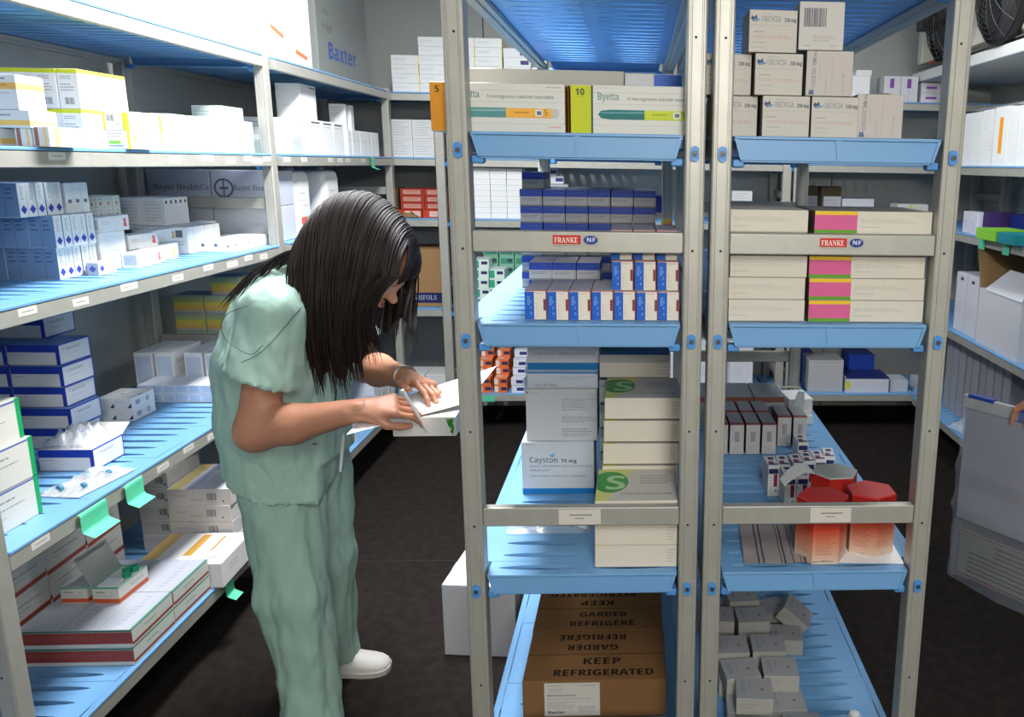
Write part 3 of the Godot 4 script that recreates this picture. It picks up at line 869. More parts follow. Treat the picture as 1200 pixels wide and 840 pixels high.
	kind("blue_top_plain", Vector3(0.06, 0.078, 0.031), WHITE, null, func(f): f.fill(0.3, 0.55, 0.75, 0.66, Color(0.42, 0.46, 0.52)), func(f): f.fill(0, 0, 1, 1, Color(0.45, 0.6, 0.8)), 700, 0.0008)
	kind("orange_square", Vector3(0.06, 0.0325, 0.0385), Color(0.80, 0.81, 0.76), null, func(f): f.fill(0.4, 0.52, 0.62, 0.8, Color(0.72, 0.42, 0.22)).grey(0.3, 0.2, 0.8, 0.4, 1, INK, 0.5), null, 700, 0.0008)
	for e in [["emblem_red", Color(0.90, 0.38, 0.34)], ["emblem_orange", Color(0.96, 0.70, 0.34)]]:
		var ec: Color = e[1]
		kind(e[0], Vector3(0.045, 0.042, 0.15), WHITE, func(f): f.fill(0.12, 0.15, 0.88, 0.85, Color(0.72, 0.74, 0.76)).grey(0.2, 0.3, 0.8, 0.7, 3, INK, 0.3),
			func(f): f.poly([[0.80, 0.25], [0.86, 0.2], [0.93, 0.75], [0.87, 0.8]], ec).poly([[0.86, 0.25], [0.92, 0.3], [0.84, 0.78], [0.79, 0.7]], ec).grey(0.1, 0.3, 0.35, 0.55, 2, INK, 0.3).fill(0.5, 0.1, 0.505, 0.9, Color(0.7, 0.7, 0.7)), null, 700, 0.0008)
	kind("dotted_tall", Vector3(0.073, 0.09, 0.03), WHITE, func(f): f.grey(0.1, 0.1, 0.9, 0.9, 7, Color(0.5, 0.56, 0.64), 0.4),
		func(f): f.disc(0.5, 0.16, 0.07, Color(0.3, 0.28, 0.32)).grey(0.4, 0.3, 0.6, 0.9, 5, INK, 0.25, 4), null, 700, 0.0008)
	kind("dark_square", Vector3(0.052, 0.086, 0.036), WHITE, func(f): f.fill(0.25, 0.12, 0.7, 0.38, Color(0.40, 0.43, 0.48)).grey(0.2, 0.5, 0.8, 0.7, 2, INK, 0.4),
		func(f): f.grey(0.3, 0.4, 0.7, 0.9, 4, INK, 0.18, 4), null, 700, 0.0008)
	kind("dots_row", Vector3(0.152, 0.036, 0.1), WHITE, func(f): f.disc(0.1, 0.4, 0.15, INK).disc(0.34, 0.4, 0.15, Color(0.35, 0.38, 0.5)).disc(0.62, 0.4, 0.15, Color(0.35, 0.38, 0.5)).disc(0.88, 0.5, 0.12, Color(0.6, 0.5, 0.6)),
		func(f): f.disc(0.2, 0.4, 0.13, Color(0.7, 0.4, 0.4)), null, 600, 0.0008)
	var roundel := Color(0.30, 0.32, 0.38)
	for e in ["healthcare_crate", "healthcare_crate_mark"]:
		var mark: bool = e.ends_with("mark")
		kind(e, Vector3(0.228, 0.133, 0.19), Color(0.70, 0.72, 0.77),
			func(f):
				if mark: f.disc(0.20, 0.5, 0.27, roundel).disc(0.20, 0.5, 0.225, Color(0.70, 0.72, 0.77)).fill(0.19, 0.27, 0.21, 0.73, roundel).fill(0.13, 0.47, 0.27, 0.53, roundel).words("Bayer HealthCare", 0.36, 0.57, 0.155, roundel, "serif", 0, 0.80)
				else: f.words("Bayer HealthCare", 0.10, 0.57, 0.155, roundel, "serif", 0, 0.95), null, null, 700, 0.003)
	kind("crate_plain", Vector3(0.228, 0.133, 0.19), Color(0.74, 0.75, 0.78), null, null, null, 200, 0.003)
	kind("held_carton", Vector3(0.152, 0.049, 0.10), Color(0.84, 0.82, 0.79), func(f): f.poly([[0.84, 0.05], [0.97, 0.05], [0.97, 0.95], [0.94, 0.95]], Color(0.70, 0.74, 0.45)).poly([[0.86, 0.15], [0.97, 0.08], [0.95, 0.35], [0.98, 0.55], [0.95, 0.9], [0.91, 0.8], [0.94, 0.6], [0.88, 0.45]], Color(0.15, 0.50, 0.20)), null, null, 1200)
	# lower aisle shelf
	kind("green_edge", Vector3(0.18, 0.0935, 0.22), OFF, func(f): f.grey(0.1, 0.3, 0.9, 0.9, 4, INK, 0.3),
		func(f): f.fill(0, 0.03, 0.93, 0.07, Color(0.30, 0.36, 0.66)).fill(0.93, 0, 1, 1, Color(0.10, 0.62, 0.36)).grey(0.15, 0.24, 0.85, 0.34, 1, Color(0.35, 0.42, 0.38), 0.8, 4).grey(0.15, 0.42, 0.8, 0.5, 1, INK, 0.55, 5).grey(0.2, 0.64, 0.6, 0.7, 1, INK, 0.3, 6),
		func(f): f.fill(0, 0, 1, 0.02, Color(0.6, 0.6, 0.6)), 800)
	var royal := Color(0.13, 0.24, 0.66)
	for e in ["blue_band", "blue_band_open"]:
		kind(e, Vector3(0.14, 0.0605, 0.135), Color(0.86, 0.86, 0.87),
			func(f): f.fill(0, 0, 1, 0.36, royal).fill(0.93, 0, 1, 1, royal).grey(0.04, 0.46, 0.3, 0.54, 1, INK, 0.5).fill(0, 0.97, 1, 1, Color(0.4, 0.45, 0.6)),
			func(f): f.fill(0, 0.0, 1, 0.05, Color(0.2, 0.3, 0.7)).fill(0.97, 0, 1, 1, royal).grey(0.1, 0.2, 0.18, 0.34, 2, Color(0.4, 0.45, 0.75), 0.8).grey(0.2, 0.22, 0.85, 0.36, 2, INK, 0.75, 5).grey(0.2, 0.5, 0.75, 0.62, 2, INK, 0.35, 6).fill(0, 0.95, 1, 1, royal),
			func(f): f.fill(0, 0, 1, 1, Color(0.46, 0.55, 0.72)) if e == "blue_band" else f.fill(0, 0, 1, 1, Color(0.8, 0.8, 0.82)), 900)
	kind("navy_triangle", Vector3(0.052, 0.037, 0.125), WHITE, func(f): f.poly([[0.72, 0.85], [0.95, 0.85], [0.95, 0.45]], Color(0.2, 0.2, 0.4)).grey(0.1, 0.2, 0.6, 0.5, 2, INK, 0.3),
		func(f): f.fill(0.15, 0.3, 0.35, 0.7, Color(0.62, 0.62, 0.70)).fill(0.6, 0.3, 0.75, 0.75, Color(0.70, 0.70, 0.76)).grey(0.4, 0.3, 0.55, 0.7, 2, INK, 0.3), func(f): f.poly([[0.7, 0.55], [1, 0.5], [1, 0.6]], Color(0.3, 0.3, 0.45)).grey(0.1, 0.1, 0.8, 0.5, 3, INK, 0.25), 800, 0.0008)
	kind("clear_front", Vector3(0.041, 0.03, 0.10), Color(0.82, 0.86, 0.91), func(f): f.fill(0.1, 0.12, 0.9, 0.85, Color(0.70, 0.77, 0.87)), func(f): f.grey(0.1, 0.2, 0.9, 0.8, 3, INK, 0.2), func(f): f.fill(0, 0, 1, 1, Color(0.88, 0.88, 0.90)), 700, 0.0008)
	kind("red_script", Vector3(0.062, 0.145, 0.21), WHITE, func(f): f.fill(0.08, 0.1, 0.92, 0.95, Color(0.76, 0.81, 0.88)).fill(0.3, 0.7, 0.6, 0.95, Color(0.6, 0.68, 0.8)),
		func(f): f.grey(0.1, 0.18, 0.9, 0.3, 2, INK, 0.5).grey(0.45, 0.36, 0.95, 0.48, 1, Color(0.8, 0.3, 0.3), 0.8), null, 600)
	kind("yellow_grade", Vector3(0.115, 0.0715, 0.12), Color(0.80, 0.78, 0.55), func(f): f.grad(0, 0, 1, 0.42, Color(0.62, 0.70, 0.66), Color(0.80, 0.82, 0.45)).grad(0, 0.42, 1, 0.85, Color(0.93, 0.86, 0.36), Color(0.93, 0.74, 0.42)).fill(0, 0.86, 1, 1, Color(0.78, 0.74, 0.70)).fill(0.94, 0, 1, 1, Color(0.82, 0.80, 0.62)),
		func(f): f.grad(0, 0, 1, 1, Color(0.80, 0.80, 0.45), Color(0.88, 0.74, 0.40)).grey(0.1, 0.6, 0.9, 0.8, 2, Color(0.8, 0.5, 0.2), 0.6), func(f): f.fill(0, 0, 1, 1, Color(0.66, 0.66, 0.78)).fill(0, 0.7, 1, 0.85, Color(0.3, 0.6, 0.4)), 500)
	# lowest aisle shelf
	var rust := Color(0.55, 0.25, 0.23)
	kind("rust_tray", Vector3(0.29, 0.0515, 0.205), Color(0.76, 0.77, 0.74), func(f): f.fill(0, 0, 1, 0.12, Color(0.20, 0.42, 0.36)).fill(0, 0.14, 1, 0.8, rust).grey(0.02, 0.2, 0.98, 0.7, 1, Color(0.65, 0.38, 0.34), 0.35, 8),
		func(f): f.fill(0, 0, 1, 0.06, Color(0.30, 0.55, 0.45)).fill(0, 0.72, 1, 0.88, rust).grey(0.3, 0.35, 0.6, 0.5, 1, Color(0.2, 0.35, 0.3), 0.7),
		func(f): f.fill(0, 0, 1, 1, Color(0.68, 0.69, 0.72)).fill(0.37, 0, 0.378, 1, Color(0.5, 0.52, 0.55)).fill(0.70, 0, 0.708, 1, Color(0.52, 0.54, 0.57)).grey(0.45, 0.1, 0.5, 0.9, 9, INK, 0.35).grey(0.82, 0.1, 0.88, 0.9, 9, Color(0.35, 0.4, 0.5), 0.4).fill(0.985, 0, 1, 1, Color(0.35, 0.55, 0.48)), 650)
	kind("rust_small", Vector3(0.072, 0.05, 0.135), Color(0.78, 0.78, 0.74), func(f): f.fill(0, 0, 1, 0.1, Color(0.30, 0.62, 0.50)).fill(0, 0.7, 1, 0.95, Color(0.75, 0.33, 0.20)).grey(0.15, 0.25, 0.5, 0.4, 1, INK, 0.8).grey(0.65, 0.3, 0.8, 0.4, 1, INK, 0.6).grey(0.15, 0.5, 0.85, 0.6, 1, INK, 0.4),
		func(f): f.fill(0, 0, 1, 0.08, Color(0.4, 0.7, 0.58)).fill(0, 0.7, 1, 0.95, Color(0.72, 0.32, 0.20)).grey(0.4, 0.3, 0.9, 0.5, 2, INK, 0.6), func(f): f.fill(0, 0, 1, 1, Color(0.70, 0.72, 0.72)), 900)
	kind("red_stripe", Vector3(0.18, 0.083, 0.17), Color(0.80, 0.80, 0.78), func(f): f.fill(0, 0.6, 1, 0.75, rust), func(f): f.poly([[0, 0.74], [1, 0.66], [1, 0.82], [0, 0.90]], Color(0.62, 0.28, 0.24)).grey(0.2, 0.2, 0.85, 0.32, 1, INK, 0.55, 3).grey(0.2, 0.4, 0.7, 0.48, 1, INK, 0.35, 4), null, 600)
	kind("barcode_end", Vector3(0.105, 0.056, 0.21), Color(0.76, 0.74, 0.72), func(f): f.bars(0.62, 0.3, 0.85, 0.7, Color(0.32, 0.31, 0.33), 3).disc(0.9, 0.75, 0.06, INK).grey(0.1, 0.25, 0.5, 0.5, 2, INK, 0.3).fill(0, 0, 1, 0.04, Color(0.85, 0.84, 0.82)),
		func(f): f.grey(0.2, 0.3, 0.5, 0.6, 2, INK, 0.3), func(f): f.fill(0, 0, 1, 1, Color(0.80, 0.79, 0.78)).fill(0.6, 0.1, 0.8, 0.9, Color(0.72, 0.62, 0.45)), 600)
	kind("barcode_wide", Vector3(0.205, 0.058, 0.25), Color(0.77, 0.75, 0.73), func(f): f.bars(0.62, 0.25, 0.76, 0.7, Color(0.35, 0.34, 0.36), 4).disc(0.87, 0.75, 0.05, INK).grey(0.1, 0.3, 0.35, 0.5, 2, INK, 0.25).grey(0.35, 0.62, 0.56, 0.74, 1, INK, 0.6),
		func(f): f.grey(0.2, 0.3, 0.5, 0.6, 2, INK, 0.3), func(f): f.fill(0, 0, 1, 1, Color(0.84, 0.83, 0.83)).fill(0.02, 0, 0.2, 1, Color(0.78, 0.70, 0.45)).poly([[0.28, 0], [0.42, 0], [0.42, 1], [0.28, 1]], Color(0.66, 0.67, 0.76)).fill(0.62, 0.1, 0.68, 0.5, Color(0.75, 0.62, 0.35)), 600)
	kind("orange_stripe_lid", Vector3(0.26, 0.085, 0.235), Color(0.86, 0.85, 0.84), null, func(f): f.grey(0.2, 0.3, 0.5, 0.6, 2, INK, 0.3), func(f): f.fill(0, 0, 0.18, 1, Color(0.85, 0.72, 0.45)).fill(0.45, 0.05, 0.55, 0.75, Color(0.74, 0.55, 0.25)).fill(0.72, 0.1, 0.75, 0.6, Color(0.72, 0.55, 0.35)).grey(0.80, 0.78, 0.9, 0.92, 2, INK, 0.9), 450, 0.004)
	# middle units
	kind("pen_carton_orange", Vector3(0.25, 0.089, 0.13), OFF, func(f): pen_front(f, Color(0.85, 0.56, 0.12), Color(0.94, 0.68, 0.24), Color(0.33, 0.56, 0.56), "5"), func(f): f.fill(0, 0, 1, 1, Color(0.80, 0.52, 0.12)), null, 1100)
	kind("pen_carton_lime", Vector3(0.25, 0.089, 0.13), OFF, func(f): pen_front(f, Color(0.76, 0.78, 0.05), Color(0.76, 0.80, 0.12), Color(0.08, 0.42, 0.42), "10"), func(f): f.fill(0, 0, 1, 1, Color(0.76, 0.78, 0.05)), null, 1100)
	kind("grey_carton", Vector3(0.325, 0.132, 0.12), Color(0.70, 0.68, 0.63), null, null, null, 300)
	kind("white_blue_carton", Vector3(0.117, 0.128, 0.12), Color(0.80, 0.79, 0.78), func(f): f.fill(0.5, 0, 1, 1, Color(0.22, 0.40, 0.76)).grey(0.55, 0.08, 0.9, 0.12, 1, Color(0.15, 0.3, 0.6), 0.8), null, null, 600)
	kind("brown_end", Vector3(0.004, 0.088, 0.1), Color(0.42, 0.27, 0.12), null, null, null, 300, 0.0008, "brown_card")
	var cobalt := Color(0.10, 0.36, 0.74)
	kind("cobalt_front", Vector3(0.0425, 0.0585, 0.15), Color(0.88, 0.85, 0.79), func(f): f.fill(0, 0, 1, 0.03, Color(0.7, 0.2, 0.2)).fill(0, 0.04, 0.42, 1, cobalt).words("Vidaza", 0.10, 0.2, 0.15, Color(0.75, 0.82, 0.95), "sans", 2, 0.7).grey(0.24, 0.3, 0.32, 0.9, 3, Color(0.7, 0.8, 0.95), 0.8).grey(0.5, 0.08, 0.86, 0.13, 1, Color(0.6, 0.25, 0.22), 0.7).grey(0.5, 0.42, 0.58, 0.92, 7, Color(0.75, 0.25, 0.22), 0.7).grey(0.64, 0.48, 0.68, 0.92, 6, INK, 0.5).fill(0.86, 0.3, 1, 0.68, Color(0.50, 0.22, 0.20)).fill(0.965, 0, 1, 1, Color(0.65, 0.28, 0.26)),
		func(f): f.fill(0, 0, 1, 0.03, Color(0.65, 0.2, 0.2)), func(f): f.fill(0, 0, 1, 1, Color(0.66, 0.65, 0.67)).grey(0.1, 0.1, 0.9, 0.9, 6, INK, 0.12), 1500, 0.0006)
	var deep := Color(0.20, 0.30, 0.66)
	kind("deep_blue_top", Vector3(0.0535, 0.0395, 0.13), Color(0.72, 0.71, 0.70), func(f): f.fill(0, 0, 1, 0.44, deep).grey(0.45, 0.12, 0.9, 0.25, 1, Color(0.5, 0.58, 0.8), 0.7, 3).grey(0.08, 0.52, 0.9, 0.72, 2, INK, 0.5, 4).fill(0.94, 0, 0.96, 1, Color(0.5, 0.5, 0.52)).fill(0, 0.96, 1, 1, Color(0.3, 0.3, 0.35)),
		func(f): f.fill(0, 0, 1, 0.44, deep), func(f): f.fill(0, 0, 1, 1, Color(0.66, 0.65, 0.64)), 900, 0.0008)
	kind("deep_blue_lid", Vector3(0.095, 0.06, 0.13), Color(0.72, 0.71, 0.70), func(f): f.fill(0, 0, 1, 0.75, Color(0.14, 0.24, 0.64)).grey(0.3, 0.8, 0.9, 0.95, 1, INK, 0.5), func(f): f.fill(0, 0, 1, 0.75, deep), func(f): f.fill(0, 0, 1, 1, Color(0.16, 0.24, 0.6)), 500)
	kind("inhaler_box", Vector3(0.182, 0.14, 0.13), Color(0.79, 0.80, 0.81), func(f): f.fill(0, 0.885, 1, 1, Color(0.08, 0.46, 0.72)).words("Cayston", 0.10, 0.385, 0.10, Color(0.25, 0.27, 0.30), "sans", 0, 1.05).words("75 mg", 0.54, 0.385, 0.06, Color(0.25, 0.27, 0.30), "sansbold", 0, 1.2).words("polvo y disolvente para solución para", 0.10, 0.475, 0.045, Color(0.45, 0.47, 0.5), "sans", 0, 1.1).words("nebulizador", 0.10, 0.555, 0.045, Color(0.45, 0.47, 0.5), "sans", 0, 1.1).words("Cada envase contiene un dispositivo", 0.10, 0.665, 0.04, Color(0.42, 0.44, 0.47), "sans", 0, 1.15).poly([[0.38, 0.24], [0.46, 0.20], [0.44, 0.29], [0.40, 0.28]], Color(0.45, 0.66, 0.82)).grey(0.06, 0.03, 0.2, 0.06, 1, INK, 0.6),
		func(f): f.fill(0, 0.885, 1, 1, Color(0.08, 0.46, 0.72)), func(f): f.fill(0, 0, 1, 1, Color(0.82, 0.84, 0.87)).fill(0.02, 0, 0.3, 0.4, Color(0.3, 0.6, 0.85)), 1500)
	kind("inhaler_back", Vector3(0.178, 0.136, 0.13), Color(0.79, 0.79, 0.79), func(f): f.disc(0.02, 0.07, 0.02, Color(0.85, 0.45, 0.2)).grey(0.06, 0.06, 0.2, 0.09, 1, INK, 0.7).grey(0.5, 0.18, 1.0, 0.42, 6, INK, 0.55, 3).grey(0.5, 0.52, 1.0, 0.66, 4, INK, 0.55, 4).grey(0.5, 0.76, 0.98, 0.94, 4, INK, 0.5, 5), null, null, 900)
	kind("inhaler_low", Vector3(0.176, 0.044, 0.12), Color(0.80, 0.82, 0.85), func(f): f.fill(0, 0, 1, 0.12, Color(0.25, 0.5, 0.75)).grey(0.45, 0.3, 1, 0.5, 2, INK, 0.35).words("15 x 30 2009", 0.1, 0.92, 0.15, INK, "sans", 0, 1.1, 0.6), null, null, 700)
	kind("inhaler_top", Vector3(0.178, 0.072, 0.13), Color(0.78, 0.78, 0.79), func(f): f.fill(0, 0.72, 1, 0.98, Color(0.08, 0.46, 0.70)).words("Cada envase contiene un dispositivo", 0.1, 0.42, 0.085, INK, "sans", 0, 1.1, 0.7).grey(0.1, 0.04, 0.35, 0.12, 1, INK, 0.6), null, null, 900)
	var sg := Color(0.22, 0.55, 0.24)
	kind("green_s", Vector3(0.172, 0.0495, 0.186), Color(0.84, 0.80, 0.74), func(f): f.grey(0.88, 0.15, 1, 0.85, 5, INK, 0.3),
		func(f): f.fill(0, 0, 1, 1, Color(0.7, 0.72, 0.62)).fill(0.02, 0.1, 0.2, 0.9, sg),
		func(f): f.fill(0, 0, 1, 1, Color(0.76, 0.74, 0.70)).poly([[0, 0], [0.45, 0], [0.14, 1], [0, 1]], Color(0.78, 0.78, 0.46)).disc(0.17, 0.42, 0.34, sg, 0.62).words("S", 0.09, 0.66, 0.44, Color(0.62, 0.78, 0.58), "sansbold", 0, 0.85).grey(0.55, 0.2, 0.98, 0.5, 4, INK, 0.45).grey(0.3, 0.75, 1, 0.85, 1, INK, 0.5), 800)  # top coloured greyer than the front, overhead shade put into the print
	kind("green_s_dark", Vector3(0.172, 0.058, 0.16), Color(0.80, 0.77, 0.72), func(f): f.fill(0, 0, 1, 0.35, Color(0.62, 0.62, 0.60)).grey(0.8, 0.2, 1, 0.9, 5, INK, 0.3), func(f): f.fill(0.02, 0.1, 0.2, 0.9, sg), func(f): f.fill(0, 0, 1, 1, Color(0.28, 0.40, 0.55)).disc(0.12, 0.45, 0.36, Color(0.15, 0.45, 0.32), 0.7), 700)
	kind("refrigerate_crate", Vector3(0.345, 0.103, 0.225), Color(0.50, 0.36, 0.22), func(f): f.fill(0, 0.97, 1, 1, Color(0.35, 0.25, 0.15)), null,
		func(f): f.fill(0, 0.495, 1, 0.505, Color(0.2, 0.14, 0.08)).words("KEEP", 0.40, 0.70, 0.12, Color(0.10, 0.08, 0.07), "sansbold", 0, 1.1).words("REFRIGERATED", 0.20, 0.92, 0.115, Color(0.10, 0.08, 0.07), "sansbold", 0, 0.98).words("GARDER", 0.66, 0.30, 0.11, Color(0.10, 0.08, 0.07), "sansbold", 1, 1.0).words("REFRIGÉRÉ", 0.72, 0.08, 0.11, Color(0.10, 0.08, 0.07), "sansbold", 1, 1.0), 900, 0.002, "brown_card")
	kind("refrigerate_crate_turned", Vector3(0.345, 0.103, 0.225), Color(0.47, 0.34, 0.21), null, null,
		func(f): f.fill(0, 0.495, 1, 0.505, Color(0.2, 0.14, 0.08)).words("GARDER", 0.34, 0.70, 0.11, Color(0.10, 0.08, 0.07), "sansbold", 0, 1.0).words("REFRIGÉRÉ", 0.27, 0.92, 0.11, Color(0.10, 0.08, 0.07), "sansbold", 0, 1.0).words("KEEP", 0.62, 0.30, 0.12, Color(0.10, 0.08, 0.07), "sansbold", 1, 1.1).words("REFRIGERATED", 0.80, 0.08, 0.115, Color(0.10, 0.08, 0.07), "sansbold", 1, 0.98), 900, 0.002, "brown_card")
	kind("address_label", Vector3(0.133, 0.089, 0.0008), Color(0.80, 0.77, 0.71), func(f): f.grey(0.05, 0.06, 0.35, 0.12, 1, INK, 0.4).grey(0.6, 0.06, 0.95, 0.12, 1, INK, 0.5).grey(0.08, 0.16, 0.4, 0.3, 3, INK, 0.35).words("BAXTER HEALTHCARE", 0.05, 0.40, 0.05, INK, "sansbold", 0, 1.1, 0.8).grey(0.05, 0.46, 0.9, 0.52, 1, INK, 0.4).grey(0.05, 0.56, 0.55, 0.8, 5, INK, 0.45, 7).grey(0.6, 0.7, 0.95, 0.9, 4, INK, 0.45, 8).words("Baxter", 0.06, 0.92, 0.07, Color(0.12, 0.12, 0.14), "sansbold", 0, 1.5), null, null, 1600, 0.0002)
	var orc := Color(0.76, 0.73, 0.69)
	kind("swoosh", Vector3(0.09, 0.0745, 0.09), orc, func(f): swoosh_front(f), func(f): f.fill(0, 0, 1, 1, Color(0.45, 0.42, 0.40)), func(f): f.fill(0, 0, 1, 1, Color(0.7, 0.67, 0.63)), 1500)
	kind("swoosh_side", Vector3(0.088, 0.081, 0.09), Color(0.74, 0.70, 0.67), func(f): f.poly([[0.05, 0.98], [0.18, 0.98], [0.15, 0.84], [0.11, 0.90], [0.08, 0.84]], Color(0.28, 0.38, 0.52)).words("ORENCIA", 0.20, 0.82, 0.085, Color(0.45, 0.45, 0.5), "serif", 3, 1.15).words("250 mg", 0.20, 0.28, 0.06, INK, "serif", 3, 1.0).grey(0.28, 0.1, 0.29, 0.9, 1, INK, 0.6).grey(0.42, 0.62, 0.46, 0.96, 9, INK, 0.75).grey(0.54, 0.1, 0.60, 0.96, 16, Color(0.75, 0.35, 0.32), 0.55).grey(0.78, 0.5, 0.84, 0.95, 9, INK, 0.5), func(f): f.fill(0, 0, 1, 1, Color(0.62, 0.60, 0.57)).grey(0.3, 0.1, 0.7, 0.8, 10, Color(0.3, 0.35, 0.45), 0.4), null, 1500)
	kind("swoosh_end", Vector3(0.084, 0.085, 0.09), Color(0.76, 0.74, 0.71), func(f): f.bars(0.10, 0.13, 0.60, 0.52, Color(0.25, 0.25, 0.28), 11).grey(0.32, 0.70, 0.85, 0.84, 3, Color(0.5, 0.35, 0.33), 0.6).grey(0.1, 0.90, 0.3, 0.94, 1, INK, 0.6).grey(0.72, 0.9, 0.86, 0.94, 1, INK, 0.6), func(f): f.fill(0, 0, 1, 1, Color(0.66, 0.64, 0.62)), null, 1200)
	var pink := Color(0.82, 0.36, 0.55)
	kind("long_white", Vector3(0.152, 0.0435, 0.2), Color(0.82, 0.79, 0.73), func(f): f.grey(0.03, 0.30, 0.85, 0.52, 3, Color(0.45, 0.48, 0.45), 0.55, 4).grey(0.03, 0.68, 0.25, 0.76, 1, INK, 0.6).fill(0, 0.97, 1, 1, Color(0.6, 0.57, 0.5)), func(f): f.fill(0, 0, 1, 0.2, Color(0.86, 0.72, 0.15)).fill(0, 0.2, 1, 0.82, pink).fill(0, 0.82, 1, 1, Color(0.35, 0.62, 0.14)), null, 1000, 0.0008)
	kind("pink_label", Vector3(0.232, 0.0435, 0.2), Color(0.82, 0.79, 0.73), func(f): f.fill(0, 0, 0.36, 0.17, Color(0.90, 0.74, 0.15)).fill(0, 0.17, 0.36, 0.84, pink).fill(0, 0.84, 0.36, 1, Color(0.35, 0.60, 0.12)).grey(0.39, 0.35, 0.92, 0.55, 3, Color(0.4, 0.5, 0.45), 0.6, 4).grey(0.39, 0.68, 0.58, 0.76, 1, INK, 0.7), func(f): f.fill(0, 0, 1, 1, Color(0.55, 0.52, 0.45)), func(f): f.fill(0, 0, 1, 1, Color(0.6, 0.58, 0.54)), 1000, 0.0008)
	kind("pink_end", Vector3(0.02, 0.09, 0.1), Color(0.82, 0.79, 0.73), func(f): f.fill(0, 0, 1, 0.12, Color(0.86, 0.72, 0.15)).fill(0, 0.12, 1, 0.9, pink), null, null, 500, 0.0008)
	kind("red_rim", Vector3(0.0415, 0.093, 0.12), Color(0.80, 0.79, 0.78), func(f): f.grey(0.15, 0.2, 0.3, 0.65, 12, INK, 0.5).bars(0.35, 0.25, 0.7, 0.6, Color(0.4, 0.4, 0.42), 5).grey(0.1, 0.72, 0.9, 0.95, 4, INK, 0.35).fill(0, 0, 1, 0.03, Color(0.55, 0.25, 0.2)), func(f): f.fill(0, 0, 1, 1, Color(0.52, 0.25, 0.20)), func(f): f.fill(0, 0, 1, 1, Color(0.52, 0.53, 0.55)).fill(0, 0.9, 1, 1, Color(0.5, 0.25, 0.22)), 900)
	kind("grey_lid", Vector3(0.10, 0.10, 0.18), Color(0.60, 0.61, 0.63), func(f): f.grey(0.1, 0.4, 0.9, 0.9, 5, INK, 0.3).fill(0, 0, 1, 0.2, Color(0.5, 0.3, 0.26)), null, func(f): f.fill(0, 0, 1, 1, Color(0.56, 0.58, 0.61)).grey(0.1, 0.1, 0.9, 0.8, 6, INK, 0.15), 400)
	kind("navy_label", Vector3(0.029, 0.083, 0.075), Color(0.82, 0.82, 0.81), func(f): f.fill(0.05, 0.1, 0.92, 0.26, Color(0.14, 0.16, 0.34)).fill(0.5, 0.28, 0.85, 0.68, Color(0.50, 0.16, 0.24)).grey(0.15, 0.35, 0.4, 0.9, 6, INK, 0.45).disc(0.75, 0.82, 0.05, Color(0.55, 0.65, 0.6)), func(f): f.grey(0.2, 0.2, 0.8, 0.8, 6, INK, 0.3),
		func(f): f.fill(0.3, 0.12, 0.8, 0.38, Color(0.15, 0.17, 0.36)).fill(0.08, 0.78, 0.92, 0.92, Color(0.18, 0.18, 0.34)).fill(0.15, 0.55, 0.6, 0.78, Color(0.52, 0.22, 0.32)), 1100, 0.0008)
	kind("grey_text_box", Vector3(0.088, 0.045, 0.085), Color(0.66, 0.65, 0.62), func(f): f.grey(0.1, 0.3, 0.6, 0.6, 2, INK, 0.25), null, func(f): f.fill(0, 0, 1, 1, Color(0.62, 0.62, 0.62)).words("mg", 0.70, 0.5, 0.06, INK, "sans", 2, 1.0, 0.6).grey(0.12, 0.15, 0.3, 0.75, 9, Color(0.25, 0.28, 0.42), 0.7).grey(0.36, 0.15, 0.42, 0.65, 8, Color(0.25, 0.28, 0.42), 0.6).disc(0.72, 0.55, 0.05, Color(0.45, 0.4, 0.42)), 700)
	# back wall
	kind("thin_white", Vector3(0.088, 0.0305, 0.15), WHITE, func(f): f.fill(0, 0.94, 1, 1, Color(0.65, 0.65, 0.64)).grey(0.3, 0.4, 0.9, 0.6, 1, INK, 0.18), null, null, 400, 0.0006)
	kind("green_white", Vector3(0.085, 0.055, 0.15), Color(0.80, 0.86, 0.83), func(f): f.fill(0.5, 0.2, 0.9, 0.5, Color(0.18, 0.18, 0.32)).fill(0.0, 0.1, 0.35, 0.9, Color(0.15, 0.60, 0.45)), null, null, 400)
	kind("green_dark", Vector3(0.085, 0.055, 0.15), Color(0.50, 0.70, 0.60), func(f): f.fill(0.1, 0.2, 0.9, 0.8, Color(0.25, 0.55, 0.42)).fill(0.55, 0.3, 0.9, 0.6, Color(0.2, 0.25, 0.3)), null, null, 300)
	kind("orange_navy", Vector3(0.075, 0.045, 0.07), Color(0.84, 0.42, 0.22), func(f): f.fill(0.5, 0.25, 0.95, 0.7, Color(0.2, 0.18, 0.30)).fill(0, 0.1, 0.3, 0.9, Color(0.88, 0.80, 0.76)), func(f): f.fill(0, 0, 1, 1, Color(0.78, 0.38, 0.2)), func(f): f.fill(0, 0, 1, 1, Color(0.86, 0.52, 0.36)).fill(0.1, 0.1, 0.5, 0.5, Color(0.85, 0.80, 0.76)), 500)
	kind("white_navy", Vector3(0.075, 0.0425, 0.07), Color(0.82, 0.83, 0.86), func(f): f.fill(0.4, 0.25, 0.95, 0.7, Color(0.18, 0.20, 0.42)), null, func(f): f.fill(0, 0, 1, 1, Color(0.84, 0.84, 0.88)).grey(0.1, 0.2, 0.9, 0.8, 4, BLUEINK, 0.5), 500)
	kind("red_box", Vector3(0.13, 0.038, 0.2), Color(0.62, 0.20, 0.14), func(f): f.fill(0.12, 0.2, 0.85, 0.8, Color(0.75, 0.55, 0.5)).grey(0.2, 0.35, 0.8, 0.65, 1, Color(0.5, 0.15, 0.12), 0.7), null, null, 400)
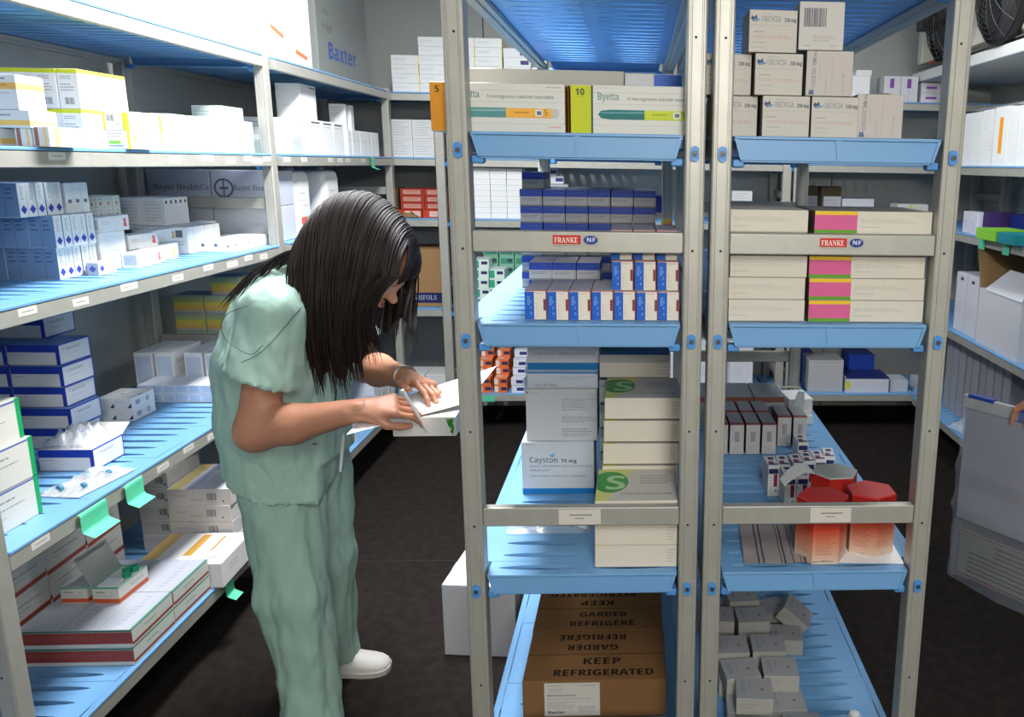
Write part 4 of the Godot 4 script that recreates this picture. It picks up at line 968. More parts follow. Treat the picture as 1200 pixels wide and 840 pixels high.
	kind("red_box_bright", Vector3(0.13, 0.042, 0.2), Color(0.72, 0.24, 0.12), func(f): f.fill(0.28, 0.15, 0.95, 0.85, Color(0.85, 0.72, 0.68)).grey(0.4, 0.35, 0.8, 0.6, 1, Color(0.6, 0.3, 0.25), 0.5), null, null, 400)
	kind("blood_products_crate", Vector3(0.20, 0.33, 0.3), Color(0.60, 0.47, 0.32), func(f): f.fill(0, 0.76, 1, 0.94, Color(0.15, 0.17, 0.33)).words("GRIFOLS", 0.14, 0.885, 0.075, Color(0.80, 0.80, 0.86), "serif", 0, 0.95), null, null, 600, 0.003, "brown_card")
	kind("brown_carton", Vector3(0.13, 0.16, 0.15), Color(0.33, 0.26, 0.17), null, null, null, 100, 0.002, "brown_card")
	kind("lime_squares", Vector3(0.18, 0.12, 0.12), Color(0.80, 0.81, 0.84), func(f): f.fill(0.2, 0.4, 0.4, 0.7, Color(0.66, 0.72, 0.2)), func(f): f.fill(0.15, 0.15, 0.3, 0.45, Color(0.66, 0.72, 0.2)).fill(0.65, 0.5, 0.8, 0.8, Color(0.66, 0.72, 0.2)), null, 300)
	kind("grey_big", Vector3(0.21, 0.195, 0.2), Color(0.66, 0.66, 0.67), func(f): f.grey(0.1, 0.05, 0.9, 0.12, 1, INK, 0.2), null, func(f): f.fill(0, 0, 1, 1, Color(0.5, 0.5, 0.5)), 250, 0.002)
	kind("white_navy_lid", Vector3(0.26, 0.095, 0.2), Color(0.76, 0.77, 0.80), func(f): f.fill(0, 0, 1, 0.12, Color(0.12, 0.16, 0.38)).fill(0, 0.3, 0.1, 0.75, Color(0.80, 0.76, 0.12)).grey(0.2, 0.3, 0.5, 0.5, 2, INK, 0.3), null, func(f): f.fill(0, 0, 1, 1, Color(0.10, 0.15, 0.38)), 300)
	kind("royal_plain", Vector3(0.16, 0.18, 0.2), Color(0.10, 0.22, 0.58), null, null, null, 100)
	kind("small_grey", Vector3(0.11, 0.07, 0.15), Color(0.72, 0.73, 0.77), func(f): f.grey(0.1, 0.2, 0.9, 0.8, 4, INK, 0.3), null, null, 300)
	kind("purple_mark", Vector3(0.095, 0.14, 0.15), Color(0.80, 0.79, 0.80), func(f): f.fill(0.35, 0.1, 0.6, 0.45, Color(0.50, 0.26, 0.60)).grey(0.4, 0.5, 0.5, 0.95, 6, Color(0.45, 0.3, 0.5), 0.6), null, null, 400)
	kind("purple_flat", Vector3(0.11, 0.0545, 0.15), Color(0.80, 0.79, 0.80), func(f): f.fill(0.25, 0.4, 0.8, 0.62, Color(0.55, 0.24, 0.62)), null, null, 400)
	kind("dark_gold", Vector3(0.12, 0.2, 0.15), Color(0.24, 0.20, 0.12), func(f): f.fill(0.12, 0.28, 1, 0.85, Color(0.66, 0.66, 0.68)).grey(0.2, 0.35, 0.9, 0.75, 4, INK, 0.35), null, null, 300)
	kind("lime_text", Vector3(0.18, 0.055, 0.15), Color(0.76, 0.76, 0.74), func(f): f.grey(0.1, 0.3, 0.9, 0.7, 2, Color(0.6, 0.6, 0.3), 0.5).fill(0.4, 0.1, 0.5, 0.9, Color(0.75, 0.72, 0.3)), null, null, 300)
	# shelves under the cooling unit; S faces the aisle
	kind("tall_file", Vector3(0.20, 0.255, 0.105), WHITE, null, func(f): f.fill(0.97, 0, 1, 1, Color(0.6, 0.6, 0.6)), null, 250)
	kind("tall_file_orange", Vector3(0.20, 0.262, 0.15), WHITE, null, func(f): f.fill(0.38, 0.18, 0.62, 0.78, Color(0.96, 0.62, 0.10)), null, 300)
	kind("tall_file_text", Vector3(0.20, 0.258, 0.14), WHITE, null, func(f): f.grey(0.75, 0.4, 0.85, 0.75, 6, INK, 0.6).fill(0.97, 0, 1, 1, Color(0.55, 0.5, 0.48)), null, 300)
	kind("red_line_file", Vector3(0.22, 0.42, 0.075), Color(0.58, 0.58, 0.61), null, func(f): f.fill(0.0, 0.1, 0.07, 0.55, Color(0.5, 0.16, 0.12)).grey(0.5, 0.5, 0.6, 0.7, 4, INK, 0.5), null, 250)
	kind("grey_file", Vector3(0.22, 0.42, 0.085), Color(0.60, 0.60, 0.63), null, func(f): f.fill(0.96, 0.05, 1, 0.9, Color(0.35, 0.35, 0.4)).grey(0.2, 0.4, 0.4, 0.55, 3, INK, 0.4), null, 250)
	kind("white_case", Vector3(0.25, 0.30, 0.15), Color(0.80, 0.80, 0.83), null, func(f): f.fill(0.4, 0.07, 0.65, 0.12, Color(0.2, 0.22, 0.3)).grey(0.2, 0.5, 0.7, 0.7, 4, INK, 0.2).fill(0.02, 0, 0.04, 1, Color(0.5, 0.5, 0.55)), null, 300, 0.003)
	kind("lime_green_box", Vector3(0.16, 0.05, 0.2), Color(0.48, 0.72, 0.20), null, func(f): f.grey(0.1, 0.3, 0.8, 0.6, 1, Color(0.7, 0.85, 0.5), 0.5), null, 200)
	kind("bright_green_box", Vector3(0.16, 0.17, 0.1), Color(0.36, 0.68, 0.16), null, null, null, 100)
	kind("teal_box", Vector3(0.16, 0.045, 0.18), Color(0.10, 0.48, 0.52), null, null, null, 100)
	kind("night_blue_box", Vector3(0.15, 0.11, 0.2), Color(0.10, 0.16, 0.46), null, func(f): f.grey(0.1, 0.6, 0.9, 0.9, 2, Color(0.3, 0.4, 0.7), 0.7), null, 200)
	kind("violet_box", Vector3(0.12, 0.115, 0.07), Color(0.22, 0.14, 0.36), null, null, null, 100)
	kind("small_white_text", Vector3(0.08, 0.105, 0.09), Color(0.78, 0.78, 0.82), null, func(f): f.grey(0.2, 0.4, 0.8, 0.9, 4, INK, 0.35), null, 300)
	# stickers
	kind("maker_sticker", Vector3(0.0525, 0.021, 0.0007), Color(0.78, 0.16, 0.13), func(f): f.fill(0, 0.8, 1, 1, Color(0.68, 0.67, 0.62)).words("FRANKE", 0.05, 0.66, 0.46, Color(0.94, 0.92, 0.88), "serifbold", 0, 0.78).grey(0.1, 0.86, 0.9, 0.96, 1, Color(0.3, 0.35, 0.5), 0.6), null, null, 3000, 0.0001)
	kind("oval_sticker", Vector3(0.031, 0.021, 0.0007), Color(0.68, 0.67, 0.62), func(f): f.disc(0.5, 0.42, 0.40, Color(0.14, 0.22, 0.52), 1.6).words("NF", 0.24, 0.58, 0.38, Color(0.86, 0.88, 0.92), "sansbold", 0, 1.2).grey(0.05, 0.88, 0.95, 0.96, 1, Color(0.3, 0.35, 0.5), 0.6), null, null, 3000, 0.0001)
	kind("bar_label", Vector3(0.085, 0.032, 0.0006), Color(0.80, 0.78, 0.73), func(f): f.grey(0.25, 0.28, 0.82, 0.46, 1, INK, 0.85, 3).grey(0.38, 0.54, 0.62, 0.70, 1, INK, 0.85, 5), null, null, 1500, 0.0001)
	kind("rail_label", Vector3(0.001, 0.018, 0.06), Color(0.80, 0.79, 0.76), null, func(f): f.grey(0.2, 0.35, 0.85, 0.7, 1, Color(0.35, 0.3, 0.3), 0.8), null, 1000, 0.0001)
	kind("rail_label_red", Vector3(0.001, 0.018, 0.075), Color(0.82, 0.80, 0.78), null, func(f): f.grey(0.15, 0.35, 0.85, 0.7, 1, Color(0.75, 0.25, 0.25), 0.7, 6), null, 1000, 0.0001)
	kind("canister_label", Vector3(0.001, 0.19, 0.125), Color(0.84, 0.84, 0.83), null, func(f): f.grey(0.2, 0.28, 0.85, 0.33, 1, INK, 0.5, 4).grey(0.2, 0.42, 0.6, 0.46, 1, Color(0.4, 0.45, 0.6), 0.6).grey(0.4, 0.54, 0.9, 0.58, 1, Color(0.8, 0.4, 0.35), 0.7).fill(0.2, 0.80, 0.82, 0.94, Color(0.92, 0.36, 0.28)), null, 500, 0.0002)
	kind("hex_print", Vector3(0.06, 0.135, 0.001), Color(0.85, 0.4, 0.3), func(f): f.grad(0, 0, 1, 0.45, Color(0.62, 0.10, 0.08), Color(0.74, 0.24, 0.16)).grad(0, 0.45, 1, 0.66, Color(0.76, 0.30, 0.20), Color(0.80, 0.52, 0.40)).grad(0, 0.66, 1, 1, Color(0.80, 0.52, 0.40), Color(0.80, 0.73, 0.66)).grey(0.12, 0.3, 0.9, 0.85, 14, Color(0.45, 0.12, 0.08), 0.45, 3).grey(0.35, 0.94, 0.65, 0.97, 1, INK, 0.5), null, func(f): f.fill(0, 0, 1, 1, Color(0.74, 0.2, 0.16)), 1500)
	kind("hex_print_code", Vector3(0.06, 0.135, 0.001), Color(0.85, 0.4, 0.3), func(f): f.grad(0, 0, 1, 0.45, Color(0.62, 0.10, 0.08), Color(0.78, 0.22, 0.12)).grad(0, 0.45, 1, 0.66, Color(0.76, 0.30, 0.20), Color(0.80, 0.54, 0.42)).grad(0, 0.66, 1, 1, Color(0.80, 0.54, 0.42), Color(0.82, 0.74, 0.68)).grey(0.12, 0.3, 0.9, 0.7, 10, Color(0.45, 0.12, 0.08), 0.4, 7).bars(0.3, 0.86, 0.85, 0.91, Color(0.35, 0.2, 0.15), 9), null, null, 1500)
	kind("leaflet_print", Vector3(0.17, 0.001, 0.17), Color(0.62, 0.58, 0.56), null, null, func(f): f.fill(0.16, 0, 0.18, 1, INK).fill(0.22, 0, 0.23, 1, INK).fill(0.42, 0, 0.43, 1, INK).fill(0.46, 0, 0.475, 1, INK).fill(0.56, 0, 0.57, 1, INK).fill(0.64, 0, 0.65, 1, INK).fill(0.68, 0, 0.70, 1, INK).fill(0.78, 0, 0.79, 1, INK).fill(0.88, 0, 0.9, 1, INK), 500)
	kind("bag_insert", Vector3(0.36, 0.13, 0.004), Color(0.44, 0.46, 0.43), func(f): stripes(f), null, null, 450)
	var t := ImageTexture.create_from_image(sheet_image)
	for m in ["card", "brown_card", "foil"]: M[m].albedo_texture = t

func stripes(f: Face) -> void:
	f.fill(0, 0, 1, 0.03, Color(0.45, 0.12, 0.12)).fill(0, 0.93, 1, 0.97, Color(0.45, 0.12, 0.12))
	for i in 8: f.fill(0.3 if i < 3 else 0.08, 0.12 + i * 0.1, 1, 0.16 + i * 0.1, Color(0.34, 0.28, 0.24))

func pen_front(f: Face, block: Color, window: Color, cap: Color, dose: String) -> void:
	f.fill(0, 0, 0.155, 1, block).words(dose, 0.035, 0.21, 0.13, Color(0.15, 0.22, 0.14), "sansbold").grey(0.05, 0.24, 0.11, 0.27, 1, INK, 0.7)
	f.fill(0.155, 0, 0.168, 1, Color(0.08, 0.30, 0.30))
	for v in [0.14, 0.38, 0.70, 0.82]: f.fill(0.168, v, 1, v + 0.008, Color(0.72, 0.71, 0.68))
	f.grey(0.2, 0.04, 0.33, 0.07, 1, INK, 0.5).grey(0.86, 0.04, 0.99, 0.10, 1, INK, 0.4)
	f.words("Byetta", 0.20, 0.30, 0.15, Color(0.22, 0.40, 0.38), "serif", 0, 0.75).words("%s microgramos solución inyectable" % dose, 0.42, 0.30, 0.065, Color(0.35, 0.36, 0.36), "sans", 0, 1.0)
	f.poly([[0.205, 0.60], [0.23, 0.52], [0.30, 0.50], [0.56, 0.50], [0.56, 0.70], [0.30, 0.70], [0.23, 0.68]], cap).poly([[0.23, 0.55], [0.56, 0.53], [0.56, 0.57], [0.23, 0.58]], cap.lightened(0.3)).fill(0.56, 0.50, 0.90, 0.70, window).grey(0.62, 0.56, 0.74, 0.64, 1, block.darkened(0.4), 0.8).fill(0.78, 0.53, 0.835, 0.67, Color(0.85, 0.85, 0.84)).fill(0.79, 0.56, 0.825, 0.64, Color(0.4, 0.42, 0.46)).words(dose, 0.845, 0.65, 0.11, Color(0.4, 0.35, 0.1), "sans")
	f.poly([[0.90, 0.50], [0.95, 0.51], [0.96, 0.6], [0.95, 0.69], [0.90, 0.70]], Color(0.76, 0.74, 0.70)).grey(0.88, 0.86, 0.98, 0.93, 1, Color(0.85, 0.45, 0.4), 0.8)

func swoosh_front(f: Face) -> void:
	f.poly([[0.02, 0.20], [0.08, 0.28], [0.16, 0.20], [0.14, 0.10], [0.10, 0.17], [0.05, 0.13]], Color(0.18, 0.26, 0.42)).poly([[0.06, 0.22], [0.2, 0.2], [0.22, 0.24], [0.12, 0.28]], Color(0.4, 0.55, 0.65))
	f.grey(0.26, 0.07, 0.52, 0.10, 1, INK, 0.5).words("ORENCIA", 0.24, 0.275, 0.125, Color(0.42, 0.44, 0.50), "serif", 0, 0.66).words("250 mg", 0.73, 0.275, 0.09, Color(0.2, 0.2, 0.25), "serifbold", 0, 0.72).grey(0.03, 0.36, 0.97, 0.38, 1, INK, 0.5)
	f.grey(0.08, 0.50, 0.32, 0.54, 1, Color(0.15, 0.15, 0.18), 0.9).grey(0.08, 0.61, 0.95, 0.69, 2, Color(0.72, 0.34, 0.30), 0.6).grey(0.08, 0.76, 0.40, 0.79, 1, INK, 0.5).grey(0.08, 0.88, 0.36, 0.91, 1, INK, 0.5)

# ------------------------------------------------------------------ what stands on the shelves
func V(x: float, y: float, z: float) -> Vector3: return Vector3(x, y, z)

# row of cartons along x standing at z (front face), starting at x0
func row(k: String, x0: float, y: float, z: float, n: int, label: String, where: String, group: String, gap := 0.001, loose := 0.006) -> void:
	var s: Vector3 = kinds[k].size
	for i in n:
		carton(k, V(x0 + (i + 0.5) * (s.x + gap), y, z - s.z / 2 + rng.randf_range(-0.002, 0.002)), "%s, %s from the post, %s" % [label, ORD[i], where], group, rng.randf_range(-loose, loose))

func fill_wall_shelves() -> void:
	var y1: float = AISLE_Y[4] + 0.0005
	var y2: float = AISLE_Y[3] + 0.0005
	var y3: float = AISLE_Y[2] + 0.0005
	var y4: float = AISLE_Y[1] + 0.0005
	var y5: float = AISLE_Y[0] + 0.0005
	# top shelf
	carton("big_white", V(-1.485, y1, -2.62), "big plain white carton on the top shelf, nearest of its row")
	carton("big_white_narrow", V(-1.485, y1, -3.005), "big white carton with faint print on the top shelf, second of its row")
	carton("orange_flash", V(-1.445, y1, -3.455), "white carton with a slanted orange flash, just beyond the tall post")
	carton("orange_flash_low", V(-1.445, y1, -3.672), "white carton with a low orange flash, beside the grey crate")
	carton("blue_name_crate", V(-1.485, y1, -4.20), "large grey carton, darkened for shade, with a blue name printed across it", "", 0.0, "crate")
	block("flat_white", V(-1.32, y1, -4.897), 1, 4, 1, 1, "flat white carton", "shorter stack behind the grey crate", "flat cartons on the far top shelf")
	block("flat_white", V(-1.172, y1, -4.897), 1, 6, 1, 1, "flat white carton", "taller stack beside the front post", "flat cartons on the far top shelf")
	block("flat_white", V(-1.02, y1, -4.897), 2, 6, 1, 1, "flat white carton", "stacks behind the front post", "flat cartons on the far top shelf", 0.0015, 0.012, [], "carton", "post")
	block("flat_white_navy", V(-0.722, y1, -4.897), 1, 5, 1, 1, "flat white carton with navy patch", "stack under the middle unit's rail", "flat cartons on the far top shelf")
	block("flat_white", V(-0.572, y1, -4.897), 2, 3, 1, 1, "flat white carton", "low stacks seen under the rail", "flat cartons on the far top shelf", 0.0015, 0.012, [], "carton", "post")
	# eye-level shelf
	var w2 := "eye-level wall shelf"
	block("lime_band", V(-1.36, y2, -2.255), 4, 2, 4, -1, "white carton with lime band", w2, "lime-banded cartons", 0.0006, 0.003, [], "carton", "aisle", true)
	carton("orange_band", V(-1.41, y2 + 0.0775, -2.045), "white carton with broad orange band, on the low pair by the lime-banded stack")
	carton("orange_low", V(-1.392, y2 + 0.039, -2.045), "low white carton with orange stripe, middle of the pile of three")
	for i in 2: carton("orange_stripe_flat", V(-1.305 - i * 0.037, y2, -2.07), "small white carton with orange upright stripe, %s from the aisle under the pile" % ORD[i], "orange-striped small cartons")
	carton("orange_low", V(-1.46, y2, -2.045), "low white carton with orange stripe, at the bottom of the pile")
	carton("lime_green_label", V(-1.335, y2, -2.395), "white carton with a green label, lower of two before the lime stack")
	carton("lime_small", V(-1.335, y2 + 0.0465, -2.395), "white carton with lime ends, upper of two before the lime stack")
	block("yellow_spine", V(-1.345, y2, -2.455), 1, 2, 3, -1, "white carton with yellow spine", w2, "yellow-spined cartons", 0.001, 0.006)
	block("pale_blue_end", V(-1.35, y2, -2.645), 1, 2, 2, -1, "white carton with pale blue end", w2, "pale blue ended cartons")
	block("plain_white", V(-1.345, y2, -2.82), 1, 2, 3, -1, "plain white carton", w2, "plain white cartons before the tall post", 0.001)
	block("teal_stripe", V(-1.43, y2, -3.10), 1, 2, 1, -1, "pale carton with teal stripe", "pile by the tall post", "teal-striped cartons")
	carton("grey_green", V(-1.45, y2 + 0.1015, -3.16), "grey-green carton on the teal-striped pile by the tall post")
	carton("grey_green", V(-1.42, y2, -3.41), "grey-green carton in the shade behind the tall post", "", PI / 2)
	carton("small_grey", V(-1.40, y2, -3.52), "small grey carton between the tall post and the white folder boxes", "", PI / 2)
	carton("folder_box_blue", V(-1.475, y2, -3.675), "white folder-like box with a blue name, first of four upright", "upright folder boxes")
	for i in 3: carton("folder_box", V(-1.475, y2, -3.815 - i * 0.140), "white folder-like box with dark band, %s of four upright" % ORD[i + 1], "upright folder boxes")
	carton("tall_white", V(-1.42, y2 + 0.1430, -3.80), "tall white carton standing on top of the folder boxes")
	block("narrow_white", V(-1.36, y2, -4.24), 2, 1, 8, -1, "narrow white carton", "past the folder boxes", "narrow cartons past the folder boxes", 0.001, 0.02)
	block("narrow_white", V(-1.38, y2 + 0.1205, -4.30), 1, 1, 2, -1, "narrow white carton lying on the others", "past the folder boxes", "narrow cartons past the folder boxes", 0.03, 0.2)
	block("grey_white", V(-1.345, y2, -4.905), 2, 2, 1, 1, "greyish white carton", "eye-level back shelf", "greyish cartons on the back shelf", 0.002, 0.01, [], "carton", "wall side")
	# middle shelf of the wall
	var w3 := "blue-diamond stack"
	block("diamond", V(-1.468, y3, -2.255), 3, 1, 5, -1, "white carton with blue diamond", w3, "blue-diamond cartons, bottom row", 0.0006, 0.003)
	block("diamond", V(-1.452, y3 + 0.0815, -2.235), 3, 1, 5, -1, "white carton with blue diamond, middle row", w3, "blue-diamond cartons, middle row", 0.0006, 0.003)
	block("diamond", V(-1.470, y3 + 0.163, -2.150), 3, 1, 5, -1, "white carton with blue diamond, top row", w3, "blue-diamond cartons, top row", 0.0006, 0.003)
	carton("diamond_lying", V(-1.44, y3, -2.385), "blue-diamond carton lying on its side before the stack")
	block("blue_top_plain", V(-1.47, y3 + 0.163, -2.325), 1, 1, 3, -1, "white carton with a grey mark", "behind top row of diamonds", "grey-marked cartons", 0.001, 0.006)
	block("orange_square", V(-1.55, y3, -2.54), 1, 6, 4, -1, "small grey carton with orange square", "tall stack", "orange-square cartons", 0.0006, 0.006)
	block("plain_white", V(-1.462, y3, -2.425), 1, 2, 1, -1, "white carton among the emblem cartons", w3 + " end", "white cartons by the diamonds", 0.001, 0.01)
	carton("emblem_red", V(-1.445, y3, -2.59), "white carton with crossed red emblem, lying nearest the rail", "", 0.08)
	carton("emblem_red", V(-1.482, y3 + 0.1052, -2.50), "white carton with crossed red emblem, on top near the diamonds", "", 0.05)
	carton("emblem_red", V(-1.50, y3 + 0.0425, -2.665), "white carton with crossed red emblem, farther along in second row", "", -0.02)
	carton("emblem_orange", V(-1.53, y3 + 0.0425, -2.835), "white carton with crossed orange emblem, on another at the end")
	carton("emblem_orange", V(-1.47, y3, -2.715), "white carton with crossed orange emblem, lying on the shelf at the end")
	carton("emblem_orange", V(-1.555, y3, -2.86), "white carton with crossed orange emblem, under the farthest one")
	carton("emblem_red", V(-1.508, y3, -2.625), "white carton with crossed red emblem, behind the one nearest the rail")
	carton("emblem_red", V(-1.50, y3, -2.78), "white carton with crossed red emblem, at the bottom in the middle")
	block("dark_square", V(-1.469, y3, -2.905), 4, 1, 6, -1, "white carton with dark square", "row near the rail", "dark-square cartons", 0.0008, 0.004)
	block("dotted_tall", V(-1.565, y3 + 0.087, -2.965), 2, 1, 5, -1, "white carton with a dark dot, on the dark-square row", "near the wall", "dotted cartons", 0.0008, 0.004)
	block("dark_square", V(-1.535, y3, -3.135), 1, 1, 3, -1, "white carton with dark square", "beyond the long row", "dark-square cartons beyond", 0.001, 0.008)
	for i in 3: carton("dots_row", V(-1.437 - i * 0.003, y3, -3.03 - i * 0.103), "low white carton with a row of dots, %s from the near end by the rail" % ORD[i], "low dotted cartons", 0.02 * i)
	for e in [[-1.700, "healthcare_crate", "behind the wall post"], [-1.470, "healthcare_crate_mark", "with a round cross mark"]]:
		carton("crate_plain", V(e[0], y3, -3.430), "plain grey carton under the named one " + e[2], "plain crates under", 0, "crate")
		carton(e[1], V(e[0], y3 + 0.1335, -3.430), "grey carton with a firm's name facing the camera, " + e[2], "healthcare crates", 0, "crate")
	for i in 2: canister(V(-1.455, y3, -3.63 - i * 0.355), "white plastic canister with a red label, %s of two beyond the tall post" % ["nearer", "farther"][i])
	# lower shelf of the wall
	var w4 := "lower wall shelf"
	block("green_edge", V(-1.387, y4, -1.735), 2, 2, 1, -1, "big white carton with green edge", "stack by the near post", "green-edged cartons", 0.001, 0.004)
	block("green_edge", V(-1.392, y4 + 0.188, -1.722), 2, 1, 1, -1, "big white carton with green edge, topmost", "stack by the near post", "green-edged cartons on top", 0.001, 0.004)
	for j in 5:
		var dx: float = [0.0, 0.008, -0.004, 0.004, 0.0][j]
		for i in 2: carton("blue_band", V(-1.667 - i * 0.142 + dx, y4 + j * 0.0609, -2.475 + [0, 0.004, -0.003, 0.006, 0.002][j]), "white carton with royal blue band, %s from below, %s column of the blue stack" % [ORD[j], "outer" if i == 0 else "inner"], "blue-banded cartons", rng.randf_range(-0.01, 0.01))
	carton("blue_band", V(-1.75, y4 + 5 * 0.0609, -2.55), "white carton with royal blue band, alone on top of the blue stack")
	open_blue_box(V(-1.50, y4, -2.292))
	vial_bag()
	block("navy_triangle", V(-1.580, y4, -2.677), 2, 2, 1, -1, "small white carton with navy triangle", w4, "navy-triangle cartons", 0.001, 0.01)
	block("clear_front", V(-1.437, y4, -2.896), 6, 2, 2, -1, "small carton with clear front", w4, "clear-fronted cartons", 0.001, 0.006, [], "carton", "rail")
	for i in 4: carton("red_script", V(-1.49 - i * 0.07 - (0.03 if i > 1 else 0.0), y4, -3.128), "white carton with pale blue end and red script, %s from the rail" % ORD[i], "red-script cartons", 0.02)
	block("yellow_grade", V(-1.585, y4, -3.43), 2, 4, 1, -1, "yellow and green carton", "stepped stack", "yellow-green cartons, lower rows", 0.003, 0.01)
	carton("yellow_grade", V(-1.615, y4 + 4 * 0.0719, -3.50), "yellow and green carton, alone on top of the stepped stack")
	carton("yellow_grade", V(-1.77, y4 + 0.0, -3.62), "yellow and green carton, in the shade at the back of the stepped stack")
	# lowest shelf of the wall
	var w5 := "lowest wall shelf"
	for j in 2:
		for l in 2: carton("rust_tray", V(-1.467, y5 + j * 0.0518, -2.205 - l * 0.208), "flat white and rust-red tray carton, %s layer, %s half" % [["bottom", "top"][j], ["near", "far"][l]], "rust-red trays", 0.01 * (j - l))
	rust_boxes()
	for l in 3: for j in 4 - (1 if l == 2 else 0): carton("red_stripe", V(-1.715, y5 + j * 0.0834, -2.18 - l * 0.173), "white carton with a red stripe, %s row up in the %s stack beside the trays" % [ORD[j], ["near", "middle", "far"][l]], "red-striped cartons", rng.randf_range(-0.02, 0.02))
	block("barcode_end", V(-1.57, y5, -2.80), 1, 5, 1, -1, "grey-white carton with bar marks", "inner stack", "bar-marked cartons, inner stack", 0.001, 0.02)
	block("barcode_wide", V(-1.358, y5, -2.77), 1, 4, 1, -1, "wide grey-white carton with bar marks", "outer stack", "bar-marked cartons, outer stack", 0.001, 0.03)
	carton("orange_stripe_lid", V(-1.42, y5, -2.635), "flat white carton with orange stripes on its top, by the rail", "", 0.04)
	block("lime_squares", V(-1.35, y5, -4.35), 1, 2, 3, -1, "pale pack with lime squares", "behind the nurse's hands", "lime-square packs", 0.003, 0.03)
	block("grey_white", V(-1.34, y5, -3.6), 2, 2, 2, -1, "greyish carton", "lowest shelf beyond the tall post", "greyish cartons low down", 0.003, 0.03)
	block("plain_white", V(-1.34, y4, -3.75), 3, 3, 4, -1, "plain white carton", "lower shelf behind the nurse", "plain cartons behind the nurse", 0.002, 0.02, [], "carton", "rail", true)
	# tags and little labels on the rails
	for e in [[-2.005, 0, 0.105, "pale green tag hanging from the lower rail, nearest of two"], [-2.175, 0, 0.08, "pale green tag hanging from the lower rail, second of two"]]: green_tag(V(-1.312, y4 - 0.010, e[0]), e[2], e[3])
	green_tag(V(-1.312, y5 - 0.010, -2.60), 0.055, "pale green tag on the lowest rail by the striped lid")
	for e in [[1, 1, [-1.83, -2.02, -2.19, -2.33, -2.47, -2.62, -2.73]], [1, 2, [-1.90, -2.08, -2.28, -2.52, -2.70, -2.86, -2.98, -3.10]], [1, 3, [-2.07, -2.58, -2.77, -2.92, -3.05, -3.12, -3.20]]]:
		var sh := shelf_of(units.l1, e[1])
		var n := 0
		for z in e[2]:
			var o := part(sh, "label", kinds["rail_label_red" if n % 3 == 2 else "rail_label"].mesh, M.card, V(0.2585, -0.028 - 0.008 * (n % 2), z + 1.687))
			n += 1
	for z in [-3.38, -3.55, -3.85, -3.97, -4.08, -4.3]: part(shelf_of(units.l2, 3), "label", kinds["rail_label"].mesh, M.card, V(0.2585, -0.029, z + 3.29))
	green_tag(V(-1.312, y2 - 0.006, -4.42), 0.05, "pale green tag on the eye-level rail near the back corner")

func canister(at: Vector3, label: String) -> void:
	var t := thing("canister", label, "canister", "white canisters", at)
	var g := Geo.new()
	# rounded body, shoulders narrowing to the top
	var rows := []
	for e in [[0.0, 0.93], [0.004, 0.985], [0.012, 1.0], [0.222, 1.0], [0.242, 0.985], [0.255, 0.94], [0.261, 0.86], [0.263, 0.70]]: rows.append(e)
	var p := PackedVector3Array()
	for e in rows:
		for k in 40:
			var a := TAU * k / 40
			var c := V(signf(cos(a)) * pow(absf(cos(a)), 0.28) * 0.095 * e[1], e[0], signf(sin(a)) * pow(absf(sin(a)), 0.28) * 0.088 * e[1])
			p.append(c)
	g.sheet(p, rows.size(), 40, true)
	var top := PackedVector3Array()
	for k in 40: top.append(p[p.size() - 40 + k])
	for k in 40: top.append(V(0, 0.2635, 0))
	g.sheet(top, 2, 40, true)
	part(t, "body", g.mesh(), M.white_plastic)
	part(t, "cap", lathe_mesh([[0.0, 0.014], [0.018, 0.014], [0.021, 0.011], [0.021, 0.0]]), M.white_plastic, V(0.03, 0.2625, -0.03))
	part(t, "label", kinds.canister_label.mesh, M.card, V(0.0955, 0.04, 0))

func lathe_mesh(profile: Array, sides := 20) -> ArrayMesh:
	var g := Geo.new()
	var q := PackedVector2Array()
	for p in profile: q.append(Vector2(p[0], p[1]))
	if q[0].y > q[q.size() - 1].y: q.reverse()
	g.lathe(q, Vector3.ZERO, sides)
	return g.mesh()

# crumpled film: a patch of wavy clear plastic, half-sizes a x b, height h
func film(a: float, b: float, h: float, seed_: int, n := 14) -> ArrayMesh:
	var f := FastNoiseLite.new()
	f.seed = seed_
	f.frequency = 1.0
	var g := Geo.new()
	var p := PackedVector3Array()
	for r in n:
		for c in n:
			var u := c / (n - 1.0) * 2 - 1
			var w := r / (n - 1.0) * 2 - 1
			var e := 1.0 - pow(maxf(absf(u), absf(w)), 3.0)
			p.append(V(u * a * (1 + 0.06 * f.get_noise_2d(w * 3, 5)), h * (0.12 + e * (0.55 + 1.1 * f.get_noise_2d(u * 2.6, w * 2.6)) * 0.8), w * b * (1 + 0.06 * f.get_noise_2d(u * 3, 9))))
	g.sheet(p, n, n)
	return g.mesh()

func open_blue_box(at: Vector3) -> void:
	var t := thing("open_carton", "open blue-banded carton stuffed with clear plastic bags, on the lower wall shelf", "box", "", at)
	part(t, "box", kinds.blue_band_open.mesh, M.card)
	for i in 2: part(t, "plastic_bag", film(0.062, 0.06, 0.05, 21 + i), M.plastic_clear, V(-0.01 + 0.02 * i, 0.058 + 0.012 * i, -0.01 + 0.03 * i))
	part(t, "plastic_bag", film(0.035, 0.05, 0.04, 25), M.plastic_white, V(0.01, 0.055, 0.01))
	var g := Geo.new()
	g.box(V(0, 0, 0), V(0.138, 0.0012, 0.05), 0.0003, Basis(Vector3.RIGHT, 0.5))
	part(t, "flap", g.mesh(), M.card_white, V(0, 0.071, -0.088))

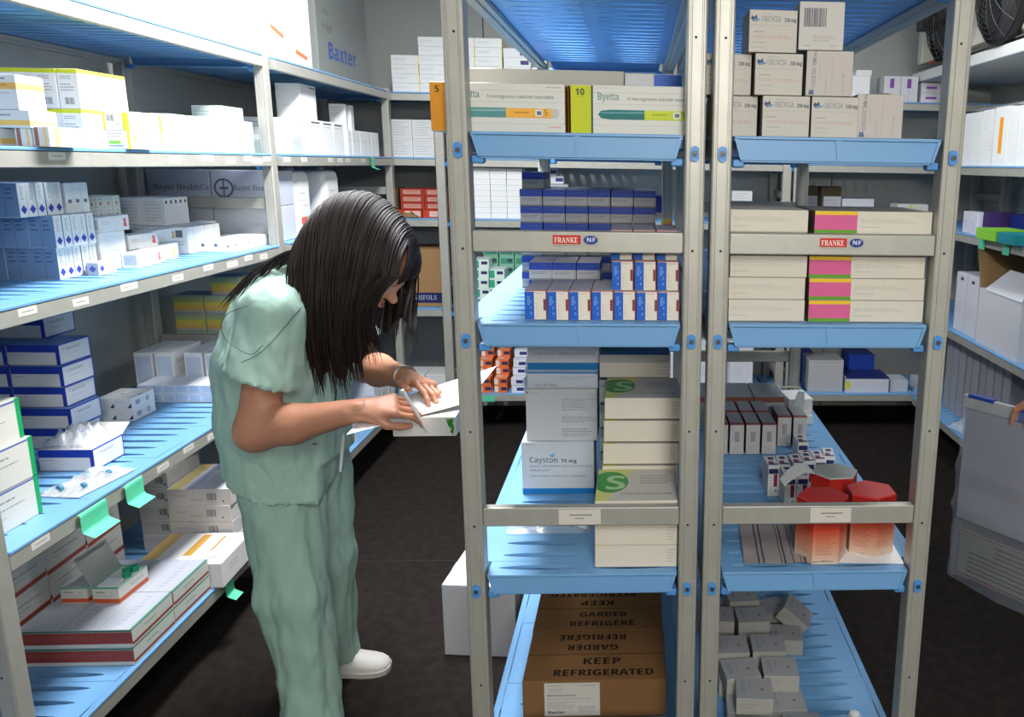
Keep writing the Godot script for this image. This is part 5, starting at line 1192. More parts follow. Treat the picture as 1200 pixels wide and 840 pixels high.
func vial_bag() -> void:
	var t := thing("vial_bag", "clear plastic bag of vials with blue caps lying by the rail", "bag", "", V(-1.395, AISLE_Y[1] + 0.001, -2.14))
	t.rotation.y = -0.12
	part(t, "film", film(0.055, 0.105, 0.028, 31), M.plastic_clear)
	part(t, "paper_backing", bx(V(0.10, 0.0008, 0.2), 0.0002), M.card_grey, V(0, 0.0008, 0))
	for e in [[0.018, -0.062], [-0.02, -0.045], [0.022, 0.03], [-0.016, 0.05]]:
		var vial := Node3D.new()
		vial.name = "vial"
		t.add_child(vial, true)
		vial.position = V(e[0], 0.012, e[1])
		vial.rotation = V(PI / 2, e[0] * 8, 0)
		part(vial, "glass", lathe_mesh([[0.0, -0.02], [0.008, -0.02], [0.0085, -0.018], [0.0085, 0.008], [0.005, 0.013], [0.005, 0.018]], 14), M.plastic_clear)
		part(vial, "vial_cap", lathe_mesh([[0.0075, 0.016], [0.0085, 0.017], [0.0085, 0.025], [0.0078, 0.0265], [0.0, 0.0265]], 14), M.teal_cap)

func rust_boxes() -> void:
	var y: float = AISLE_Y[0] + 0.1045
	carton("rust_small", V(-1.548, y, -2.312), "small rust and green striped carton, closed, on the flat trays")
	var t := thing("open_carton", "small rust-striped carton with raised lid and green vials, on the trays", "box", "", V(-1.459, y, -2.308))
	t.rotation.y = -0.03
	var s := V(0.072, 0.05, 0.135)
	var uv: Rect2 = kinds.rust_small.plain
	var walls := Geo.new()
	var fr: Array = kinds.rust_small.faces
	for e in [[V(0, s.y / 2, s.z / 2 - 0.0006), V(s.x, s.y, 0.0012)], [V(0, s.y / 2, -s.z / 2 + 0.0006), V(s.x, s.y, 0.0012)], [V(s.x / 2 - 0.0006, s.y / 2, 0), V(0.0012, s.y, s.z - 0.0024)], [V(-s.x / 2 + 0.0006, s.y / 2, 0), V(0.0012, s.y, s.z - 0.0024)]]: walls.box(e[0], e[1], 0.0002, Basis.IDENTITY, fr)
	walls.box(V(0, 0.001, 0), V(s.x - 0.003, 0.0016, s.z - 0.003), 0, Basis.IDENTITY, [uv, uv, uv, uv, uv, uv])
	part(t, "box", walls.mesh(), M.card)
	var lid := Geo.new()
	lid.box(V(0, 0.045, 0), V(0.0012, 0.09, s.z), 0.0003)
	lid.box(V(0.006, 0.0885, 0), V(0.012, 0.0012, s.z * 0.9), 0.0003)
	var l := part(t, "lid", lid.mesh(), M.card_grey, V(-s.x / 2, s.y, 0))
	l.rotation.z = 0.42
	part(t, "tray_insert", bx(V(s.x - 0.004, 0.002, s.z - 0.004), 0), M.card_white, V(0, 0.040, 0.0))
	for i in 3: part(t, "vial_cap", lathe_mesh([[0.0, 0.012], [0.009, 0.012], [0.0105, 0.010], [0.0105, -0.004]], 16), M.green_cap, V(0.012 - 0.012 * (i % 2), 0.046, -0.012 - i * 0.019))
	part(t, "leaflet", bx(V(0.045, 0.008, 0.05), 0.002), M.paper, V(-0.004, 0.046, 0.035))

# bent tag hanging over the rail
func green_tag(at: Vector3, wide: float, label: String) -> void:
	var g := Geo.new()
	var prof := [[0.0, 0.0], [0.0045, -0.002], [0.0055, -0.01], [0.0055, -0.042], [0.009, -0.048], [0.034, -0.058]]
	var p := PackedVector3Array()
	for side in [0, 1]:
		for i in prof.size():
			var q: Array = prof[i] if side == 0 else prof[prof.size() - 1 - i]
			for z in 2: p.append(V(q[0] + (0.0009 if side else 0.0), q[1] + (0.0004 if side else 0.0), (0.5 - z) * wide + (0.004 * q[0] * 20 if z else 0.0)))
	g.sheet(p, prof.size() * 2, 2)
	single("hanging_tag", g.mesh(), M.green_tag, label, "tag", "pale green tags", Transform3D(Basis.IDENTITY, at))

# ------------------------------------------------------------------ the two units in the middle
func fill_middle() -> void:
	var y2: float = MID_Y[3] + 0.0005
	var y3: float = MID_Y[2] + 0.0005
	var y4: float = MID_Y[1] + 0.0005
	var y5: float = MID_Y[0] + 0.0005
	carton("pen_carton_orange", V(-0.2605, y2, -1.748), "cream carton showing an injection pen with orange window, beside the brown end")
	carton("brown_end", V(-0.1305, y2, -1.748), "narrow brown carton end squeezed between the two pen cartons")
	carton("pen_carton_lime", V(-0.0005, y2, -1.748), "cream carton showing an injection pen with lime window, lime end panel")
	carton("grey_carton", V(-0.190, y2, -1.92), "long plain grey carton behind the pen cartons")
	carton("white_blue_carton", V(0.034, y2, -1.92), "white carton with a blue half, behind the lime pen carton")
	# blue cartons on the third shelf
	var g3 := "blue and cream cartons at the front"
	row("cobalt_front", -0.219, y3, -1.667, 7, "cream carton with blue side panel", "bottom front row", g3, 0.001, 0.006)
	for i in 3: carton("cobalt_front", V(-0.028 + i * 0.0445, y3 + 0.0592, -1.745), "cream carton with blue side panel, upper front row, %s from the near end" % ORD[i], g3, 0.01)
	for i in 3: carton("cobalt_front", V(-0.030 + i * 0.0445, y3 + 0.1184, -1.75), "cream carton with blue side panel, third row behind the crossbar, %s along" % ORD[i], g3, 0.01)
	block("deep_blue_top", V(-0.2465, y3, -1.965), 3, 2, 1, 1, "carton with dark blue top band", "front block under the crossbar", "dark blue banded cartons, front block", 0.001, 0.01, [], "carton", "left end")
	block("deep_blue_top", V(-0.282, y3, -2.11), 6, 6, 2, 1, "carton with dark blue top band", "big block", "dark blue banded cartons, big block", 0.0012, 0.008, [], "carton", "left end", true)
	carton("deep_blue_top", V(-0.252, y3 + 6 * 0.0398, -2.20), "carton with dark blue top band, alone on top at the left end")
	carton("deep_blue_lid", V(-0.103, y3 + 4 * 0.0398, -2.47), "wider carton with a deep blue lid, left of two behind the big block")
	carton("deep_blue_lid", V(0.022, y3 + 4 * 0.0398 - 0.004, -2.47), "wider carton with a deep blue lid, right of two behind the big block")
	for i in 2: carton("grey_lid", V(-0.103 + i * 0.125, y3, -2.47 - 0.03), "plain grey carton hidden under the deep blue lids, %s of two" % ["left", "right"][i], "grey cartons under blue lids", 0.0)
	carton("pink_end", V(0.068, y3, -2.02), "cream carton end with pink and yellow bands by the post")
	carton("pink_end", V(0.070, y3 + 0.0905, -2.02), "cream carton end with pink and yellow bands, upper one by the post")
	# fourth shelf
	carton("inhaler_box", V(-0.1975, y4, -2.135), "pale carton with big name and blue foot band, at the bottom of its stack")
	carton("inhaler_back", V(-0.187, y4 + 0.1403, -2.145), "pale carton showing fine print, second of the stack")
	carton("inhaler_low", V(-0.1835, y4 + 0.2767, -2.145), "low pale carton, third of the stack")
	carton("inhaler_top", V(-0.181, y4 + 0.3213, -2.15), "pale carton with blue foot band, topmost of the stack under the shelf")
	for j in 3: carton("green_s", V(0.001, y4 + j * 0.0498, -1.753), "cream carton with green emblem on top, front stack, %s from below" % ORD[j], "green-emblem cartons", 0.004 * (j - 1))
	for j in 6: carton("green_s", V(0.009 + [0, 0, 0, 0.002, 0.004, 0.006][j], y4 + j * 0.0535, -1.942), "cream carton with green emblem on top, middle stack, %s from below" % ORD[j], "green-emblem cartons", 0.003)
	for j in 6: carton("green_s_dark", V(-0.004, y4 + j * 0.0632, -2.12), "cream carton with blue-green top, rear stack, %s from below" % ORD[j], "blue-green topped cartons", 0.003)
	pipette_bag()
	# lowest shelf
	var c := carton("refrigerate_crate", V(-0.098, y5, -1.953), "brown cardboard box marked to keep refrigerated, with a white address label", "", 0.0, "cardboard_box")
	var lab := part(c, "address_label", kinds.address_label.mesh, M.card, V(-0.054, 0.008, 0.1127))
	carton("refrigerate_crate_turned", V(-0.100, y5, -2.182), "brown cardboard box marked to keep refrigerated, second one behind", "", 0.0, "cardboard_box")
	carton("refrigerate_crate", V(-0.104, y5, -2.412), "brown cardboard box, third one deep under the shelf", "", 0.0, "cardboard_box")
	# the other unit: pyramid
	var gp := "swoosh cartons in the pyramid"
	carton("swoosh", V(0.184, y2, -1.728), "grey-white carton with a swoosh, bottom row, half hidden by the post", gp)
	carton("swoosh", V(0.280, y2, -1.705), "grey-white carton with a swoosh, bottom row, second from the post", gp, 0.01)
	carton("swoosh", V(0.374, y2, -1.705), "grey-white carton with a swoosh, bottom row, third from the post", gp, -0.01)
	carton("swoosh_side", V(0.4625, y2, -1.705), "grey-white carton turned so its name runs upward, end of bottom row", gp, -0.06)
	carton("swoosh", V(0.170, y2 + 0.0755, -1.728), "grey-white carton with a swoosh, second row, half hidden by the post", gp)
	carton("swoosh", V(0.264, y2 + 0.0755, -1.708), "grey-white carton with a swoosh, second row, next to the turned one", gp, 0.01)
	carton("swoosh_side", V(0.361, y2 + 0.0755, -1.706), "grey-white carton turned so its name runs upward, second row", gp, -0.03)
	carton("swoosh", V(0.249, y2 + 0.151, -1.705), "grey-white carton with a swoosh, tilted a little on top", gp, 0.03, "carton", "box", V(0, 0, 0.0))
	carton("swoosh_end", V(0.342, y2 + 0.157, -1.705), "grey-white carton showing a barcode, on top of the pyramid", gp, -0.04)
	for i in 3: carton("swoosh", V(0.19 + i * 0.095, y2, -1.825), "grey-white carton with a swoosh in the rear bottom row, %s along" % ORD[i], "swoosh cartons in the rear row")
	small_bottle(V(0.515, y2, -1.83))
	for j in 5:
		carton("long_white", V(0.2575 + [0, -0.001, 0.001, 0, -0.001][j], y3 + j * 0.0439, -1.762), "long cream carton with grey print, %s from below, next to the post" % ORD[j], "long cream cartons")
		carton("pink_label", V(0.4575 + [0.0, -0.001, -0.003, 0.002, 0.003][j], y3 + j * 0.0439, -1.762 + (0.004 if j == 4 else 0.0)), "long cream carton with pink label, %s from below, outer stack" % ORD[j], "pink-labelled cartons")
	for j in 5: carton("long_white", V(0.26, y3 + j * 0.0439, -1.968), "long cream carton, rear stack, %s from below" % ORD[j], "long cream cartons in the rear")
	# fourth shelf of that unit
	var gr := "white cartons with red-brown edges"
	for i in 4: carton("red_rim", V(0.246 + i * 0.0475, y4, -2.435), "white upright carton with red-brown edge, front row, %s from the post" % ORD[i], gr, 0.02)
	for i in 2: carton("red_rim", V(0.447 + i * 0.0475, y4, -2.51), "white upright carton with red-brown edge, set back, %s towards the aisle" % ORD[i], gr, 0.01)
	for i in 4: carton("red_rim", V(0.243 + i * 0.0475, y4, -2.565), "white upright carton with red-brown edge, second row, %s from the post" % ORD[i], gr, 0.02)
	for i in 3: carton("grey_lid", V(0.225 + i * 0.103, y4, -2.74), "grey-topped carton behind the red-edged ones, %s from the post" % ORD[i], "grey-topped cartons")
	carton("plain_white", V(0.535, y4 + 0.031, -2.74), "plain white carton at the far end of the shelf", "", 0.1)
	carton("thin_white", V(0.535, y4, -2.74), "flat white carton under the plain one at the far end")
	part(single("torn_flap", torn_flap(), M.card_white, "torn white carton flap standing beside the red-edged cartons", "cardboard", "", Transform3D(Basis(Vector3.UP, 0.3), V(0.515, y4, -2.62))), "fold", bx(V(0.045, 0.001, 0.03), 0), M.card_white, V(0, 0.001, 0.016))
	wire_basket(V(0.50, y4 + 0.001, -2.92))
	var gn := "small cartons with navy labels"
	for e in [[0.350, 0, -2.085, 0.04, "standing apart nearest the post"], [0.381, 0, -2.01, 0.02, "in front beside the red boxes"], [0.4125, 0, -2.012, 0.0, "in front behind the red box"], [0.380, 0, -2.09, -0.02, "just behind the front one"], [0.418, 0, -2.10, 0.02, "in the middle of the group"], [0.449, 0, -2.115, 0.0, "third of the back row"], [0.481, 0, -2.13, 0.02, "fourth of the back row"], [0.514, 0, -2.15, -0.12, "last of the back row by the shelf edge"], [0.462, 0, -2.27, 0.02, "tall one standing farther back"]]:
		carton("navy_label", V(e[0], y4, e[2]), "small white carton with navy labels, " + e[4], gn, e[3])
	hex_boxes(y4)
	leaflet(y4)
	# lowest shelf: heap of grey cartons
	var heap := [[0.325, 0, -2.165, 0.03], [0.23, 0, -2.165, 0.0], [0.325, 1, -2.16, 0.05], [0.23, 1, -2.165, -0.04], [0.42, 0, -2.14, -0.1], [0.25, 0, -2.06, 0.02], [0.355, 0, -2.06, 0.06], [0.25, 1, -2.01, 0.02], [0.348, 1, -2.012, -0.03], [0.255, 0, -1.955, 0.0], [0.365, 0, -1.95, 0.05], [0.262, 1, -1.90, 0.12], [0.362, 1, -1.905, -0.04], [0.265, 0, -1.83, -0.05], [0.368, 0, -1.835, 0.04], [0.285, 1, -1.815, -0.08], [0.39, 0, -1.74, -0.06], [0.285, 0, -1.73, 0.02], [0.31, 0, -2.28, 0.02], [0.22, 0, -2.28, 0.0], [0.31, 1, -2.275, 0.1], [0.405, 0, -2.29, 0.3]]
	var order := range(heap.size())
	order.sort_custom(func(i, j): return heap[i][2] > heap[j][2])
	var seen := {}
	for i in order:
		var e: Array = heap[i]
		var key := ("on top" if e[1] == 1 else "on the shelf") + (", inner side" if e[0] < 0.3 else ", outer side")
		seen[key] = seen.get(key, 0) + 1
		carton("grey_text_box", V(e[0], y5 + e[1] * 0.0456, e[2]), "grey printed carton, %s, %s from near end of low heap" % [key, ORD[seen[key] - 1]], "grey cartons in the low heap", e[3])
	carton("grey_text_box", V(0.445, y5 + 0.034, -2.225), "grey carton leaning against the low heap", "", -0.35, "carton", "box", V(0, 0, -0.62))
	part(single("bottle_stopper", lathe_mesh([[0.0, 0.03], [0.012, 0.028], [0.018, 0.018], [0.018, 0.0]], 16), M.white_plastic, "round white cap standing at the edge of the lowest shelf", "cap", "", Transform3D(Basis.IDENTITY, V(0.53, y5, -1.80))), "rim", lathe_mesh([[0.018, 0.006], [0.0195, 0.005], [0.0195, 0.001], [0.018, 0.0]], 16), M.white_plastic)
	# stickers and labels on the end frames
	for u in [[units.mid, -0.1555 + 0.110 + 0.0, 0.0], [units.midr, 0.0, 0.0]]:
		var bars := []
		for ch in u[0].get_children():
			if String(ch.name).begins_with("cross_bar"): bars.append(ch)
		var left: bool = u[0] == units.mid
		part(bars[2], "maker_sticker", kinds.maker_sticker.mesh, M.card, V(-0.022 if left else 0.0, 1.396, -0.0026))
		part(bars[2], "oval_sticker", kinds.oval_sticker.mesh, M.card, V(0.023 if left else 0.045, 1.396, -0.0026))
		part(bars[1], "bar_label", kinds.bar_label.mesh, M.card, V(-0.004 if left else 0.025, 0.832, -0.0026))

func torn_flap() -> ArrayMesh:
	var g := Geo.new()
	var p := PackedVector3Array()
	for r in 6:
		for c in 5: p.append(V((c - 2) * 0.0115 * (1.0 - 0.5 * pow(r / 5.0, 3)), r * 0.026, 0.006 * sin(c * 1.3 + r * 0.5) + 0.02 * pow(r / 5.0, 2)))
	for r in 6:
		for c in 5: p.append(p[(5 - r) * 5 + c] + V(0, 0, -0.001))
	g.sheet(p, 12, 5)
	return g.mesh()

func small_bottle(at: Vector3) -> void:
	var t := thing("medicine_bottle", "small white bottle with a gold cap behind the pyramid of cartons", "bottle", "", at)
	part(t, "body", lathe_mesh([[0.0, 0.0], [0.017, 0.0], [0.019, 0.003], [0.019, 0.06], [0.014, 0.072], [0.009, 0.078]], 18), M.white_plastic)
	part(t, "cap", lathe_mesh([[0.012, 0.077], [0.0125, 0.079], [0.0125, 0.094], [0.011, 0.096], [0.0, 0.096]], 18), mat(Color(0.60, 0.42, 0.16), 0.4, 0.4))

func pipette_bag() -> void:
	var t := thing("pipette_bag", "clear bag of small tubes lying before the pale cartons", "bag", "", V(-0.20, MID_Y[1] + 0.001, -1.885))
	part(t, "film", film(0.095, 0.06, 0.02, 41), M.plastic_clear)
	for i in 6:
		var tube := part(t, "tube", lathe_mesh([[0.0, -0.03], [0.005, -0.03], [0.005, 0.02], [0.0025, 0.026], [0.0, 0.026]], 10), [M.plastic_white, M.green_cap, M.white_plastic][i % 3], V(-0.068 + i * 0.027, 0.008, -0.012 + 0.018 * (i % 3)))
		tube.rotation = V(0, 0.5 * i, PI / 2 + 0.1)

func wire_basket(at: Vector3) -> void:
	var t := thing("wire_basket", "small yellowish wire basket with a white carton and yellow tag, at the far shelf end", "basket", "", at)
	var frame := Geo.new()
	for y in [0.004, 0.045]:
		for e in [[V(-0.09, y, -0.06), V(0.09, y, -0.06)], [V(0.09, y, -0.06), V(0.09, y, 0.06)], [V(0.09, y, 0.06), V(-0.09, y, 0.06)], [V(-0.09, y, 0.06), V(-0.09, y, -0.06)]]: frame.tube(PackedVector3Array([e[0], e[1]]), [0.0022, 0.0022], 6)
	part(t, "rim", frame.mesh(), M.cream_wire)
	for i in 9:
		var w := Geo.new()
		w.tube(PackedVector3Array([V(-0.08 + i * 0.02, 0.045, 0.06), V(-0.08 + i * 0.02, 0.004, 0.06), V(-0.08 + i * 0.02, 0.004, -0.06), V(-0.08 + i * 0.02, 0.045, -0.06)]), [0.0014, 0.0014, 0.0014, 0.0014], 5)
		part(t, "wire", w.mesh(), M.cream_wire)
	part(t, "price_tag", bx(V(0.04, 0.03, 0.002), 0.0005), M.yellow, V(0.07, 0.024, 0.064))
	carton("plain_white", at + V(-0.03, 0.006, 0.0), "small white carton inside the wire basket")

func hex_boxes(y: float) -> void:
	var spots := [[0.403, -1.712, 0.0, 0, "red to cream six-sided carton, flat side towards the camera"], [0.517, -1.745, PI / 6, 0, "red to cream six-sided carton with a barcode, corner towards the camera"], [0.462, -1.862, 0.12, 1, "red six-sided carton with opened grey lid, behind the other two"]]
	for e in spots:
		var t := thing("six_sided_carton", e[4], "box", "red six-sided cartons", V(e[0], y, e[1]), e[2])
		var R := 0.0565
		var body := Geo.new()
		for k in 6:
			var a0 := PI / 2 - PI / 6 + k * PI / 3
			var a1 := a0 + PI / 3
			var p0 := V(cos(a0) * R, 0, sin(a0) * R)
			var p1 := V(cos(a1) * R, 0, sin(a1) * R)
			var uv: Rect2 = kinds["hex_print_code" if e[2] > 0.2 and k == 5 else "hex_print"].faces[0]
			body.quad(p1 + V(0, 0.135, 0), p0 + V(0, 0.135, 0), p0, p1, uv)
		part(t, "body", body.mesh(), M.card)
		var lid := Geo.new()
		var top_uv: Rect2 = kinds.hex_print.faces[4]
		for k in 6:
			var a0 := PI / 2 - PI / 6 + k * PI / 3
			var a1 := a0 + PI / 3
			var p0 := V(cos(a0) * R, 0.135, sin(a0) * R)
			var p1 := V(cos(a1) * R, 0.135, sin(a1) * R)
			lid.quad(p1 * V(0.96, 1, 0.96) + V(0, 0.003, 0), p0 * V(0.96, 1, 0.96) + V(0, 0.003, 0), p0, p1, top_uv)
			lid.tri3(p0 * V(0.96, 1, 0.96) + V(0, 0.003, 0), p1 * V(0.96, 1, 0.96) + V(0, 0.003, 0), V(0, 0.1385, 0))
		part(t, "lid", lid.mesh(), M.card_grey if e[3] else M.hex_lid)
		if e[3]:
			var flap := Geo.new()
			var p := PackedVector3Array()
			for r in 7:
				for c in 5:
					var s := r / 6.0
					p.append(V(-0.05 - s * 0.085, 0.137 + 0.014 * sin(s * PI) - 0.01 * s, (c - 2) * 0.016 * (1.0 - 0.35 * s * s) - 0.02 + s * 0.05))
			for r in 7:
				for c in 5: p.append(p[(6 - r) * 5 + c] + V(0, -0.001, 0))
			flap.sheet(p, 14, 5)
			part(t, "flap", flap.mesh(), M.card_white)

func leaflet(y: float) -> void:
	var g := Geo.new()
	var uv: Rect2 = kinds.leaflet_print.faces[4]
	var f := FastNoiseLite.new()
	f.seed = 6
	f.frequency = 1.0
	var p := PackedVector3Array()
	var n := 12
	for r in n:
		for c in n: p.append(V(-0.095 + 0.19 * c / (n - 1.0) + 0.012 * (1 - r / (n - 1.0)), 0.003 + 0.010 * maxf(0.0, f.get_noise_2d(c * 0.25, r * 0.25) + 0.2), -0.10 + 0.20 * r / (n - 1.0)))
	g.sheet(p, n, n)
	for i in g.uv.size(): g.uv[i] = uv.position + g.uv[i] * uv.size
	single("leaflet", g.mesh(), M.foil, "crumpled brownish leaflet with dark lines, half under the red boxes", "leaflet", "", Transform3D(Basis(Vector3.UP, 0.0), V(0.325, y + 0.0006, -1.760)))
	single("paper_sheet", bx(V(0.17, 0.0008, 0.20), 0.0002), M.paper, "white paper sheet lying under the red six-sided cartons", "paper", "", Transform3D(Basis(Vector3.UP, -0.05), V(0.495, y + 0.0005, -1.765)))

# ------------------------------------------------------------------ back wall and the far wall shelves
func fill_back() -> void:
	var y1: float = AISLE_Y[4] + 0.0005
	var y2: float = AISLE_Y[3] + 0.0005
	var y3: float = AISLE_Y[2] + 0.0005
	var y4: float = AISLE_Y[1] + 0.0005
	var y5: float = AISLE_Y[0] + 0.0005
	for i in 2:
		for j in 3: carton("red_box", V(-1.255 + i * 0.133, y3 + 0.043 + j * 0.0385, -5.032 + 0.002 * i), "dark red carton with pale label, %s column, %s row up, back shelf" % [["outer", "inner"][i], ORD[j + 1]], "red cartons on the back shelf", 0.02)
		carton("red_box_bright", V(-1.265 + i * 0.136, y3, -5.008), "bright red carton with pale label, %s of the bottom row, back shelf" % ["first", "second"][i], "bright red cartons on the back shelf")
	carton("brown_carton", V(-1.40, y3, -5.02), "dark brown carton in the shade of the back shelf")
	carton("small_grey", V(-1.53, y3, -4.98), "small grey-white carton beside the dark brown one")
	single("brown_paper", film(0.06, 0.022, 0.04, 51, 10), M.kraft, "crumpled brown paper before the red cartons", "paper", "", Transform3D(Basis.IDENTITY, V(-1.27, y3, -4.875)))
	carton("blood_products_crate", V(-1.205, y4, -5.07), "brown cardboard carton with a navy name band, back shelf behind the nurse", "", 0, "cardboard_box")
	block("grey_white", V(-1.345, y5, -4.905), 2, 1, 1, 1, "greyish carton", "lowest back shelf behind the nurse's hand", "greyish cartons on the lowest back shelf", 0.003, 0.02, [], "carton", "wall side")
	block("thin_white", V(-0.905, y3, -4.90), 3, 9, 1, 1, "thin white carton", "back shelf", "thin white cartons", 0.002, 0.008, [], "carton", "post")
	carton("dark_gold", V(-0.69, y3 + 0.0, -5.12), "dark carton with a pale label, behind the thin white stacks")
	for e in [[-0.52, 0], [-0.45, 0], [-0.485, 1]]: carton("white_navy", V(e[0], y3 + 0.1956 + e[1] * 0.0428, -4.98), "small white carton with navy label, %s on the grey box" % (["lower left", "lower right"][int(e[0] > -0.5)] if e[1] == 0 else "upper one"), "navy-labelled cartons on the grey box")
	carton("grey_big", V(-0.49, y3, -5.0), "grey carton under the small navy-labelled ones, back shelf", "", 0, "carton", "box")
	block("green_white", V(-0.925, y4, -4.89), 2, 5, 1, 1, "white and green carton with navy label", "lower back shelf", "green and white cartons", 0.004, 0.04, [[1, 4, 0]], "carton", "post")
	block("green_dark", V(-0.90, y4, -5.07), 3, 6, 1, 1, "dull green carton", "rear row of the lower back shelf", "dull green cartons", 0.006, 0.02, [], "carton", "post")
	for j in 6:
		for l in 4:
			if j + l > 6 or (l == 0 and j > 1) or (l == 1 and j > 3): continue
			for i in 3: carton("orange_navy" if i < 2 else "white_navy", V(-0.885 + i * 0.098, y5 + j * 0.0455, -4.905 - l * 0.073), "%s carton of the low back steps, %s column, %s row, %s rank" % ["orange and navy" if i < 2 else "white and navy", ["first", "second", "third"][i], ORD[j], ORD[l]], "orange cartons in steps" if i < 2 else "white and navy cartons in steps", rng.randf_range(-0.15, 0.15))
	green_tag_back(V(-0.86, y5 - 0.008, -4.842))
	# right half of the back wall
	carton("small_grey", V(0.60, y3, -5.02), "small grey carton at the inner end of the back shelf")
	carton("grey_white", V(0.60, y3 + 0.0705, -5.03), "greyish white carton on the small grey one, inner end")
	carton("grey_white", V(0.72, y3, -5.03), "greyish white carton beside the front post of the back shelf")
	single("blue_bag", film(0.07, 0.035, 0.12, 61, 12), M.blue_bag, "crumpled pale blue bag before the greyish cartons, back shelf", "bag", "", Transform3D(Basis.IDENTITY, V(0.66, y3, -4.885)))
	carton("dark_gold", V(1.14, y3, -5.125), "dark gold carton with a pale label, upper back shelf right of the post")
	carton("small_grey", V(1.09, y3, -4.97), "small pale carton before the dark gold one")
	carton("lime_text", V(1.30, y3, -4.97), "flat pale carton before the clear sheet on the back shelf")
	carton("dark_gold", V(1.02, y3, -5.22), "dark gold carton behind the other one")
	carton("crate_plain", V(1.30, y3, -5.15), "grey-blue carton standing behind the flat pale one", "", PI / 2, "carton", "box", V(0, 0, 0))
	for j in 2: carton("lime_text", V(1.585, y3 + j * 0.0555, -4.98), "flat pale carton with lime mark, %s of two" % ["lower", "upper"][j], "lime-marked flat cartons")
	carton("grey_big", V(1.13, y5, -5.0), "square grey carton on the lowest back shelf right of the post")
	carton("royal_plain", V(1.03, y5, -5.22), "royal blue carton beside the square grey one")
	carton("white_navy_lid", V(1.38, y5, -4.98), "white carton with navy lid, on the lowest back shelf")
	carton("small_grey", V(1.58, y5, -4.98), "small grey carton past the navy-lidded one, lowest back shelf")
	carton("royal_plain", V(1.40, y5, -5.21), "royal blue carton behind the navy-lidded one")
	carton("small_grey", V(1.75, y5, -4.98), "small grey carton at the outer end of the lowest back shelf")
	for i in 3: carton("white_case", V(0.22 + i * 0.2, y5, -5.05), "grey case standing on the lowest back shelf, %s from the middle post" % ORD[i], "grey cases on the lowest back shelf", PI / 2)
	carton("tall_white", V(1.245, y1, -5.0), "white carton on the top back shelf by the cooling unit")
	carton("thin_white", V(1.26, y1 + 0.1395, -5.0), "thin white carton lying on the tall one, top back shelf")
	for i in 2: carton("purple_mark", V(1.42 + i * 0.097, y1, -4.98), "white carton with purple mark, %s of two upright, top back shelf" % ["first", "second"][i], "purple-marked cartons upright")
	for j in 2: carton("purple_flat", V(1.640, y1 + j * 0.055, -4.98), "white carton with purple mark, %s of two lying, top back shelf" % ["lower", "upper"][j], "purple-marked cartons lying")
	# wall shelves under the cooling unit
	var z := -4.47
	for e in [["tall_file", "second of the white file row"], ["tall_file", "third of the white file row"], ["tall_file", "fourth of the white file row"], ["tall_file_text", "with a little dark print near its edge"], ["tall_file_orange", "with an orange upright bar"], ["tall_file", "past the one with the orange bar"], ["tall_file", "last of the row towards the camera"]]:
		var d: float = kinds[e[0]].size.z
		carton(e[0], V(1.65 + 0.10, y2, z + d / 2 + (0.001)), "tall white file box, " + e[1], "tall white file boxes")
		z += d + 0.003
	single("film_heap", film(0.07, 0.28, 0.03, 71), M.plastic_clear, "crumpled clear film lying on the tall white file boxes", "film", "", Transform3D(Basis.IDENTITY, V(1.75, y2 + 0.264, -4.05)))
	carton("small_white_text", V(1.69, y3, -4.15), "small white upright carton beside the violet one, shelf below the files")
	carton("small_white_text", V(1.70, y3, -4.27), "small white upright carton in the shade next to the post")
	carton("violet_box", V(1.72, y3, -4.03), "dark violet carton next to the small white one")
	for i in 2: carton("night_blue_box", V(1.835, y3, -3.88 + i * 0.205), "deep blue carton behind the lime ones, %s from the violet one" % ["first", "second"][i], "deep blue cartons")
	carton("lime_green_box", V(1.66, y3, -3.83), "lime green flat carton by the rail under the files", "", 0.03)
	carton("teal_box", V(1.665, y3, -3.62), "teal flat carton next to the lime green one")
	carton("bright_green_box", V(1.75, y3, -3.46), "bright green upright carton at the picture's edge")
	green_tag_right(V(1.626, y3 - 0.008, -3.96), 0.07, "pale green tag on the rail below the small white carton")
	green_tag_right(V(1.626, y3 - 0.008, -3.69), 0.07, "pale green tag on the rail below the lime carton")
	carton("white_case", V(1.79, y4, -4.272), "white case with a dark handle slot, first by the post", "white cases")
	carton("white_case", V(1.785, y4, -4.115), "white case with a dark handle slot, beside the open carton", "white cases")
	open_case(V(1.80, y4, -3.765))
	z = -4.62
	for i in 9:
		var k: String = "red_line_file" if i in [3, 5] else "grey_file"
		carton(k, V(1.86, y5, z + kinds[k].size.z / 2), "grey upright file%s, %s from the corner, lowest shelf" % [" with red line" if i in [3, 5] else "", ORD[i]], "grey files on the lowest shelf")
		z += kinds[k].size.z + 0.012
	single("film_bag", film(0.05, 0.14, 0.10, 81), M.plastic_clear, "clear crumpled bag at the rail of the lowest shelf under the files", "bag", "", Transform3D(Basis(Vector3.UP, 0.2), V(1.69, y5, -4.05)))

func green_tag_back(at: Vector3) -> void:
	single("hanging_tag", bx(V(0.085, 0.035, 0.0012), 0.0003), M.green_tag, "pale green tag on the back rail under the orange cartons", "tag", "pale green tags", Transform3D(Basis.IDENTITY, at + V(0, -0.018, 0.006)))

func green_tag_right(at: Vector3, wide: float, label: String) -> void:
	single("hanging_tag", bx(V(0.0012, 0.05, wide), 0.0003), M.green_tag, label, "tag", "pale green tags", Transform3D(Basis(Vector3.BACK, -0.05), at + V(-0.003, -0.022, 0)))

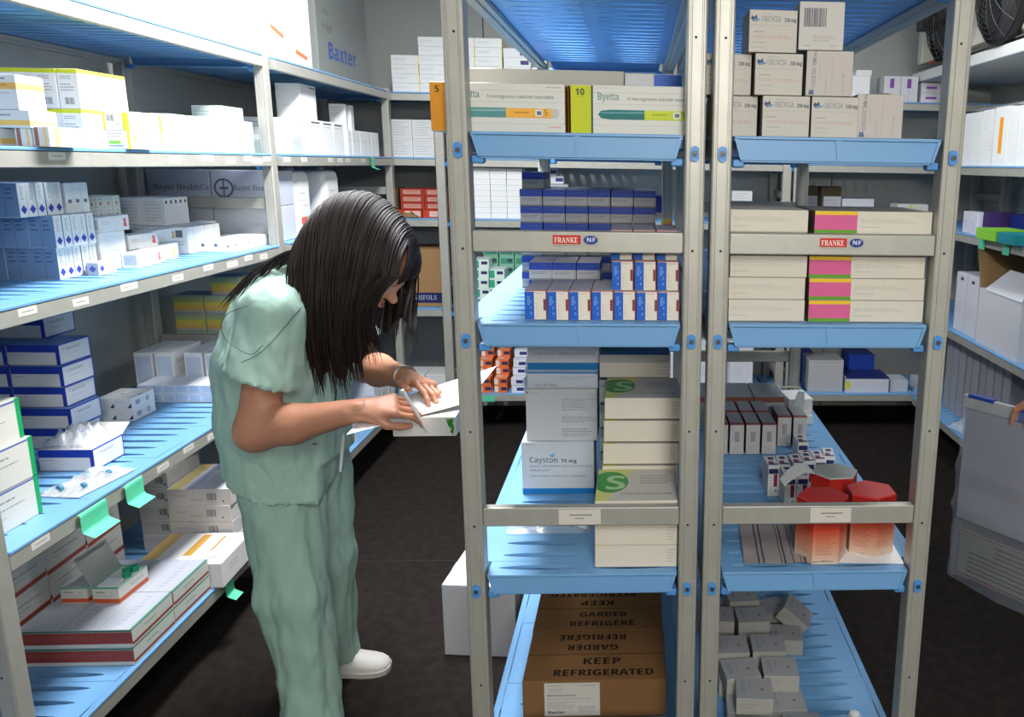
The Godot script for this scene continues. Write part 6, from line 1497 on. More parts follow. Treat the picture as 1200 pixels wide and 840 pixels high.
func open_case(at: Vector3) -> void:
	var t := thing("open_carton", "opened white carton with brown inner flaps, on the shelf below the lime carton", "box", "", at)
	var s := V(0.30, 0.265, 0.46)
	for e in [["side_panel", V(-s.x / 2, s.y / 2, 0), V(0.004, s.y, s.z)], ["side_panel", V(s.x / 2, s.y / 2, 0), V(0.004, s.y, s.z)], ["end_panel", V(0, s.y / 2, s.z / 2), V(s.x - 0.004, s.y, 0.004)], ["end_panel", V(0, s.y / 2, -s.z / 2), V(s.x - 0.004, s.y, 0.004)], ["bottom_panel", V(0, 0.002, 0), V(s.x - 0.005, 0.004, s.z - 0.005)]]: part(t, e[0], bx(e[2], 0.0008), M.white_board, e[1])
	for e in [[V(0, s.y, -s.z / 2), V(s.x, 0.004, 0.20), V(0, 0, -0.10), V(1.2, 0, 0), M.kraft], [V(0, s.y, s.z / 2), V(s.x, 0.004, 0.16), V(0, 0, 0.06), V(-1.0, 0, 0), M.white_board], [V(s.x / 2, s.y, 0), V(0.16, 0.004, s.z), V(0.07, 0, 0), V(0, 0, 0.9), M.kraft]]:
		var hinge := Node3D.new()
		var f := part(t, "flap", bx(e[1], 0.0008, e[2] + V(0, 0, 0)), e[4], e[0])
		f.rotation = e[3]
	part(t, "flap", bx(V(0.004, 0.15, 0.40), 0.0008, V(0, 0.07, 0)), M.white_board, V(-s.x / 2, s.y, 0.03)).rotation = V(0, 0, -0.9)

# ------------------------------------------------------------------ figures: smooth fields meshed as surface nets
class Field:
	var o: Vector3
	var h: float
	var nx: int
	var ny: int
	var nz: int
	var d := PackedFloat32Array()
	func _init(lo: Vector3, hi: Vector3, cell: float) -> void:
		o = lo
		h = cell
		nx = int(ceil((hi.x - lo.x) / cell)) + 1
		ny = int(ceil((hi.y - lo.y) / cell)) + 1
		nz = int(ceil((hi.z - lo.z) / cell)) + 1
		d.resize(nx * ny * nz)
		d.fill(1.0)
	# tapered capsule; flat = [axis, factor] squeezes it along an axis; cut = [point, normal] keeps what lies behind the plane; k blends it in
	func bone(a: Vector3, b: Vector3, ra: float, rb: float, k := 0.03, flat := [], cut := [], carve := false) -> void:
		var R := maxf(ra, rb) + k + 2.0 * h
		if flat and flat[1] > 1.0: R *= flat[1]
		var lo := ((a.min(b) - Vector3(R, R, R) - o) / h).floor()
		var hi := ((a.max(b) + Vector3(R, R, R) - o) / h).ceil()
		var x0 := maxi(0, int(lo.x)); var x1 := mini(nx - 1, int(hi.x))
		var y0 := maxi(0, int(lo.y)); var y1 := mini(ny - 1, int(hi.y))
		var z0 := maxi(0, int(lo.z)); var z1 := mini(nz - 1, int(hi.z))
		var ab := b - a
		var ll := maxf(ab.length_squared(), 1e-12)
		var sq := flat.size() > 0
		var ax: Vector3 = flat[0] if sq else Vector3.ZERO
		var fs: float = (1.0 / flat[1] - 1.0) if sq else 0.0
		var fm: float = minf(1.0, flat[1]) if sq else 1.0
		var ct := cut.size() > 0
		var cp: Vector3 = cut[0] if ct else Vector3.ZERO
		var cn: Vector3 = cut[1] if ct else Vector3.ZERO
		for y in range(y0, y1 + 1):
			for z in range(z0, z1 + 1):
				var i := (y * nz + z) * nx + x0
				for x in range(x0, x1 + 1):
					var p := Vector3(o.x + x * h, o.y + y * h, o.z + z * h)
					var t := clampf((p - a).dot(ab) / ll, 0.0, 1.0)
					var q := p - a - ab * t
					if sq: q += ax * (q.dot(ax) * fs)
					var v := (q.length() - (ra + (rb - ra) * t)) * fm
					if ct: v = maxf(v, (p - cp).dot(cn))
					var e := d[i]
					if carve:
						d[i] = maxf(e, -v)
					elif k > 0.0:
						var m := maxf(k - absf(e - v), 0.0) / k
						d[i] = minf(e, v) - m * m * k * 0.25
					else:
						d[i] = minf(e, v)
					i += 1
	func cutaway(p0: Vector3, nrm: Vector3) -> void:
		var i := 0
		for y in ny:
			for z in nz:
				for x in nx:
					d[i] = maxf(d[i], (Vector3(o.x + x * h, o.y + y * h, o.z + z * h) - p0).dot(nrm))
					i += 1
	# removes what lies beyond p0 in x and below it in y
	func cutcorner(p0: Vector3, tilt: float) -> void:
		var i := 0
		for y in ny:
			for z in nz:
				for x in nx:
					var X := o.x + x * h
					d[i] = maxf(d[i], minf(X - p0.x, p0.y + tilt * (X - p0.x) - (o.y + y * h)))
					i += 1
	# adds the surface where the field is zero
	func net(g: Geo, wrinkle: FastNoiseLite = null, amount := 0.0, stretch := Vector3.ONE) -> void:
		var at := PackedInt32Array()
		at.resize(d.size())
		at.fill(-1)
		var first := g.v.size()
		var start := g.ix.size()
		var sx := 1; var sz := nx; var sy := nx * nz
		var off := [0, sx, sz, sx + sz, sy, sy + sx, sy + sz, sy + sx + sz]
		var edges := [[0, 1], [2, 3], [4, 5], [6, 7], [0, 2], [1, 3], [4, 6], [5, 7], [0, 4], [1, 5], [2, 6], [3, 7]]
		for y in ny - 1:
			for z in nz - 1:
				var row := (y * nz + z) * nx
				for x in nx - 1:
					var i := row + x
					var d0 := d[i]
					if d0 > 3.0 * h or d0 < -3.0 * h: continue
					var neg := 0
					for k in 8:
						if d[i + off[k]] < 0.0: neg += 1
					if neg == 0 or neg == 8: continue
					var s := Vector3.ZERO
					var n := 0
					for e in edges:
						var da := d[i + off[e[0]]]
						var db := d[i + off[e[1]]]
						if (da < 0.0) != (db < 0.0):
							var t := da / (da - db)
							var ka: int = e[0]; var kb: int = e[1]
							var pa := Vector3(ka & 1, ka >> 2, (ka >> 1) & 1)
							var pb := Vector3(kb & 1, kb >> 2, (kb >> 1) & 1)
							s += pa.lerp(pb, t)
							n += 1
					at[i] = g.vert(o + (Vector3(x, y, z) + s / n) * h, Vector3.ZERO, Vector2.ZERO)
		for y in range(1, ny - 1):
			for z in range(1, nz - 1):
				var row := (y * nz + z) * nx
				for x in range(1, nx - 1):
					var i := row + x
					var a := d[i]
					if a > 3.0 * h or a < -3.0 * h: continue
					var ina := a < 0.0
					for e in 3:
						var st: int = [sx, sy, sz][e]
						if (d[i + st] < 0.0) == ina: continue
						var u: int = [sy, sz, sx][e]
						var w: int = [sz, sx, sy][e]
						var q0 := at[i]; var q1 := at[i - u]; var q2 := at[i - u - w]; var q3 := at[i - w]
						if q0 < 0 or q1 < 0 or q2 < 0 or q3 < 0: continue
						if ina:
							g.tri(q0, q3, q2); g.tri(q0, q2, q1)
						else:
							g.tri(q0, q1, q2); g.tri(q0, q2, q3)
		g.smooth(first, start)
		if wrinkle != null:
			for j in range(first, g.v.size()):
				var p := g.v[j]
				g.v[j] = p + g.n[j] * wrinkle.get_noise_3dv(p * stretch) * amount
				g.n[j] = Vector3.ZERO
			g.smooth(first, start)

# one finger: points from knuckle to tip, radius at the knuckle
func finger(f: Field, pts: Array, r: float) -> void:
	for i in pts.size() - 1:
		f.bone(pts[i], pts[i + 1], r * (1.0 - 0.10 * i), r * (0.96 - 0.12 * (i + 1) + 0.06), 0.003)

# a hand on its wrist: w wrist, dirv towards the fingers, back out of the back of the hand; curl per finger in radians, spread; side = +1 thumb lies along back x dirv
func hand(f: Field, w: Vector3, dirv: Vector3, back: Vector3, side: float, curl: Array, thumb: Array, size := 1.0) -> Dictionary:
	dirv = dirv.normalized()
	back = (back - dirv * back.dot(dirv)).normalized()
	var lat := back.cross(dirv).normalized() * side    # towards the thumb
	var tips := {}
	# palm
	for e in [[0.026, 0.010, 0.020], [0.008, 0.0115, 0.018], [-0.010, 0.011, 0.018], [-0.026, 0.010, 0.016]]:
		f.bone(w + dirv * 0.012 * size + lat * e[0] * 0.45 * size, w + dirv * 0.078 * size + lat * e[0] * size + back * 0.002, 0.0135 * size, e[1] * size, 0.012)
	f.bone(w - dirv * 0.02 * size, w + dirv * 0.02 * size, 0.022 * size, 0.021 * size, 0.012, [back, 0.72])
	var lens := [[0.040, 0.024, 0.019], [0.044, 0.028, 0.020], [0.041, 0.026, 0.020], [0.032, 0.020, 0.018]]
	for i in 4:
		var base: Vector3 = w + dirv * [0.080, 0.083, 0.079, 0.071][i] * size + lat * [0.027, 0.009, -0.010, -0.027][i] * size
		var ang := 0.0
		var pts := [base]
		var fan: float = [0.10, 0.02, -0.06, -0.14][i]
		for k in 3:
			ang += curl[i] * [0.9, 1.1, 0.7][k]
			var dd := (dirv * cos(ang) - back * sin(ang) + lat * fan).normalized()
			pts.append(pts[-1] + dd * lens[i][k] * size)
		finger(f, pts, [0.0085, 0.0088, 0.0083, 0.0073][i] * size)
		tips[i] = [pts[3], pts[2]]
	# thumb: leaves the side of the palm near its base
	var tb := w + dirv * 0.022 * size + lat * 0.020 * size - back * 0.004 * size
	var p1: Vector3 = tb + (dirv * thumb[0][0] + lat * thumb[0][1] - back * thumb[0][2]).normalized() * 0.044 * size
	var p2: Vector3 = p1 + (dirv * thumb[1][0] + lat * thumb[1][1] - back * thumb[1][2]).normalized() * 0.032 * size
	var p3: Vector3 = p2 + (dirv * thumb[2][0] + lat * thumb[2][1] - back * thumb[2][2]).normalized() * 0.024 * size
	f.bone(tb, p1, 0.0155 * size, 0.0112 * size, 0.012)
	f.bone(p1, p2, 0.0108 * size, 0.0095 * size, 0.003)
	f.bone(p2, p3, 0.0098 * size, 0.0080 * size, 0.003)
	tips[4] = [p3, p2]
	return tips

func nail(parent: Node3D, tip: Vector3, from: Vector3, up: Vector3, r: float) -> void:
	var dd := (tip - from).normalized()
	var nn := (up - dd * up.dot(dd)).normalized()
	var s := dd.cross(nn)
	var g := Geo.new()
	var p := PackedVector3Array()
	for i in 4:
		for k in 5:
			var a := (k - 2) * 0.42
			p.append(tip - dd * (0.004 - i * 0.0032) + nn * (cos(a) * r * 1.04) + s * sin(a) * r * 0.95)
	g.sheet(p, 4, 5)
	part(parent, "nail", g.mesh(), M.nail)

func make_nurse() -> void:
	var t := thing("person", "person in pale green scrubs with long dark hair, bending forward and writing", "person", "", Vector3.ZERO)
	# ---- the body: one continuous figure
	var hipR := V(-0.945, 0.83, -2.175); var hipL := V(-0.925, 0.83, -2.33)
	var kneeR := V(-0.910, 0.43, -2.125); var kneeL := V(-0.915, 0.43, -2.375)
	var ankR := V(-0.868, 0.075, -2.085); var ankL := V(-0.915, 0.075, -2.425)
	var shR := V(-0.870, 1.185, -2.085); var shL := V(-0.825, 1.185, -2.415)
	var elR := V(-0.918, 0.905, -2.025); var elL := V(-0.790, 0.965, -2.465)
	var wrR := V(-0.655, 0.970, -1.995); var wrL := V(-0.600, 0.992, -2.215)
	var C := V(-0.700, 1.318, -2.205)      # middle of the head
	var fwd := V(0.75, -0.66, 0.04).normalized()
	var upv := V(0.66, 0.75, 0.0)
	upv = (upv - fwd * upv.dot(fwd)).normalized()
	var body := Field.new(V(-1.13, 0.0, -2.62), V(-0.50, 1.42, -1.92), 0.0115)
	var Z := Vector3(0, 0, 1)
	body.bone(V(-0.945, 0.84, -2.25), V(-0.935, 0.98, -2.25), 0.115, 0.105, 0.05, [Z, 1.35])
	body.bone(V(-0.935, 0.98, -2.25), V(-0.895, 1.14, -2.25), 0.105, 0.115, 0.05, [Z, 1.38])
	body.bone(shR, shL, 0.055, 0.055, 0.05)
	body.bone(V(-0.875, 1.19, -2.25), V(-0.775, 1.275, -2.225), 0.060, 0.052, 0.03)
	for e in [[hipR, kneeR, ankR], [hipL, kneeL, ankL]]:
		body.bone(e[0], e[1], 0.085, 0.058, 0.04)
		body.bone(e[1], e[2], 0.056, 0.036, 0.03)
	body.bone(shR, elR, 0.050, 0.0445, 0.03)
	body.bone(elR, elR.lerp(wrR, 0.35), 0.0435, 0.0475, 0.03)
	body.bone(elR.lerp(wrR, 0.35), wrR, 0.0465, 0.0275, 0.02)
	body.bone(shL, elL, 0.050, 0.043, 0.03)
	body.bone(elL, elL.lerp(wrL, 0.35), 0.042, 0.045, 0.03)
	body.bone(elL.lerp(wrL, 0.35), wrL, 0.044, 0.0255, 0.02)
	var g := Geo.new()
	body.net(g)
	# head
	var CH := C
	C += fwd * 0.026
	var hd := Field.new(C - V(0.17, 0.17, 0.13), C + V(0.17, 0.17, 0.13), 0.0042)
	var lat := upv.cross(fwd).normalized()
	hd.bone(C + upv * 0.028 - fwd * 0.018, C + upv * 0.022 + fwd * 0.02, 0.090, 0.084, 0.02, [lat, 0.86])
	hd.bone(C - upv * 0.03 + fwd * 0.035, C - upv * 0.085 + fwd * 0.055, 0.058, 0.030, 0.03, [lat, 0.95])
	hd.bone(C - upv * 0.01 + fwd * 0.075, C - upv * 0.034 + fwd * 0.110, 0.009, 0.0115, 0.012)
	for s in [-1, 1]:
		hd.bone(C - upv * 0.036 + fwd * 0.098 + lat * 0.009 * s, C - upv * 0.036 + fwd * 0.102 + lat * 0.010 * s, 0.0065, 0.006, 0.006)
		hd.bone(C + upv * 0.004 + fwd * 0.082 + lat * 0.032 * s, C + upv * 0.004 + fwd * 0.084 + lat * 0.034 * s, 0.0125, 0.0125, 0.004)
		hd.bone(C + upv * 0.020 + fwd * 0.084 + lat * 0.016 * s, C + upv * 0.020 + fwd * 0.076 + lat * 0.044 * s, 0.008, 0.007, 0.012)
		hd.bone(C - upv * 0.03 + fwd * 0.068 + lat * 0.036 * s, C - upv * 0.028 + fwd * 0.060 + lat * 0.046 * s, 0.022, 0.018, 0.02)
		hd.bone(C + upv * 0.012 - fwd * 0.012 + lat * 0.078 * s, C - upv * 0.026 - fwd * 0.002 + lat * 0.074 * s, 0.013, 0.009, 0.006, [lat, 0.5])
	hd.bone(C - upv * 0.062 + fwd * 0.090 - lat * 0.018, C - upv * 0.062 + fwd * 0.090 + lat * 0.018, 0.0065, 0.0065, 0.006)
	hd.bone(C - upv * 0.072 + fwd * 0.088 - lat * 0.014, C - upv * 0.072 + fwd * 0.088 + lat * 0.014, 0.0070, 0.0070, 0.006)
	hd.bone(V(-0.83, 1.235, -2.235), C - upv * 0.045 - fwd * 0.02, 0.055, 0.052, 0.02)
	hd.net(g)
	# hands
	var hr := Field.new(wrR + V(-0.05, -0.10, -0.10), wrR + V(0.21, 0.08, 0.10), 0.003)
	hr.bone(elR.lerp(wrR, 0.80), wrR, 0.0345, 0.0268, 0.01, [V(0.1, 0.75, 0.6).normalized(), 0.85])
	var dR := V(0.93, 0.05, -0.26)
	var tipsR := hand(hr, wrR, dR, V(-0.05, 0.80, 0.60), -1.0, [0.42, 0.50, 0.58, 0.64], [[0.75, 0.5, 0.35], [0.95, 0.02, 0.35], [0.95, -0.2, 0.30]], 0.98)
	hr.net(g)
	var hl := Field.new(wrL + V(-0.06, -0.10, -0.09), wrL + V(0.19, 0.07, 0.19), 0.003)
	hl.bone(elL.lerp(wrL, 0.80), wrL, 0.0330, 0.0250, 0.01)
	var dL := V(0.70, -0.08, 0.60)
	var tipsL := hand(hl, wrL, dL, V(0.20, 0.93, -0.12), -1.0, [0.30, 0.34, 0.40, 0.46], [[0.55, 0.75, 0.0], [0.85, 0.30, 0.05], [0.93, 0.05, 0.12]], 0.98)
	hl.net(g)
	part(t, "body", g.mesh(), M.skin)
	for k in 4: nail(t, tipsR[k][0], tipsR[k][1], V(0.5, 0.8, 0.3), 0.0072)
	nail(t, tipsL[4][0], tipsL[4][1], V(0.1, 0.95, 0.2), 0.0082)
	# face details
	for s in [-1, 1]:
		var eye := Geo.new()
		eye.lathe(PackedVector2Array([Vector2(0.0, -0.011), Vector2(0.008, -0.007), Vector2(0.011, 0.0), Vector2(0.008, 0.007), Vector2(0.0, 0.011)]), C + upv * 0.003 + fwd * 0.084 + lat * 0.033 * s, 14)
		part(t, "eye", eye.mesh(), M.eye_white)
		var lid := Geo.new()
		lid.tube(PackedVector3Array([C + upv * 0.003 + fwd * 0.095 + lat * 0.020 * s, C + upv * 0.0055 + fwd * 0.0985 + lat * 0.033 * s, C + upv * 0.002 + fwd * 0.092 + lat * 0.046 * s]), [0.0018, 0.0034, 0.0016], 8)
		part(t, "eyelid", lid.mesh(), M.skin)
		var brow := Geo.new()
		brow.tube(PackedVector3Array([C + upv * 0.022 + fwd * 0.094 + lat * 0.014 * s, C + upv * 0.027 + fwd * 0.092 + lat * 0.034 * s, C + upv * 0.021 + fwd * 0.078 + lat * 0.052 * s]), [0.003, 0.003, 0.0012], 6)
		part(t, "eyebrow", brow.mesh(), M.hair)
	var lips := Geo.new()
	lips.tube(PackedVector3Array([C - upv * 0.067 + fwd * 0.088 - lat * 0.024, C - upv * 0.066 + fwd * 0.0975 - lat * 0.010, C - upv * 0.066 + fwd * 0.0985, C - upv * 0.066 + fwd * 0.0975 + lat * 0.010, C - upv * 0.067 + fwd * 0.088 + lat * 0.024]), [0.001, 0.0045, 0.005, 0.0045, 0.001], 8)
	part(t, "lips", lips.mesh(), M.lips)
	# ---- scrubs
	var folds := FastNoiseLite.new()
	folds.seed = 12
	folds.frequency = 1.0
	folds.fractal_octaves = 3
	var tunic := Field.new(V(-1.16, 0.60, -2.66), V(-0.62, 1.36, -1.90), 0.0085)
	tunic.bone(V(-0.930, 0.66, -2.25), V(-0.940, 0.88, -2.25), 0.164, 0.150, 0.05, [Z, 1.22])
	tunic.bone(V(-0.940, 0.88, -2.25), V(-0.925, 1.02, -2.25), 0.150, 0.148, 0.05, [Z, 1.22])
	tunic.bone(V(-0.925, 1.02, -2.25), V(-0.890, 1.16, -2.25), 0.150, 0.118, 0.05, [Z, 1.30])
	tunic.bone(V(-0.925, 1.15, -2.25), V(-0.860, 1.225, -2.25), 0.105, 0.070, 0.05, [Z, 1.25])
	tunic.bone(shR + V(0, 0.012, 0.01), shL + V(0, 0.012, -0.01), 0.064, 0.064, 0.06)
	var cuffR := V(-0.905, 1.028, -2.045); var axR := (elR - shR).normalized()
	tunic.bone(shR + V(-0.005, 0.0, 0.005), cuffR + axR * 0.10, 0.070, 0.096, 0.035, [], [cuffR, V(-0.33, -0.93, 0.10).normalized()])
	var cuffL := shL.lerp(elL, 0.62); var axL := (elL - shL).normalized()
	tunic.bone(shL, cuffL + axL * 0.10, 0.068, 0.085, 0.035, [], [cuffL, axL])
	# hem: lower at the near side, open slit in front; neck opening
	tunic.cutaway(V(-0.93, 0.720, -2.20), V(-0.22, -1.0, -0.12).normalized())
	tunic.cutcorner(V(-0.815, 0.775, -2.2), 0.18)
	tunic.bone(V(-0.800, 1.275, -2.24), V(-0.74, 1.35, -2.22), 0.058, 0.075, 0.0, [], [], true)
	var gt := Geo.new()
	tunic.net(gt, folds, 0.013, V(13, 5.0, 10))
	var tu := part(t, "tunic", gt.mesh(), M.scrubs)
	var trousers := Field.new(V(-1.14, 0.0, -2.62), V(-0.70, 0.92, -1.94), 0.0085)
	trousers.bone(V(-0.945, 0.86, -2.25), V(-0.94, 0.78, -2.25), 0.108, 0.112, 0.04, [Z, 1.22])
	trousers.bone(V(-0.938, 0.80, -2.175), V(-0.908, 0.43, -2.130), 0.108, 0.090, 0.03)
	trousers.bone(V(-0.908, 0.43, -2.130), V(-0.860, 0.00, -2.085), 0.088, 0.074, 0.02)
	trousers.bone(V(-0.920, 0.80, -2.325), V(-0.918, 0.43, -2.372), 0.109, 0.088, 0.02)
	trousers.bone(V(-0.918, 0.43, -2.372), V(-0.926, 0.055, -2.428), 0.085, 0.070, 0.02)
	trousers.cutaway(V(-0.9, 0.040, -2.3), V(0.10, -1.0, -0.10).normalized())
	folds.seed = 31
	var gp := Geo.new()
	trousers.net(gp, folds, 0.019, V(12, 3.6, 12))
	part(t, "trousers", gp.mesh(), M.scrubs_dark)
	# pocket, button, emblem, pen, cords
	var pocket := Geo.new()
	var pp := PackedVector3Array()
	for r in 7:
		for c in 9:
			var u := c / 8.0; var w := r / 6.0
			var ang := 0.25 + u * 1.05
			var rad := 0.1545 + 0.002 * sin(w * PI)
			pp.append(V(-0.938 + sin(ang - 0.75) * rad * 1.06, 0.875 - w * 0.15 - 0.02 * u * (1 - w), -2.25 + cos(ang - 0.75) * rad * 1.235))
	pocket.sheet(pp, 7, 9)
	part(tu, "pocket", pocket.mesh(), M.scrubs)
	part(tu, "button", lathe_mesh([[0.0, -0.002], [0.0055, -0.002], [0.006, 0.0], [0.0045, 0.002], [0.0, 0.0025]], 12), M.steel, V(-0.802, 0.855, -2.085))
	part(tu, "emblem", bx(V(0.006, 0.036, 0.036), 0.002), M.red_cloth, V(-0.790, 1.075, -2.135))
	var pen := part(tu, "pen", lathe_mesh([[0.0, -0.05], [0.0038, -0.05], [0.0042, 0.04], [0.002, 0.055], [0.0, 0.055]], 10), M.white_plastic, V(-0.768, 0.80, -2.17))
	pen.rotation.z = -0.15
	var cord := Geo.new()
	cord.tube(PackedVector3Array([V(-0.79, 1.13, -2.14), V(-0.755, 1.06, -2.10), V(-0.745, 0.99, -2.10), V(-0.757, 0.93, -2.11), V(-0.770, 0.885, -2.13)]), [0.0018, 0.0018, 0.0018, 0.0018, 0.0018], 6)
	part(tu, "cord", cord.mesh(), M.black)
	# bracelet on the far wrist
	var br := Geo.new()
	var bc := wrL - (wrL - elL).normalized() * 0.012
	var bd := (wrL - elL).normalized()
	var bs := bd.cross(Vector3.UP).normalized()
	var bu := bs.cross(bd)
	for j in 2:
		var ring := PackedVector3Array()
		var rr := []
		for k in 25:
			var a := TAU * k / 24
			ring.append(bc - bd * 0.007 * j + (bs * cos(a) + bu * sin(a)) * 0.0305)
			rr.append(0.0022)
		br.tube(ring, rr, 7, false)
	part(t, "bracelet", br.mesh(), M.steel)
	make_shoe(t, V(-0.905, 0.0, -2.428), 0.06)
	make_shoe(t, V(-0.858, 0.0, -2.090), 0.05)
	make_hair(t, CH, fwd, upv, lat)
	# pen in the writing hand
	var wp := Geo.new()
	var grip: Vector3 = tipsR[0][0]
	var lean := V(-0.32, 0.86, 0.30).normalized()
	wp.tube(PackedVector3Array([grip - lean * 0.020 + V(0.004, 0, 0.006), grip - lean * 0.010 + V(0.004, 0, 0.006), grip + lean * 0.115 + V(0.004, 0, 0.006)]), [0.0008, 0.0036, 0.0040], 10)
	single("ballpoint_pen", wp.mesh(), M.white_plastic, "white ballpoint pen held in the writing hand over the paper", "pen")
	# paper sheet over a carton
	var sheet := Geo.new()
	var c4 := [V(-0.668, 0.934, -1.925), V(-0.432, 0.952, -2.115), V(-0.388, 0.985, -2.335), V(-0.675, 0.940, -2.11)]
	var ps := PackedVector3Array()
	for side in 2:
		for r in 9:
			for c in 9:
				var w := (r if side == 0 else 8 - r) / 8.0
				var u := c / 8.0
				var p: Vector3 = c4[0].lerp(c4[1], u).lerp(c4[3].lerp(c4[2], u), w)
				ps.append(p + V(0, 0.006 * sin(u * PI) * w + 0.012 * pow(u, 3) * w - 0.004 * (1 - u) - (0.0006 if side else 0.0), 0))
	sheet.sheet(ps, 18, 9)
	single("paper_sheet", sheet.mesh(), M.paper, "white sheet of paper the nurse is writing on", "paper")
	carton("held_carton", V(-0.520, 0.889, -2.088), "small cream carton with green emblem held under the sheet of paper", "", 0.03)

func make_shoe(t: Node3D, at: Vector3, yaw: float) -> void:
	var s := Node3D.new()
	s.name = "shoe"
	t.add_child(s, true)
	s.position = at
	s.rotation.y = yaw
	# rings from heel to toe: [x, half width, top height]
	var R := [[-0.105, 0.018, 0.030], [-0.100, 0.028, 0.060], [-0.08, 0.034, 0.072], [-0.04, 0.036, 0.076], [0.0, 0.037, 0.078], [0.03, 0.041, 0.072], [0.06, 0.046, 0.062], [0.09, 0.047, 0.054], [0.115, 0.042, 0.047], [0.132, 0.031, 0.038], [0.140, 0.014, 0.026]]
	var up := Geo.new()
	var p := PackedVector3Array()
	for e in R:
		for k in 17:
			var a := PI * k / 16.0
			p.append(V(e[0], 0.012 + pow(sin(a), 0.8) * (e[2] - 0.012), cos(a) * e[1] * (1.0 if sin(a) < 0.7 else 1.0)))
	up.sheet(p, R.size(), 17)
	part(s, "upper", up.mesh(), M.shoe)
	var sole := Geo.new()
	var q := PackedVector2Array()
	for e in R: q.append(Vector2(e[0] * 1.02, e[1] * 1.07))
	for i in range(R.size() - 1, -1, -1): q.append(Vector2(R[i][0] * 1.02, -R[i][1] * 1.07))
	sole.extrude(q, Vector3.ZERO, Vector3.RIGHT, Vector3.BACK, Vector3(0, 0.016, 0))
	part(s, "sole", sole.mesh(), M.sole)

# one line of hair from the parting over the side of the head and straight down: u 0 at the nape, 1 at the brow
func hair_line(C: Vector3, fwd: Vector3, upv: Vector3, pole: Vector3, u: float, side: int, dx: float, dy: float, lift: float, n: int) -> PackedVector3Array:
	var ang := lerpf(-1.95, 0.80, u)
	var out := fwd * sin(ang) + upv * cos(ang)
	var root := pole + out * (0.116 + 0.022 * maxf(0.0, -sin(ang)) + lift * 0.5)
	var front := -0.642 if side == 1 else -0.590
	var hang_x := lerpf(-0.848, front, pow(u, 0.85))
	var low := C.y - 0.045
	var mixed := lerpf(0.75, 0.22, smoothstep(0.55, 1.0, u)) if side == 1 else 0.75
	var fast := lerpf(2.0, 5.0, smoothstep(0.55, 1.0, u)) if side == 1 else 2.0
	var bottom := 0.0
	if side == 1: bottom = 1.055 - 0.055 * sin(clampf(u * 1.15, 0, 1) * PI) + 0.045 * u + 0.012 * sin(u * 23.0)
	else: bottom = 1.12 + 0.02 * sin(u * 17.0)
	bottom += dy
	var pts := PackedVector3Array()
	var reach := 0.104 + lift
	for k in n:
		var t := k / (n - 1.0)
		var p := root
		if t < 0.42:
			var s := t / 0.42
			p.y = lerpf(root.y, minf(low, root.y - 0.03), 1.0 - cos(s * PI * 0.5))
			p.x = lerpf(root.x, lerpf(root.x, hang_x, mixed) + dx * 0.5, s)
			p.z = C.z + side * (reach * sin(s * PI * 0.5) + 0.002)
		else:
			var s := (t - 0.42) / 0.58
			p.y = lerpf(minf(low, root.y - 0.03), bottom, s)
			p.x = lerpf(lerpf(root.x, hang_x, mixed) + dx * 0.5, hang_x + dx, 1.0 - pow(maxf(0.0, 1.0 - s), fast)) + 0.003 * sin(s * 6.0 + u * 40.0)
			p.z = C.z + side * (reach + 0.002 + 0.014 * sin(s * PI) - 0.024 * s + 0.002 * sin(u * 60.0 + s * 3.0))
		pts.append(p)
	return pts

